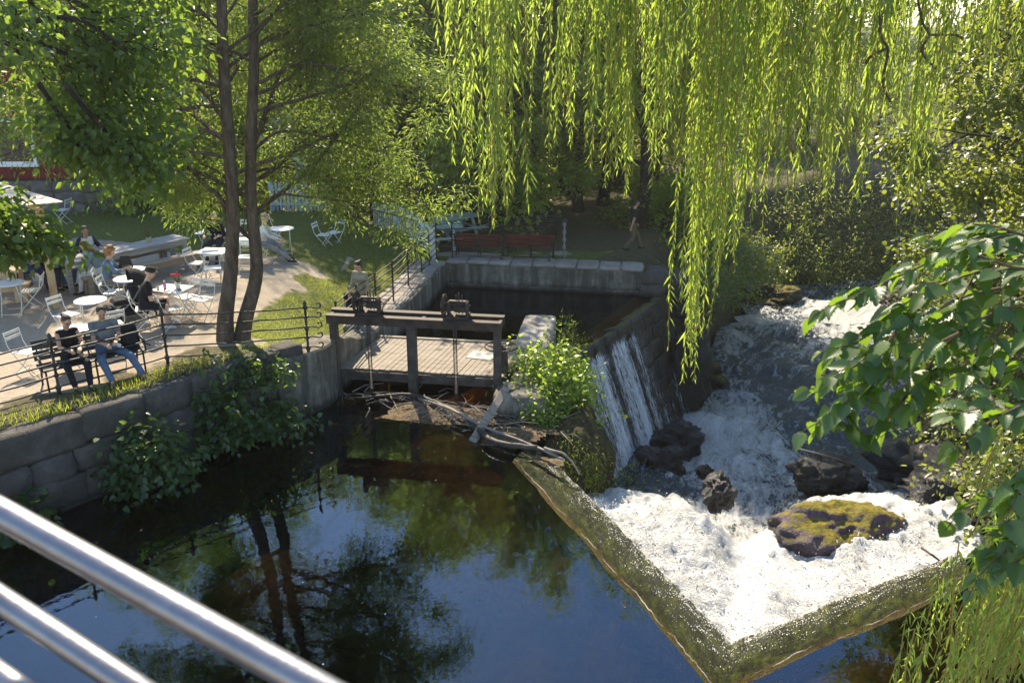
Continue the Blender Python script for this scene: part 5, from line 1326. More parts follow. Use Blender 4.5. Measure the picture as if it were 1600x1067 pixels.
# curly haired woman in denim
seated('curly', 'woman with big curly auburn hair and denim shirt reading at the round tables', lean=10, hands=[(-.1, .46, .82), (.12, .46, .82)], feet=[(-.1, .46, 0), (.14, .52, 0)], skin=SK1, shirt=(.15, .23, .34), pants=(.24, .22, .19), hair=(.42, .20, .07), hairstyle='curly', sleeve='mid', head=(18, 0), height=1.68, female=True, shoes=(.3, .22, .16))
x, y, g, rz = ch['curly']; q = facing((x, y, g), rz, (.02, .62, .84)); o = thing('rucksack', 'small dark rucksack with orange pocket on the farther round table', 'bag', (T4.x - .12, T4.y - .02, T4.z), .4)
link('bag_body', remeshed('bag_body', [('c', (-.08, 0, .08), .085, (.08, 0, .08), .085), ('c', (-.07, 0, .08), .085, (-.04, 0, .28), .075), ('c', (.07, 0, .08), .085, (.04, 0, .28), .075)], .015, fabric((.045, .04, .04)), 2), o)
link('front_pocket', remeshed('front_pocket', [('c', (-.05, -.08, .08), .045, (.05, -.08, .08), .045)], .012, fabric((.35, .17, .07)), 2), o)
# woman in dark top at the square table
seated('i', 'woman in black top with sunglasses on her fair hair at the square table', lean=6, hands=[(-.2, .36, .74), (.2, .36, .74)], feet=[(-.12, .42, 0), (.12, .5, 0)], skin=SK2, shirt=(.012, .013, .018), pants=(.05, .05, .06), hair=(.50, .36, .20), hairstyle='bun', sleeve='mid', head=(4, -45), height=1.68, female=True)
seated('j', 'person in white shirt and pale trousers seated right behind the twin trunks', lean=8, hands=[(-.16, .42, .66), (.18, .46, .66)], feet=[(-.12, .62, 0), (.14, .72, 0)], skin=SK1, shirt=(.72, .71, .70), pants=(.30, .30, .31), hair=(.48, .36, .22), hairstyle='short', sleeve='long', head=(6, 0), height=1.72)
# row at the left end of the long table
GL = gz(LT.x, LT.y); fn = (-ln.x, -ln.y)        # facing the camera side
def ltp(u, v): q = LT + ld * u + ln * v; return (q.x, q.y, GL)
rzf = yaw(-ln.x, -ln.y); rzb = yaw(ln.x, ln.y)
person('woman in white top and open navy cardigan on the far side of the long table', ltp(-.55, .72), rzf, .54, 4, [(-.22, .30, .80), (.25, .22, .62)], [(-.12, .45, 0), (.12, .45, 0)], SK3, (.76, .74, .70), (.04, .05, .05), (.035, .025, .02), 'bun', 'short', False, (8, 14), 1.72, True, .012, jacket=(.025, .032, .065))
person('dark haired woman in black cardigan leaning over the long table', ltp(-1.35, .72), rzf, .54, 22, [(-.15, .42, .84), (.2, .40, .84)], [(-.12, .45, 0), (.12, .45, 0)], SK2, (.025, .022, .026), (.10, .15, .24), (.04, .025, .018), 'long', 'long', False, (22, -12), 1.68, True, .012)
person('woman in denim jacket and white trousers on the near bench of the long table', ltp(-1.05, -.72), yaw(-ld.x + .6 * ln.x, -ld.y + .6 * ln.y), .54, 20, [(-.18, .50, .70), (.18, .52, .72)], [(-.12, .48, 0), (.20, .55, .12)], SK1, (.22, .31, .36), (.68, .66, .63), (.16, .075, .035), 'long', 'long', False, (20, 6), 1.70, True, .012)
person('person in black tank top at the left end of the long table behind the leaves', ltp(-1.8, .62), rzf, .54, 16, [(-.2, .40, .80), (.2, .38, .80)], [(-.12, .45, 0), (.12, .45, 0)], SK1, (.014, .014, .016), (.04, .045, .06), (.20, .09, .05), 'long', 'none', False, (14, 20), 1.66, True, .012)
p = U(60, 428, 2.0); person('person in black top and blue jeans at the timber table, mostly hidden by leaves', (p.x, p.y, gz(p.x, p.y)), yaw(-1, -.15), .54, 10, [(-.2, .42, .78), (.2, .42, .78)], [(-.12, .48, 0), (.12, .45, 0)], SK2, (.015, .015, .018), (.05, .09, .22), (.03, .02, .015), 'short', 'long', False, (12, 0), 1.72, False, .012)
# adult and child on the path below the grass bank
p = U(571, 506, .72); person('adult in loose olive shirt standing on the path by the railing, looking down', (p.x - .05, p.y, gz(p.x, p.y)), yaw(-.5, -1), .90, 3, [(-.2, .10, .78), (.2, .22, .86)], [(-.1, 0, 0), (.1, .05, 0)], SK2, (.38, .34, .25), (.34, .30, .23), (.018, .014, .012), 'bun', 'mid', False, (24, 10), 1.66, True, .011, kn=(.1, 1, .2))
p = U(549, 505, .72); person('small child in dark clothes beside the adult in the olive shirt', (p.x, p.y, gz(p.x, p.y)), yaw(.3, -1), .50, 2, [(-.14, .08, .42), (.14, .10, .44)], [(-.06, 0, 0), (.06, .03, 0)], SK2, (.02, .02, .025), (.03, .03, .035), (.12, .06, .03), 'short', 'short', False, (8, 0), 1.0, False, .009, kn=(.1, 1, .2))
# pair behind the terrace and the walker under the trees
p = UY(527, 364, 37.5); person('man in teal shirt and grey trousers standing on the far path beyond the terrace', (p.x, p.y, gz(p.x, p.y)), yaw(.4, -1), .90, 0, [(-.24, .05, .80), (.24, .05, .80)], [(-.1, 0, 0), (.1, .05, 0)], SK2, (.06, .12, .12), (.16, .15, .13), (.03, .02, .015), 'short', 'short', False, (0, 20), 1.75, False, .013, kn=(.1, 1, .2))
p = UY(544, 364, 37.0); person('woman in white vest and navy shorts standing on the far path beyond the terrace', (p.x, p.y, gz(p.x, p.y)), yaw(-.3, -1), .88, 0, [(-.24, .05, .78), (.2, .2, .95)], [(-.1, 0, 0), (.1, .05, 0)], SK2, (.70, .66, .60), (.02, .025, .05), (.14, .07, .04), 'tail', 'none', True, (0, 10), 1.68, True, .013, kn=(.1, 1, .2))
p = U(986, 408, .3); person('person in dark top and khaki trousers walking away under the trees', (p.x, p.y, gz(p.x, p.y)), yaw(1, .35), .86, 6, [(-.22, .25, .85), (.22, -.15, .82)], [(-.1, .36, 0), (.1, -.34, .05)], SK2, (.03, .035, .025), (.16, .13, .08), (.03, .02, .015), 'short', 'short', False, (4, 0), 1.75, False, .013, kn=(.1, 1, .2))
# ------------------------------------------------------------------ foliage
def leaf_mat(name, dark, light, trans, tmix=0.48, gloss=0.10, grough=0.35, veins=False):
    a = NT(name); t = a.attr('tint')
    col = a.mix(t, dark, light)
    tc = a.mix(t, tuple(x * .75 for x in trans), trans)
    nrm = None
    if veins:
        s = a.n('SeparateXYZ', {0: a.uv()}); u, v = s.outputs[0], s.outputs[1]
        av = a.math('ABSOLUTE', a.math('SUBTRACT', v, 0.5))
        ph = a.math('FRACT', a.math('SUBTRACT', a.math('MULTIPLY', u, 11.0), a.math('MULTIPLY', av, 7.0)))
        rib = a.math('MAXIMUM', a.ramp(a.math('ABSOLUTE', a.math('SUBTRACT', ph, 0.5)), [(0.0, 1.0), (0.14, 0.0)]), a.ramp(av, [(0.012, 1.0), (0.03, 0.0)]))
        col = a.mix(a.math('MULTIPLY', rib, .22), col, tuple(min(1, x * 1.7) for x in light))
        tc = a.mix(a.math('MULTIPLY', rib, .35), tc, tuple(x * .45 for x in trans))
        hw = a.math('ABSOLUTE', a.math('SUBTRACT', ph, 0.5))
        nrm = a.bump(hw, .22, .003)
        blo = a.noise(a.obj(), 60, 4, .6); col = a.mix(a.ramp(blo, [(.4, 0.), (.8, .35)]), col, dark)
    di = {'Color': col}; ti = {'Color': tc}; gi = {'Color': (1, 1, 1, 1), 'Roughness': grough}
    if nrm is not None: di['Normal'] = nrm; gi['Normal'] = nrm
    d = a.n('BsdfDiffuse', di).outputs[0]; tr = a.n('BsdfTranslucent', ti).outputs[0]; g = a.n('BsdfGlossy', gi).outputs[0]
    m1 = a.n('MixShader', {0: tmix, 1: d, 2: tr}).outputs[0]
    lw = a.n('LayerWeight', {'Blend': 0.2}).outputs['Fresnel']
    m2 = a.n('MixShader', {0: a.math('ADD', a.math('MULTIPLY', lw, gloss * 1.2), gloss * .7), 1: m1, 2: g}).outputs[0]
    return a.done(m2)
L_WILLOW = leaf_mat('willow_leaf', (0.08, 0.12, 0.015), (0.20, 0.26, 0.04), (0.56, 0.72, 0.10), .58, .03, .45)
L_ELM = leaf_mat('elm_leaf', (0.030, 0.066, 0.010), (0.065, 0.125, 0.020), (0.34, 0.54, 0.04), .42, .05, .38, veins=True)
L_LINDEN = leaf_mat('linden_leaf', (0.034, 0.062, 0.010), (0.085, 0.13, 0.018), (0.36, 0.52, 0.06), .48, .03, .42)
L_ASH = leaf_mat('ash_leaf', (0.045, 0.075, 0.011), (0.11, 0.15, 0.024), (0.42, 0.56, 0.08), .5, .03, .42)
L_WOOD = leaf_mat('wood_leaf', (0.035, 0.07, 0.014), (0.11, 0.16, 0.028), (0.62, 0.74, 0.11), .6, .025, .42)
L_FAR = leaf_mat('far_leaf', (0.08, 0.12, 0.025), (0.18, 0.23, 0.055), (0.62, 0.70, 0.14), .55, .02, .45)
L_GLINT = leaf_mat('alder_leaf', (0.034, 0.052, 0.010), (0.095, 0.115, 0.022), (0.46, 0.54, 0.06), .5, .05, .48)
L_BUSH = leaf_mat('bush_leaf', (0.05, 0.10, 0.015), (0.14, 0.22, 0.03), (0.58, 0.76, 0.08), .55, .03, .42)
L_SHRUB = leaf_mat('shrub_leaf', (0.024, 0.054, 0.014), (0.06, 0.11, 0.026), (0.26, 0.42, 0.05), .42, .035, .36)
L_GRASS = leaf_mat('grass_blade', (0.07, 0.11, 0.012), (0.21, 0.24, 0.03), (0.58, 0.66, 0.07), .5, .015, .45)
def m_bark(name, c1, c2, c3):
    a = NT(name); p = a.obj(); v = a.scalev(p, (1, 1, .28))
    n = a.noise(v, 9, 7, .7, .3); f = a.noise(p, 30, 4, .7); l = a.noise(p, 4, 4, .6)
    col = a.ramp(n, [(.3, c1), (.5, c2), (.75, c3)])
    col = a.mix(a.ramp(l, [(.55, 0.), (.7, .55)]), col, (.11, .115, .05))
    return a.done(a.bsdf(col, .9, 0, a.bump(a.math('ADD', n, a.math('MULTIPLY', f, .4)), 1.0, .05), .2))
M_BARK = m_bark('brown_bark', (.03, .021, .015), (.11, .078, .054), (.22, .17, .125))
M_BARK2 = m_bark('dark_bark', (.012, .010, .008), (.035, .028, .022), (.075, .062, .05))
M_TWIG = surf('twig_bark', (.05, .032, .018), (.14, .095, .05), 8, .8, .3, 40)

T_LANCE = (np.array([(0, 0, 0), (.38, .12, .035), (1, 0, -.06), (.38, -.12, .035)]), np.array([(0, 1, 2), (0, 2, 3)]))
T_WILLOW = (np.array([(0, 0, 0), (.35, .078, .02), (1, 0, -.07), (.35, -.078, .02)]), np.array([(0, 1, 2), (0, 2, 3)]))
T_BROAD = (np.array([(0, 0, 0), (.2, .34, .05), (.62, .36, .02), (1, 0, -.12), (.62, -.36, .02), (.2, -.34, .05)]), np.array([(0, 1, 2, 3), (0, 3, 4, 5)]))
T_ROUND = (np.array([(0, 0, 0), (-.04, .26, .12), (.3, .47, .13), (.72, .30, .04), (1.08, 0, -.18), (.72, -.30, .04), (.3, -.47, .13), (-.04, -.26, .12), (.45, 0, -.03)]),
           np.array([(0, 1, 2, 8), (8, 2, 3, 4), (4, 5, 6, 8), (8, 6, 7, 0)]))
def unit(a): return a / np.maximum(np.linalg.norm(a, axis=-1, keepdims=True), 1e-9)
def leaf_geo(P, D, N, S, tmpl):
    """leaf meshes at points P, along D, normals N, sizes S"""
    tv, tf = tmpl
    D = unit(D); Sd = unit(np.cross(N, D)); Nn = np.cross(D, Sd)
    q = np.random.default_rng(len(P)); zk = q.uniform(.2, 2.2, len(P))[:, None, None]; wk = q.uniform(.8, 1.15, len(P))[:, None, None]
    V = P[:, None, :] + S[:, None, None] * (tv[None, :, 0:1] * D[:, None] + wk * tv[None, :, 1:2] * Sd[:, None] + zk * tv[None, :, 2:3] * Nn[:, None])
    F = tf[None] + (np.arange(len(P)) * len(tv))[:, None, None]
    return V.reshape(-1, 3), F.reshape(-1, tf.shape[1])
def leaf_obj(name, P, D, N, S, tint, tmpl, mat, parent=None, uv=False):
    V, F = leaf_geo(P, D, N, S, tmpl)
    T = np.repeat(np.clip(tint, 0, 1), len(tmpl[0]))
    U_ = None
    if uv: U_ = np.tile(np.stack([tmpl[0][:, 0], tmpl[0][:, 1] + .5], 1), (len(P), 1))
    return link(name, mesh_np(name, V, F, mat, {'tint': T}, uv, U_), parent)
def cluster_leaves(C, n_each, sig, size, r, droop=0.35, up=0.9, out_from=None):
    n = len(C) * n_each
    cc = np.repeat(C, n_each, 0)
    P = cc + r.normal(0, 1, (n, 3)) * np.array(sig)
    D = unit(P - cc + r.normal(0, .35, (n, 3)) * np.linalg.norm(sig) * .6); D[:, 2] -= droop
    N = r.normal(0, .55, (n, 3)); N[:, 2] += up
    S = size * r.uniform(.65, 1.25, n)
    # tint: whole clumps lighter or darker, plus leaf to leaf change
    tint = np.repeat(r.normal(.45, .22, len(C)), n_each) + r.normal(0, .2, n)
    return P, D, N, S, tint
def branch_path(p, d, L, r, n=7, wander=.16, lift=0.0):
    pts = [np.array(p, float)]; d = np.array(d, float); d /= np.linalg.norm(d)
    for i in range(n):
        d = d + r.normal(0, wander, 3); d[2] += lift; d /= np.linalg.norm(d)
        pts.append(pts[-1] + d * L / n)
    return pts
def limbs(mb, start_pts, r, spec, centres):
    """recursively sprout branches; spec = list of (count, length, radius, wander, lift, angle)"""
    def rec(path, rad, lv):
        if lv >= len(spec): return
        cnt, L, wander, lift, spread, lo = spec[lv]
        for k in range(cnt):
            u = lo + (1 - lo) * (k + r.random()) / cnt
            i = min(int(u * (len(path) - 1)), len(path) - 2); f = u * (len(path) - 1) - i
            p = path[i] * (1 - f) + path[i + 1] * f; d = path[i + 1] - path[i]; d = d / np.linalg.norm(d)
            q = r.normal(0, 1, 3); q -= q.dot(d) * d; q /= np.linalg.norm(q)
            nd = d * math.cos(spread) + q * math.sin(spread)
            ll = L * r.uniform(.65, 1.2) * (1.15 - .45 * u)
            pp = branch_path(p, nd, ll, r, 5, wander, lift); rr_ = max(rad * (1 - .6 * u) * .5, .008)
            mb.tube(pp, [rr_ * (1 - .8 * j / 5) for j in range(6)], 4 if lv else 5, cap=False)
            if lv >= len(spec) - 1: centres.extend([pp[2], pp[3], pp[4], pp[5]])
            else: centres.append(pp[5])
            rec(pp, rr_, lv + 1)
    for path, rad in start_pts: rec(path, rad, 0)

# ---- trees of the wood behind (a few kinds, copied)
def wood_tree(name, label, seed, H, r0, crown0, spread, leaf, mat, bark, n_each=26, lsize=.15, tmpl=T_BROAD, loc=(0, 0, 0), group=None, cnt=(15, 5, 5)):
    r = np.random.default_rng(seed)
    t = thing(name, label, 'tree', loc, 0, group)
    tr = branch_path((0, 0, -.3), (r.normal(0, .04), r.normal(0, .04), 1), H, r, 12, .035, .03)
    mb = MB(); mb.tube(tr, [r0 * (1.35 if j == 0 else 1) * (1 - .85 * j / 12) for j in range(13)], 9); mb.build('trunk', bark, t)
    C = []; mb = MB()
    limbs(mb, [(tr, r0)], r, [(cnt[0], spread, .13, .03, 1.15, crown0), (cnt[1], spread * .5, .18, .0, .85, .3), (cnt[2], spread * .26, .2, -.03, .8, .3)], C)
    mb.build('branches', bark, t)
    P, D, N, S, ti = cluster_leaves(np.array(C), n_each, (lsize * 1.7, lsize * 1.7, lsize * 1.2), lsize, r)
    leaf_obj('crown', P, D, N, S, ti, tmpl, mat, t)
    return t
print('start veg')
WG = 'trees of the wood behind the terrace'
def U_g(px, y):
    p = UY(px, 300, y); return (p.x, y, gz(p.x, y))
KA = wood_tree('maple_tree', 'tall dark tree in the wood directly behind the left red bench', 101, 9.0, .27, .20, 4.2, None, L_WOOD, M_BARK2, 10, .16, loc=U_g(735, 33), group=WG)
KB = wood_tree('maple_tree', 'tree with thick dark trunk at the right end of the wood near the waterfall', 102, 10.2, .25, .24, 3.8, None, L_WOOD, M_BARK2, 10, .15, loc=U_g(1003, 32.5), group=WG)
KC = wood_tree('ash_tree', 'tree with a dark trunk in front of the white house', 103, 9.2, .26, .22, 4.0, None, L_ASH, M_BARK2, 11, .15, T_LANCE, loc=U_g(584, 35), group=WG)
def more(k, px, y, s, label, rz): dup(k, U_g(px, y), rz, label, group=WG, scale=s)
more(KA, 483, 36.5, .97, 'tree with its dark trunk rising behind the square grey pillar', 2.1)
more(KC, 772, 34.5, .95, 'second trunk of the wood, right behind the gap between the red benches', 1.3)
more(KA, 836, 38.5, (1, 1, 1.5), 'tree standing behind the shaded dark bench', 4.0)
more(KB, 881, 39, (1.1, 1.1, 1.5), 'slim tree behind the twisted iron post', 1.0)
more(KC, 905, 35.5, .93, 'tree just right of the twisted iron post', 3.3)
more(KB, 942, 36.5, 1.0, 'tree left of the walking person in pale trousers', 5.2)
more(KA, 968, 40, (1.1, 1.1, 1.6), 'tree farther back above the walking person in pale trousers', .6)
more(KC, 1020, 38, .95, 'tree leaning over the left bank of the far rapids', 2.6)
more(KB, 660, 41, (1.1, 1.1, 1.55), 'tree behind the black lamp post', 2.0)
more(KA, 390, 40, (1, 1, 1.35), 'tree far behind the twin trunks', 3.7)
more(KC, 300, 37, (1.1, 1.1, 1.5), 'tree behind the shaded lawn left of the twin trunks', 5.0)
more(KB, 215, 36, (1.1, 1.1, 1.35), 'tree at the right corner of the red barn', .3)
more(KA, 100, 39, (1.2, 1.2, 1.5), 'tree rising behind the red barn roof', 1.9)
more(KC, 20, 38, 1.1, 'tree behind the left end of the red barn', 4.4)
more(KC, 545, 42, (1.2, 1.2, 1.6), 'tall tree behind the white house corner, left of the lamp post', 1.2)
more(KA, 705, 42.5, (1.2, 1.2, 1.7), 'tall tree at the back of the wood above the picnic tables', 2.9)
more(KC, 780, 42, (1.2, 1.2, 1.6), 'tall tree at the back of the wood above the gap between the red benches', 4.6)
more(KB, 610, 43, (1.2, 1.2, 1.65), 'tall tree right behind the right end of the white house', 3.6)
dup(KA, (17.5, 56, gz(17.5, 56)), 3.3, 'tall tree far behind the river bend closing the upper right', group=WG, scale=(1.5, 1.5, 1.45))
# right bank: alders with small glossy leaves
RG = 'alders on the right bank'
KD = wood_tree('alder_tree', 'alder with small glinting leaves on the right bank above the dark rocks', 104, 12.5, .2, .10, 3.6, None, L_GLINT, M_BARK2, 24, .12, T_BROAD, loc=(13.2, 20.5, .3), group=RG, cnt=(19, 5, 5))
for x, y, s, rz, lb in [(11.8, 17.0, .95, 2.0, 'nearest alder on the right bank, close behind the big elm leaves'), (15.8, 25.5, 1.05, 4.1, 'alder farther along the right bank behind the willow curtain'),
                        (18.6, 31.5, 1.0, 1.1, 'alder leaning over the far rapids on the right'), (17.5, 20.0, 1.1, 3.0, 'alder standing back from the right bank near the photo edge'), (22.5, 37.5, 1.0, 5.5, 'last alder on the right where the river bends')]:
    dup(KD, (x, y, gz(x, y)), rz, lb, group=RG, scale=s)
# light bushes and young trees beyond the bend of the river
FG = 'sunlit young trees beyond the bend'
KE = wood_tree('young_tree', 'young light green tree beyond the bend, left of the far river', 105, 6.5, .10, .04, 2.6, None, L_FAR, M_BARK, 16, .17, T_LANCE, loc=(11.5, 52, gz(11.5, 52)), group=FG, cnt=(15, 4, 4))
for x, y, s, rz, lb in [(16.0, 53.5, 1.0, 2.2, 'young light green tree over the end of the rapids'), (20.5, 52.5, .85, 4.4, 'young light tree right of the far rapids with thin brown trunk'), (13.0, 56, 1.3, 1.3, 'taller light tree behind the bend of the river'),
                        (6.5, 41.0, .8, .2, 'small light tree on the left bank of the far rapids'), (24.5, 51.5, .9, 3.1, 'low light tree at the right river bend'), (30, 55, 1.6, .9, 'large pale tree far behind the right bank'), (20, 58, 1.7, 2.7, 'pale tree far behind the middle of the river bend')]:
    dup(KE, (x, y, gz(x, y)), rz, lb, group=FG, scale=s)
for px, y, s, rz, lb in [(640, 46, .85, .6, 'young tree glowing in the sun right of the white house'), (705, 47, .8, 1.9, 'young sunlit tree behind the picnic tables'), (765, 45.5, .85, 3.0, 'young sunlit tree seen between the dark trunks above the red benches'), (850, 46.5, .9, 4.1, 'young sunlit tree behind the twisted post'),
                         (925, 45.5, .85, 5.0, 'young sunlit tree behind the walker'), (985, 47, .95, .1, 'young sunlit tree beyond the thick trunk at the end of the wood')]:
    p = UY(px, 300, y); dup(KE, (p.x, y, gz(p.x, y)), rz, lb, group='young trees behind the wood', scale=s)
# dark undergrowth
def bush(name, label, loc, rad, n, size, mat, seed, tmpl=T_BROAD, cat='shrub', group=None, droop=.3, stems=14, shell=.55):
    r = np.random.default_rng(seed); t = thing(name, label, cat, loc, 0, group)
    mb = MB(); C = []
    for i in range(stems):
        a = r.uniform(0, 2 * PI); e = r.uniform(.25, 1.35)
        d = np.array([math.cos(a) * math.cos(e), math.sin(a) * math.cos(e), math.sin(e)])
        end = d * np.array(rad) * r.uniform(.75, 1.0)
        pp = [np.zeros(3), end * .5 + r.normal(0, .06, 3), end]
        mb.tube(pp, [.014, .01, .005], 4, cap=False)
    k = max(8, n // 14)
    v = unit(r.normal(0, 1, (k, 3))); v[:, 2] = np.abs(v[:, 2]) * 1.0 - .12
    C = v * np.array(rad) * (shell + (1 - shell) * r.random((k, 1)) ** .5) * (1 + .22 * r.normal(0, 1, (k, 1)))
    mb.build('stems', M_TWIG, t)
    P, D, N, S, ti = cluster_leaves(C, 14, (size * 1.15,) * 3, size, r, droop); N = N + .6 * unit(P)
    leaf_obj('foliage', P, D, N, S, ti, tmpl, mat, t); return t
UG = 'bushes under the trees'
BU = bush('dark_bush', 'dark bush under the trees behind the shaded lawn, left of the twin trunks', U_g(300, 33), (2.3, 1.8, 2.6), 3600, .15, L_WOOD, 201, group=UG)
for px, y, s, rz, lb in [(225, 32.5, (1, 1, 1.15), 1, 'dark bush by the corner of the red barn foundation'), (350, 35.5, (1, 1, 1.2), 2, 'dark bush just left of the twin trunks'), (420, 37.5, (1, 1, 1), 3, 'dark bush behind the pale picket fence'),
                         (262, 35.5, (1.2, 1, 1.8), 4, 'tall dark bush between barn and twin trunks'), (800, 39, (1.2, 1, .9), 5, 'dark bush behind the right red bench'), (700, 41, (1.2, 1, .8), .5, 'dark bush behind the picnic tables'),
                         (870, 42, (1.2, 1, 1.0), 1.5, 'dark bush deep in the wood behind the twisted post'), (950, 42, (1, 1, 1.0), 2.5, 'dark bush deep in the wood behind the walker'), (1040, 33.5, (.9, .9, .8), 3.5, 'dark bush at the top of the left river bank'),
                         (1075, 36, (1, 1, .9), 4.5, 'dark bush overhanging the far rapids from the left bank'), (620, 42, (1.2, 1, .8), 5.5, 'dark bush beside the white house')]:
    dup(BU, U_g(px, y), rz, lb, group=UG, scale=s)
LB = bush('bank_bush', 'dark leafy bush low on the right bank above the nearer bank rock', (10.6, 18.2, -.6), (1.6, 1.5, 1.2), 3000, .10, L_GLINT, 203, group='bushes on the river banks')
for x, y, z, s, rz, lb in [(11.6, 20.5, -.6, 1.2, 1, 'dark bush on the right bank under the alders'), (12.6, 23.6, -.8, 1.2, 2, 'bush on the right bank half way to the bend'), (14.6, 28, -.8, 1.3, 3, 'bush on the right bank opposite the mossy flat rock'),
                           (9.6, 14.6, -.4, 1.1, 4, 'bush at the right end of the weir beside the foam'), (6.3, 28.6, -.6, 1.0, 5, 'bush on the left bank behind the long willow strand'), (7.9, 32.2, -1.0, 1.2, .7, 'bush hanging over the left bank of the rapids'),
                           (5.5, 27.2, -.2, .6, 1.7, 'small bush growing from the stone wall end'), (9.4, 36.2, -1.6, 1.1, 2.7, 'bush behind the flat mossy rock on the left bank'), (17.2, 34.5, -1.5, 1.2, 3.7, 'bush at the right edge of the far rapids')]:
    dup(LB, (x, y, z), rz, lb, group='bushes on the river banks', scale=s)
FBU = bush('pale_bush', 'pale green bush on the far bank straight above the end of the rapids', (12.9, 39.6, -3.4), (1.9, 1.4, 1.9), 2000, .16, L_FAR, 205, T_LANCE, group='pale bushes on the far bank')
for x, y, z, s, rz, lb in [(15.0, 40.4, -3.4, 1.05, 1, 'pale bush at the water right of the middle of the far rapids'), (17.4, 41.0, -3.4, 1.1, 2, 'pale bush at the water where the river bends right'), (20.2, 41.9, -3.4, 1.2, 3, 'pale bush at the river bend near the right photo edge'), (10.9, 38.6, -3.4, .9, 4, 'pale bush behind the flat mossy rock'),
                           (12.0, 41.2, -1.8, 1.15, 5, 'pale bush higher on the far bank, leftmost of the upper row'), (14.4, 42.2, -1.6, 1.2, .5, 'pale bush higher on the far bank, second of the upper row'), (17.0, 43.0, -1.6, 1.3, 1.5, 'pale bush higher on the far bank, third of the upper row'), (20.0, 44.2, -1.4, 1.4, 2.5, 'pale bush higher on the far bank, rightmost of the upper row')]:
    dup(FBU, (x, y, z), rz, lb, scale=s)
# far wood closing the view
def far_wood():
    r = np.random.default_rng(31); n = 1100
    C = np.stack([r.uniform(-60, 75, n), r.uniform(58, 84, n), 0 * r.random(n)], 1); C[:, 2] = -3 + np.where((C[:, 0] > -14) & (C[:, 0] < 45), 8.0, 14.5) * r.random(n) ** .9
    P, D, N, S, ti = cluster_leaves(C, 26, (1.1, 1.1, .8), .5, r)
    o = leaf_obj('far_wood', P, D, N, S, ti, T_BROAD, L_FAR); o['kind'] = 'stuff'; o['label'] = 'dense far off wood closing the view behind house and river'
far_wood()

# ---- twin trunked ash at the fence
def twin_tree():
    r = np.random.default_rng(77); b = U(366, 538, 1.45)
    t = thing('twin_ash_tree', 'ash tree with two tall trunks rising from one base beside the iron fence', 'tree', (b.x, b.y, 1.3)); o = np.array((b.x, b.y, 1.3))
    yb = b.y
    t1 = [np.array(UY(px, py, yb)) - o for px, py in [(354, 560), (352, 500), (360, 430), (364, 330), (357, 220), (350, 110), (346, 0), (342, -130), (338, -260), (330, -420)]]
    t2 = [np.array(UY(px, py, yb + .15)) - o for px, py in [(374, 560), (383, 500), (399, 440), (400, 395), (392, 310), (393, 200), (397, 100), (395, 0), (400, -130), (408, -270), (420, -440)]]
    def sm(P): return [np.array(p) for p in smooth_path([tuple(p) for p in P], 4)]
    p1, p2 = sm(t1), sm(t2); n1, n2 = len(p1), len(p2)
    MB().tube(p1, [.155 - .09 * (i / n1) + .09 * math.exp(-i / 3) for i in range(n1)], 14).build('trunk', M_BARK, t)
    MB().tube(p2, [.15 - .09 * (i / n2) + .07 * math.exp(-i / 3) for i in range(n2)], 14).build('trunk', M_BARK, t)
    mb = MB(); C = []
    # named limbs of the photo: pixel polylines at chosen depths
    L = []
    for y0, pts in [(yb + .2, [(402, 335), (430, 305), (480, 308), (540, 315), (590, 330), (650, 345)]), 
                    (yb + .3, [(397, 235), (440, 205), (520, 218), (590, 235), (660, 228)]), (yb + .5, [(396, 100), (440, 75), (500, 52), (560, 45), (620, 62)]), (yb, [(396, 60), (430, 20), (470, -15), (520, -60)]),
                    (yb + .4, [(365, 290), (335, 265), (300, 255), (262, 268)]), (yb + .2, [(350, 60), (320, 25), (270, 5), (220, 12)]), (yb - .3, [(352, 140), (320, 110), (285, 90)]), (yb - .2, [(405, 130), (470, 100), (540, 110), (620, 135), (690, 140)]),
                    (yb + .6, [(394, 270), (450, 262), (530, 290), (600, 300), (680, 290)])]:
        P = [np.array(UY(px, py, y0 + .12 * i)) - o for i, (px, py) in enumerate(pts)]
        q = sm(P); m = len(q); mb.tube(q, [.036 - .028 * i / m for i in range(m)], 6, cap=False); L.append((q, .028))
    top = []
    for P, n_ in ((p1, n1), (p2, n2)):
        for k in range(17):
            u = .34 + .64 * k / 17; i = int(u * (n_ - 1)); a = r.uniform(-.25, PI + .25) if u < .8 else r.uniform(0, 2 * PI)
            d = np.array([math.cos(a), math.sin(a) * .8, .35 + .5 * (u - .3)]); ln_ = (3.6 - 1.9 * u) * r.uniform(.8, 1.2)
            if math.cos(a) < -.2 and P[i][2] < 3.2: ln_ *= .5
            q = branch_path(P[i], d, ln_, r, 6, .13, .0); mb.tube(q, [.05 * (1.1 - u) + .012 - .008 * j / 6 for j in range(7)], 5, cap=False); top.append((q, .035))
    for k in range(10):
        u = .42 + .045 * k; i = int(u * (n1 - 1)); a = PI + r.uniform(-.9, .35)
        q = branch_path(p1[i], np.array([math.cos(a), -math.sin(a) * .8, .35]), r.uniform(3.2, 4.6), r, 7, .11, .0); mb.tube(q, [.045 - .005 * j for j in range(8)], 5, cap=False); top.append((q, .03))
    limbs(mb, L, r, [(9, 1.0, .16, -.02, .8, .25), (4, .45, .2, -.05, .7, .3)], C)
    limbs(mb, top, r, [(7, 1.25, .16, .0, .85, .2), (5, .5, .2, -.05, .75, .3)], C)
    mb.build('limbs', M_BARK, t)
    C = np.array(C)
    C = np.concatenate([C, C[C[:, 2] > 7.2]]) 
    P, D, N, S, ti = cluster_leaves(C, 13, (.16, .16, .13), .125, r, .5, .7)
    print('ash', len(P), len(C))
    leaf_obj('crown', P, D, N, S, ti, T_LANCE, L_ASH, t)
twin_tree()
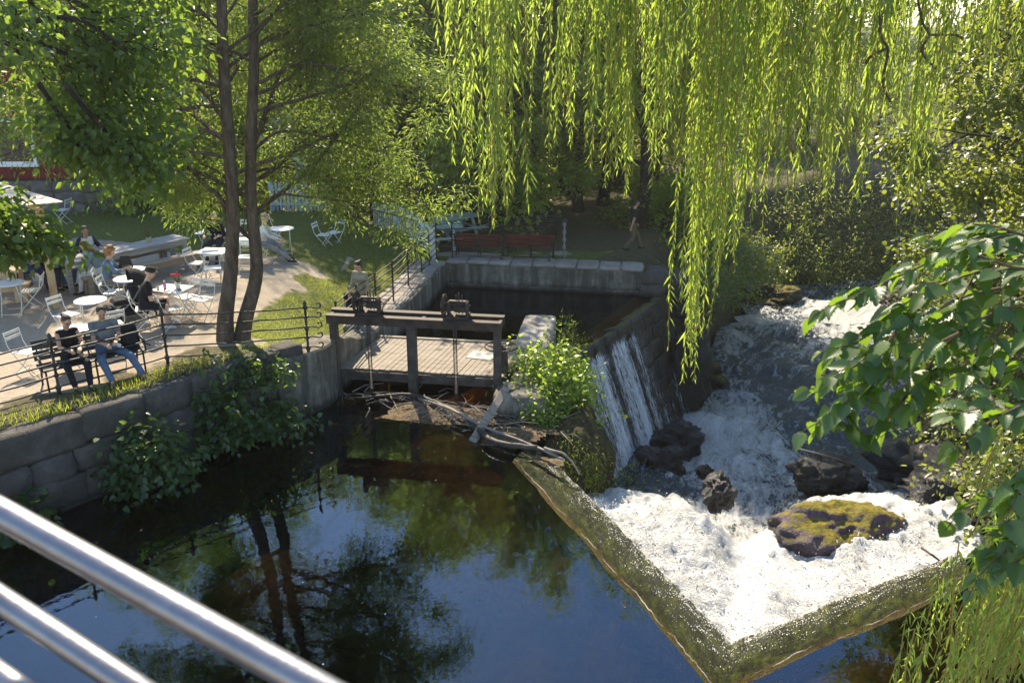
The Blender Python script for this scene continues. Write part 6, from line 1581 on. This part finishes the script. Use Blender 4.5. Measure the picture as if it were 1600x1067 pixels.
# ---- linden on the left bank, its boughs hanging into the picture
def linden():
    r = np.random.default_rng(88); o = np.array((-10.2, 9.4, 1.0))
    t = thing('linden_tree', 'broad leaved linden whose boughs hang in over the upper left of the terrace', 'tree', tuple(o))
    tr = [np.array(p) for p in smooth_path([(-2.2, -.6, -1), (-2.1, -.5, 1.5), (-1.9, -.3, 4.5), (-1.7, 0, 8), (-1.6, .1, 12)], 4)]
    MB().tube(tr, [.3 - .2 * i / len(tr) for i in range(len(tr))], 12).build('trunk', M_BARK2, t)
    mb = MB(); C = []; L = []
    for y0, pts in [(9.4, [(-190, 110), (-60, 110), (40, 130), (110, 160), (180, 200), (230, 250)]), (9.8, [(-190, 60), (-40, 40), (80, 60), (170, 100), (235, 150)]),
                    (10.2, [(-190, 0), (-20, -40), (110, -30), (210, 20), (260, 60)]), (9.6, [(-190, -90), (-20, -120), (120, -110), (230, -70)]), (10.4, [(-190, 150), (-40, 150), (60, 160), (130, 200), (170, 245), (190, 290)]),
                    (8.8, [(-190, 160), (-70, 150), (30, 110), (120, 100), (200, 150)]), (9.9, [(-190, 20), (-30, 0), (60, 90), (100, 130), (150, 180)])]:
        pts = [(px, py - 70) for px, py in pts]
        P = [np.array(UY(px, py, y0 + .15 * i)) - o for i, (px, py) in enumerate(pts)]
        q = [np.array(p) for p in smooth_path([tuple(p) for p in P], 5)]; m = len(q); mb.tube(q, [.05 - .042 * i / m for i in range(m)], 6, cap=False); L.append((q, .03))
    low = []
    for y0, pts in [(8.6, [(-190, 300), (-80, 315), (-10, 330), (40, 350), (78, 380)]), (8.4, [(-190, 340), (-100, 350), (-30, 360), (20, 368)]), (9.0, [(100, 130), (150, 190), (200, 240), (225, 275)]), (9.2, [(60, 130), (100, 190), (130, 225)])]:
        q = [np.array(p) for p in smooth_path([tuple(np.array(UY(px, py, y0 + .15 * i)) - o) for i, (px, py) in enumerate(pts)], 5)]; m = len(q); mb.tube(q, [.03 - .025 * i / m for i in range(m)], 5, cap=False); low.append((q, .015))
    limbs(mb, low, r, [(9, .30, .16, -.02, .85, .2), (3, .16, .2, -.06, .7, .3)], C)
    for k in range(16):
        i = 6 + k % 10; a = r.uniform(0, 2 * PI); q = branch_path(tr[i], (math.cos(a), math.sin(a), .4), 3.4, r, 6, .12, 0); mb.tube(q, [.06 - .007 * j for j in range(7)], 5, cap=False); L.append((q, .03))
    limbs(mb, L, r, [(11, .85, .16, -.02, .85, .22), (4, .38, .2, -.08, .7, .3)], C)
    mb.build('limbs', M_BARK2, t)
    C = np.array(C); P, D, N, S, ti = cluster_leaves(C, 6, (.13, .13, .10), .072, r, .55, .9)
    print('linden', len(P))
    leaf_obj('crown', P, D, N, S, ti, T_ROUND, L_LINDEN, t)
linden()
# ---- weeping willow
def willow():
    r = np.random.default_rng(99)
    t = thing('weeping_willow', 'weeping willow with long sunlit yellow green strands hanging across the upper right', 'tree', (7.6, 5.2, .8)); o = np.array((7.6, 5.2, .8))
    tr = [np.array(p) for p in smooth_path([(0, 0, -1.5), (0, 0, 1.5), (-.3, .3, 4.5), (-.9, .8, 7.5), (-1.6, 1.2, 9.8)], 4)]
    MB().tube(tr, [.42 - .25 * i / len(tr) for i in range(len(tr))], 12).build('trunk', M_BARK, t)
    mb = MB(); tw = MB()
    for tgt in [(-8.3, 1.6, 9.6), (-7.2, 2.8, 10.2), (-6.2, 1.2, 9.9), (-5.3, 2.6, 10.4), (-4.4, .8, 10.2), (-3.6, 2.6, 10.3), (-2.9, 1.2, 9.8), (-2.2, 2.9, 9.4), (-1.3, 2.4, 8.8), (-4.6, -.4, 9.4), (-4.7, -.6, 5.2), (-4.2, -1.6, 5.0), (-4.9, -1.2, 4.9)]:
        P = [np.array(p) for p in smooth_path([tuple(tr[-1]), tuple(np.array(tr[-1]) * .6 + np.array(tgt) * .4 + np.array((0, 0, 1.0))), tgt], 6)]
        mb.tube(P, [.10 - .006 * i for i in range(len(P))], 6, cap=False)
    for y0, pts in [(6.4, [(1377, -60), (1375, 20), (1378, 60), (1388, 80), (1380, 130), (1392, 160)]), (6.6, [(1425, -60), (1440, 30), (1452, 55), (1440, 80), (1462, 108)]), (6.4, [(1388, 75), (1362, 88), (1352, 100)]), (6.6, [(1452, 55), (1490, 55), (1505, 60)])]:
        P = [np.array(UY(px, py, y0)) - o for px, py in pts]; mb.tube([np.array(p) for p in smooth_path([tuple(p) for p in P], 4)], .009, 5, cap=False)
    mb.build('limbs', M_BARK, t)
    # bundles: (px centre, px spread, bottom y, ragged, strands, depth range)
    B = [(702, 10, 120, 60, 4, (6.5, 7)), (728, 14, 275, 70, 9, (6, 7)), (768, 16, 360, 80, 13, (6, 7)), (790, 14, 345, 90, 9, (6, 7)), (835, 12, 140, 60, 8, (6, 7.5)), (868, 20, 240, 60, 14, (6, 7.5)), (915, 22, 160, 80, 14, (6.5, 8)), (950, 16, 320, 110, 12, (6, 7)),
         (985, 26, 300, 90, 22, (6, 8)), (1030, 25, 250, 90, 20, (6, 8)), (1078, 9, 600, 70, 17, (6, 7)), (1095, 22, 520, 190, 24, (6, 7.4)), (1120, 22, 430, 130, 20, (6, 8)), (1160, 22, 360, 120, 20, (6, 8)), (1190, 20, 410, 170, 18, (6, 8)),
         (1215, 18, 330, 130, 15, (6.5, 8)), (1255, 18, 370, 110, 17, (6, 7.5)), (1280, 18, 330, 110, 15, (6, 8)), (1310, 22, 330, 140, 16, (6, 8)), (1345, 24, 260, 90, 13, (6, 8)), (1385, 20, 290, 90, 12, (6, 8)), (1425, 22, 360, 110, 18, (6, 8)), (1450, 22, 250, 90, 12, (6, 8)),
         (1500, 30, 170, 80, 12, (6, 8)), (1550, 30, 110, 60, 12, (6, 8)), (1590, 20, 150, 80, 10, (6, 8)), (1010, 160, 110, 90, 26, (7, 9)), (1200, 140, 150, 110, 28, (7, 9)), (1400, 120, 150, 110, 22, (7, 9)), (850, 90, 60, 40, 10, (7, 9))]
    Pp, Dd, Nn, Ss, Tt = [], [], [], [], []
    def strand(tip, top_z, size, seedt, lean):
        L = top_z - tip[2]
        if L < .2: return
        n = int(L / .019); u = np.linspace(0, 1, n)               # 0 at the tip
        sway = .05 * np.sin(u * L * r.uniform(.8, 1.6) + r.uniform(0, 6)) * (1 - u * .3)
        x = tip[0] + sway + lean[0] * u * L; y = tip[1] + .05 * np.cos(u * L * r.uniform(.8, 1.6) + r.uniform(0, 6)) + lean[1] * u * L; z = tip[2] + u * L
        pts = np.stack([x, y, z], 1)
        tw.tube(pts[::9], .0035, 3, cap=False)
        a = np.arange(n) * 2.4 + r.uniform(0, 6) + r.normal(0, .5, n)
        out = np.stack([np.cos(a), np.sin(a), 0 * a], 1)
        e = r.normal(.55, .2, n)[:, None]
        d = out * e + np.array([0, 0, -1.0]) + r.normal(0, .12, (n, 3))
        nn = out * .8 + np.array([0, 0, .5]) + r.normal(0, .45, (n, 3))
        s = size * r.uniform(.75, 1.25) * r.uniform(.5, 1.2, n) * np.clip(.55 + u * L * 1.2, 0, 1)
        k = r.random(n) < (.55 + .45 * (np.sin(u * L * 5 + r.uniform(0, 6)) > -.5))
        Pp.append(pts[k]); Dd.append(d[k]); Nn.append(nn[k]); Ss.append(s[k]); Tt.append((seedt + r.normal(0, .16, n))[k])
    for px, sp, yb_, rg, cnt, (d0, d1) in B:
        for k in range(max(3, int(cnt * (.82 if px < 1230 else .74)))):
            y = r.uniform(d0, d1); p = UY(px + r.normal(0, sp * .8), yb_ - abs(r.normal(0, rg)), y)
            strand(np.array(p), 9.4 + r.uniform(-.2, .5), .108, np.clip(r.normal(.5, .25), 0, 1), (r.normal(0, .03), r.normal(0, .02)))
    # low strands by the right bank, bottom right corner; tint lightened to imitate sunlight
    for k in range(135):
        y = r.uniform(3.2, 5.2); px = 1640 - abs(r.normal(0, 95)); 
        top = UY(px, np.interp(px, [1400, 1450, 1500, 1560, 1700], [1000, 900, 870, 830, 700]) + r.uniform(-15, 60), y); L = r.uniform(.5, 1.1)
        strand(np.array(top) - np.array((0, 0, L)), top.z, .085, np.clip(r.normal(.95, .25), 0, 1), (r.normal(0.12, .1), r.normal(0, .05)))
    for px, yb_, cnt, yt in [(1528, 800, 5, 640), (1545, 860, 6, 690), (1570, 900, 6, 720)]:
        for k in range(cnt):
            y = r.uniform(3.9, 4.6); p = UY(px + r.normal(0, 9), yb_ - abs(r.normal(0, 45)), y); tp = UY(px + 30, yt, y)
            strand(np.array(p), tp.z, .085, r.uniform(.4, .8), (.16, 0))
    P, D, N, S, T = (np.concatenate(a) for a in (Pp, Dd, Nn, Ss, Tt))
    print('willow', len(P))
    # strands are stored relative to the trunk base
    tw.v = [(a - o[0], b - o[1], c - o[2]) for a, b, c in tw.v]
    tw.build('strands', surf('willow_twig', (.16, .11, .02), (.34, .24, .05), 8, .6, .1, 20), t)
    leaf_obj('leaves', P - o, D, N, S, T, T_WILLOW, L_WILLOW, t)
willow()
# ---- elm twigs close to the camera on the right
def elm_template():
    nu, nv = 15, 7; V = []; F = []
    for i in range(nu):
        u = i / (nu - 1); wd = .37 * math.sin(PI * u ** .72) ** .75 * (1 - .35 * u * u) if 0 < u < 1 else 0.0
        if 0 < u < 1 and i % 2: wd *= 1.17                       # toothed edge
        for j in range(nv):
            s = (j / (nv - 1) - .5) * 2
            z = -.16 * u * u + .20 * wd * abs(s) + .018 * math.cos(i * PI) * abs(s) * (wd > .05) + .06 * s * s * wd
            V.append((u - .06 * abs(s) * wd + .03 * abs(s), s * wd, z))
    for i in range(nu - 1):
        for j in range(nv - 1): F.append((i * nv + j, (i + 1) * nv + j, (i + 1) * nv + j + 1, i * nv + j + 1))
    return np.array(V), np.array(F)
def elm():
    r = np.random.default_rng(123); o = np.array((5.6, 1.6, 0.6))
    t = thing('elm_tree', 'elm whose big toothed leaves reach in close to the camera on the right', 'tree', tuple(o))
    tr = [np.array(p) for p in smooth_path([(0, 0, -1.2), (.05, 0, 2), (.1, .1, 4.5), (.1, .2, 7), (.3, .3, 11)], 4)]
    MB().tube(tr, [.22 - .14 * i / len(tr) for i in range(len(tr))], 12).build('trunk', M_BARK2, t)
    mb = MB(); P, D, N, S, T = [], [], [], [], []
    TW = [(2.7, .55, [(1700, 430), (1590, 445), (1490, 470), (1400, 520), (1330, 570), (1275, 615)], 13), (2.6, .5, [(1700, 400), (1600, 420), (1500, 395), (1420, 425), (1340, 460), (1268, 500)], 12), (2.5, .5, [(1700, 470), (1580, 480), (1500, 520), (1440, 585), (1400, 640), (1370, 680)], 12),
          (2.4, .3, [(1700, 380), (1610, 370), (1560, 355), (1520, 350)], 6), (2.5, .5, [(1700, 440), (1610, 460), (1530, 505), (1480, 560), (1440, 600)], 11), (2.8, .4, [(1700, 400), (1620, 400), (1540, 380), (1470, 400)], 9), (2.6, .5, [(1490, 470), (1430, 500), (1370, 510), (1310, 545)], 9),
          (2.5, .5, [(1500, 520), (1420, 560), (1350, 600), (1300, 640)], 9), (2.2, .3, [(1700, 640), (1610, 630), (1570, 640), (1540, 620)], 5), (2.1, .3, [(1720, 720), (1620, 730), (1580, 760), (1555, 780)], 5), (2.3, .3, [(1720, 820), (1640, 830), (1580, 850), (1530, 870)], 6),
          (2.9, .4, [(1700, 480), (1610, 520), (1560, 545), (1500, 590)], 9), (2.7, .4, [(1700, 430), (1560, 420), (1460, 450), (1390, 490)], 10), (2.6, .3, [(1400, 520), (1370, 560), (1330, 620), (1310, 660)], 7)]
    tws = []
    for y0, dy, pts, n in TW:
        q = [np.array(UY(px, py, y0 + dy * i / len(pts) * .6)) - o for i, (px, py) in enumerate(pts)]
        q = [np.array(p) for p in smooth_path([tuple(p) for p in q], 6)]; tws.append((q, int(n * 1.7), .0065))
        for k in range(4):
            i = int(len(q) * (.3 + .62 * (k + r.random()) / 4)); i = min(i, len(q) - 2); d = unit(q[i + 1] - q[i]); sv = unit(np.cross(d, (0, 0, 1))) * (1 if k % 2 else -1)
            e = branch_path(q[i], d * .7 + sv * r.uniform(.5, 1.0) + np.array((0, 0, r.uniform(-.5, .25))), r.uniform(.14, .30), r, 5, .14, -.06); tws.append((e, r.integers(6, 10), .003))
    for q, n, tr_ in tws:
        m = len(q); mb.tube(q, [tr_ - tr_ * .75 * i / m for i in range(m)], 6, cap=False)
        for k in range(n):
            u = .12 + .88 * (k + r.random() * .4) / n; i = min(int(u * (m - 1)), m - 2)
            d = unit(q[i + 1] - q[i]); side = 1 if k % 2 else -1
            sv = unit(np.cross(d, (0, 0, 1))) * side
            dd_ = d * r.uniform(.5, .9) + sv * r.uniform(.5, 1.0) * (k < n - 1) + np.array((0, 0, r.uniform(-.55, .05)))
            P.append(q[i] + unit(dd_) * .008); D.append(dd_); N.append(np.array((r.normal(-.1, .28), r.normal(-.15, .28), 1.0))); S.append(r.uniform(.048, .088) * (.8 if k == n - 1 else 1)); T.append(r.normal(.45, .25))
    for a, b in [((1.2, 0, 6.4), (-2.6, .9, 6.2)), ((0, 0, 5.4), (-2.4, .7, 5.7)), ((0, 0, 4.6), (-2.9, .4, 5.6)), ((.1, .1, 6.4), (-2.3, 1.0, 6.5))]:
        A = np.array((.1, .1, a[2] - .4)); Bp = np.array(b); Mid = (A + Bp) / 2 + np.array((0, 0, .3))
        mb.tube([np.array(p) for p in smooth_path([tuple(A), tuple(Mid), tuple(Bp)], 5)], [.03 - .002 * i for i in range(11)], 6, cap=False)
    mb.build('limbs', M_TWIG, t)
    leaf_obj('leaves', np.array(P), np.array(D), np.array(N), np.array(S), np.array(T), elm_template(), L_ELM, t, True)
    print('elm', len(P))
elm()

# ---- shrubs on the pool wall and the bush on the pier
wallg = 'leafy shrubs on the pool wall'
def wp(px, py, z): p = U(px, py, z); return (p.x, p.y, z)
bush('wall_shrub', 'large round leaved shrub on the pool wall below the seated couple', wp(232, 745, .15), (.74, .6, 1.05), 1400, .115, L_SHRUB, 301, T_ROUND, group=wallg, droop=.5)
bush('wall_shrub', 'tall round leaved shrub on the pool wall left of the twin trunks', wp(338, 680, .25), (.72, .6, 1.2), 1400, .115, L_SHRUB, 302, T_ROUND, group=wallg, droop=.5)
bush('wall_shrub', 'low round leaved shrub on the water line next to the concrete abutment', wp(425, 668, .1), (.75, .55, .6), 950, .115, L_SHRUB, 303, T_ROUND, group=wallg, droop=.5)
bush('wall_shrub', 'dark shrub at the left edge where the pool wall leaves the picture', wp(5, 830, .1), (.6, .5, .9), 450, .14, L_SHRUB, 304, T_ROUND, group=wallg, droop=.5)
bush('wall_plant', 'small plant trailing over the wall top below the twin trunks', wp(395, 590, 1.25), (.6, .35, .5), 420, .10, L_SHRUB, 305, T_ROUND, group=wallg, droop=.6)
pb = U(868, 628, -.1)
bush('pier_bush', 'bright green rounded bush growing on the bank between gate and waterfall', (pb.x - .15, pb.y + .1, -.3), (1.04, 1.0, 1.5), 7600, .095, L_BUSH, 306, T_BROAD, droop=.25, stems=24, shell=.6)
bush('pier_bush', 'low green bush spreading over the front concrete block right of the gate', (.62, 17.7, -.1), (.5, .5, .75), 1300, .085, L_BUSH, 307, T_BROAD, droop=.3)
bush('pier_weed', 'tall weeds at the corner of the slab beside the waterfall crest', tuple(U(890, 545, .0)), (.28, .28, .95), 500, .10, L_BUSH, 308, T_LANCE, droop=-.5)
bush('bank_fern', 'tuft of ferns at the foot of the waterfall', (2.75, 19.4, -2.7), (.5, .5, .6), 700, .10, L_BUSH, 309, T_LANCE, droop=.2)
bush('grass_clump', 'grassy clump hanging down the earth bank above the weir start', (1.15, 16.9, -1.0), (.75, .6, .9), 2400, .10, L_GRASS, 310, T_LANCE, droop=.9)
# ---- grass
def grass():
    r = np.random.default_rng(41)
    n = 130000; X = r.uniform(-13, 1, n); Y = r.uniform(10, 30, n)
    nz = fbm(X * .8, Y * .8, 5, 4); ds = sdist(X, Y, STILL)
    bank = (X + .18 * (22 - Y) + .3 * nz > -5.5) & (Y + nz * .5 > 18.2) & (Y < 28.5) & (X < np.interp(Y, [18, 20.9, 27.5], [-4.6, -4.2, -3.0]))
    verge = (ds > .3) & (ds < 1.25 + .5 * nz) & (Y < 18.4) & (X > -12)
    weeds = (ds > .25) & (ds < .75 + .35 * nz) & (Y < 18)
    back = (Y > 28) & (X > -2.5) & (nz > .05)
    k = (bank | back | (verge & (r.random(n) < .8))) & ~((X > -2.0) & (Y < 28.3))
    X, Y, tall, nz = X[k], Y[k], weeds[k], nz[k]; n = len(X)
    Z = land(X, Y) - .01
    P = np.stack([X, Y, Z], 1); a = r.uniform(0, 2 * PI, n)
    D = np.stack([np.cos(a) * .5, np.sin(a) * .5, np.ones(n)], 1) + r.normal(0, .2, (n, 3)); N = np.stack([np.cos(a), np.sin(a), .2 * np.ones(n)], 1)
    S = r.uniform(.05, .11, n) * (1 + 1.1 * tall * r.random(n))
    V, F = leaf_geo(P, D, N, S, (np.array([(0, .05, 0), (.6, .03, -.03), (1, 0, -.2), (.6, -.03, -.03), (0, -.05, 0)]), np.array([(0, 4, 1), (4, 3, 1), (3, 2, 1)])))
    T = np.repeat(np.clip(.5 + .5 * nz + r.normal(0, .2, n), 0, 1), 5)
    stuff('grass', mesh_np('grass', V, F, L_GRASS, {'tint': T}), 'short green grass on the bank and along the wall top')
    print('grass', n)
grass()

# ---- litter: fallen leaves on the gravel, on the deck and afloat on the pool
def litter():
    r = np.random.default_rng(61); n = 9000
    X = r.uniform(-14, 4, n); Y = r.uniform(11, 33, n); ds = sdist(X, Y, STILL)
    land_ = (ds > .35) & (X < 1 + (Y > 28) * 4); k = land_ & (fbm(X * .5, Y * .5, 2, 3) + r.normal(0, .3, n) > -.1)
    X, Y = X[k], Y[k]; Z = land(X, Y) + .012
    m = 260; fx = r.uniform(-9, 3, m * 6); fy = r.uniform(8, 18.3, m * 6); inp = (sdist(fx, fy, STILL) < -.25) & (fbm(fx * .6, fy * .6, 9, 3) > .12); fx, fy = fx[inp][:m], fy[inp][:m]
    X = np.concatenate([X, fx]); Y = np.concatenate([Y, fy]); Z = np.concatenate([Z, np.full(len(fx), .006)]); n = len(X)
    a = r.uniform(0, 2 * PI, n); D = np.stack([np.cos(a), np.sin(a), r.normal(0, .06, n)], 1); N = np.stack([r.normal(0, .15, n), r.normal(0, .15, n), np.ones(n)], 1)
    V, F = leaf_geo(np.stack([X, Y, Z], 1), D, N, r.uniform(.025, .065, n), T_LANCE)
    M = leaf_mat('dry_leaf', (0.07, 0.045, 0.018), (0.34, 0.25, 0.07), (0.3, 0.2, 0.05), .25, .02, .5)
    stuff('fallen_leaves', mesh_np('fallen_leaves', V, F, M, {'tint': np.repeat(r.random(n), 4)}), 'dry fallen leaves scattered on the gravel and floating on the pool')
litter()
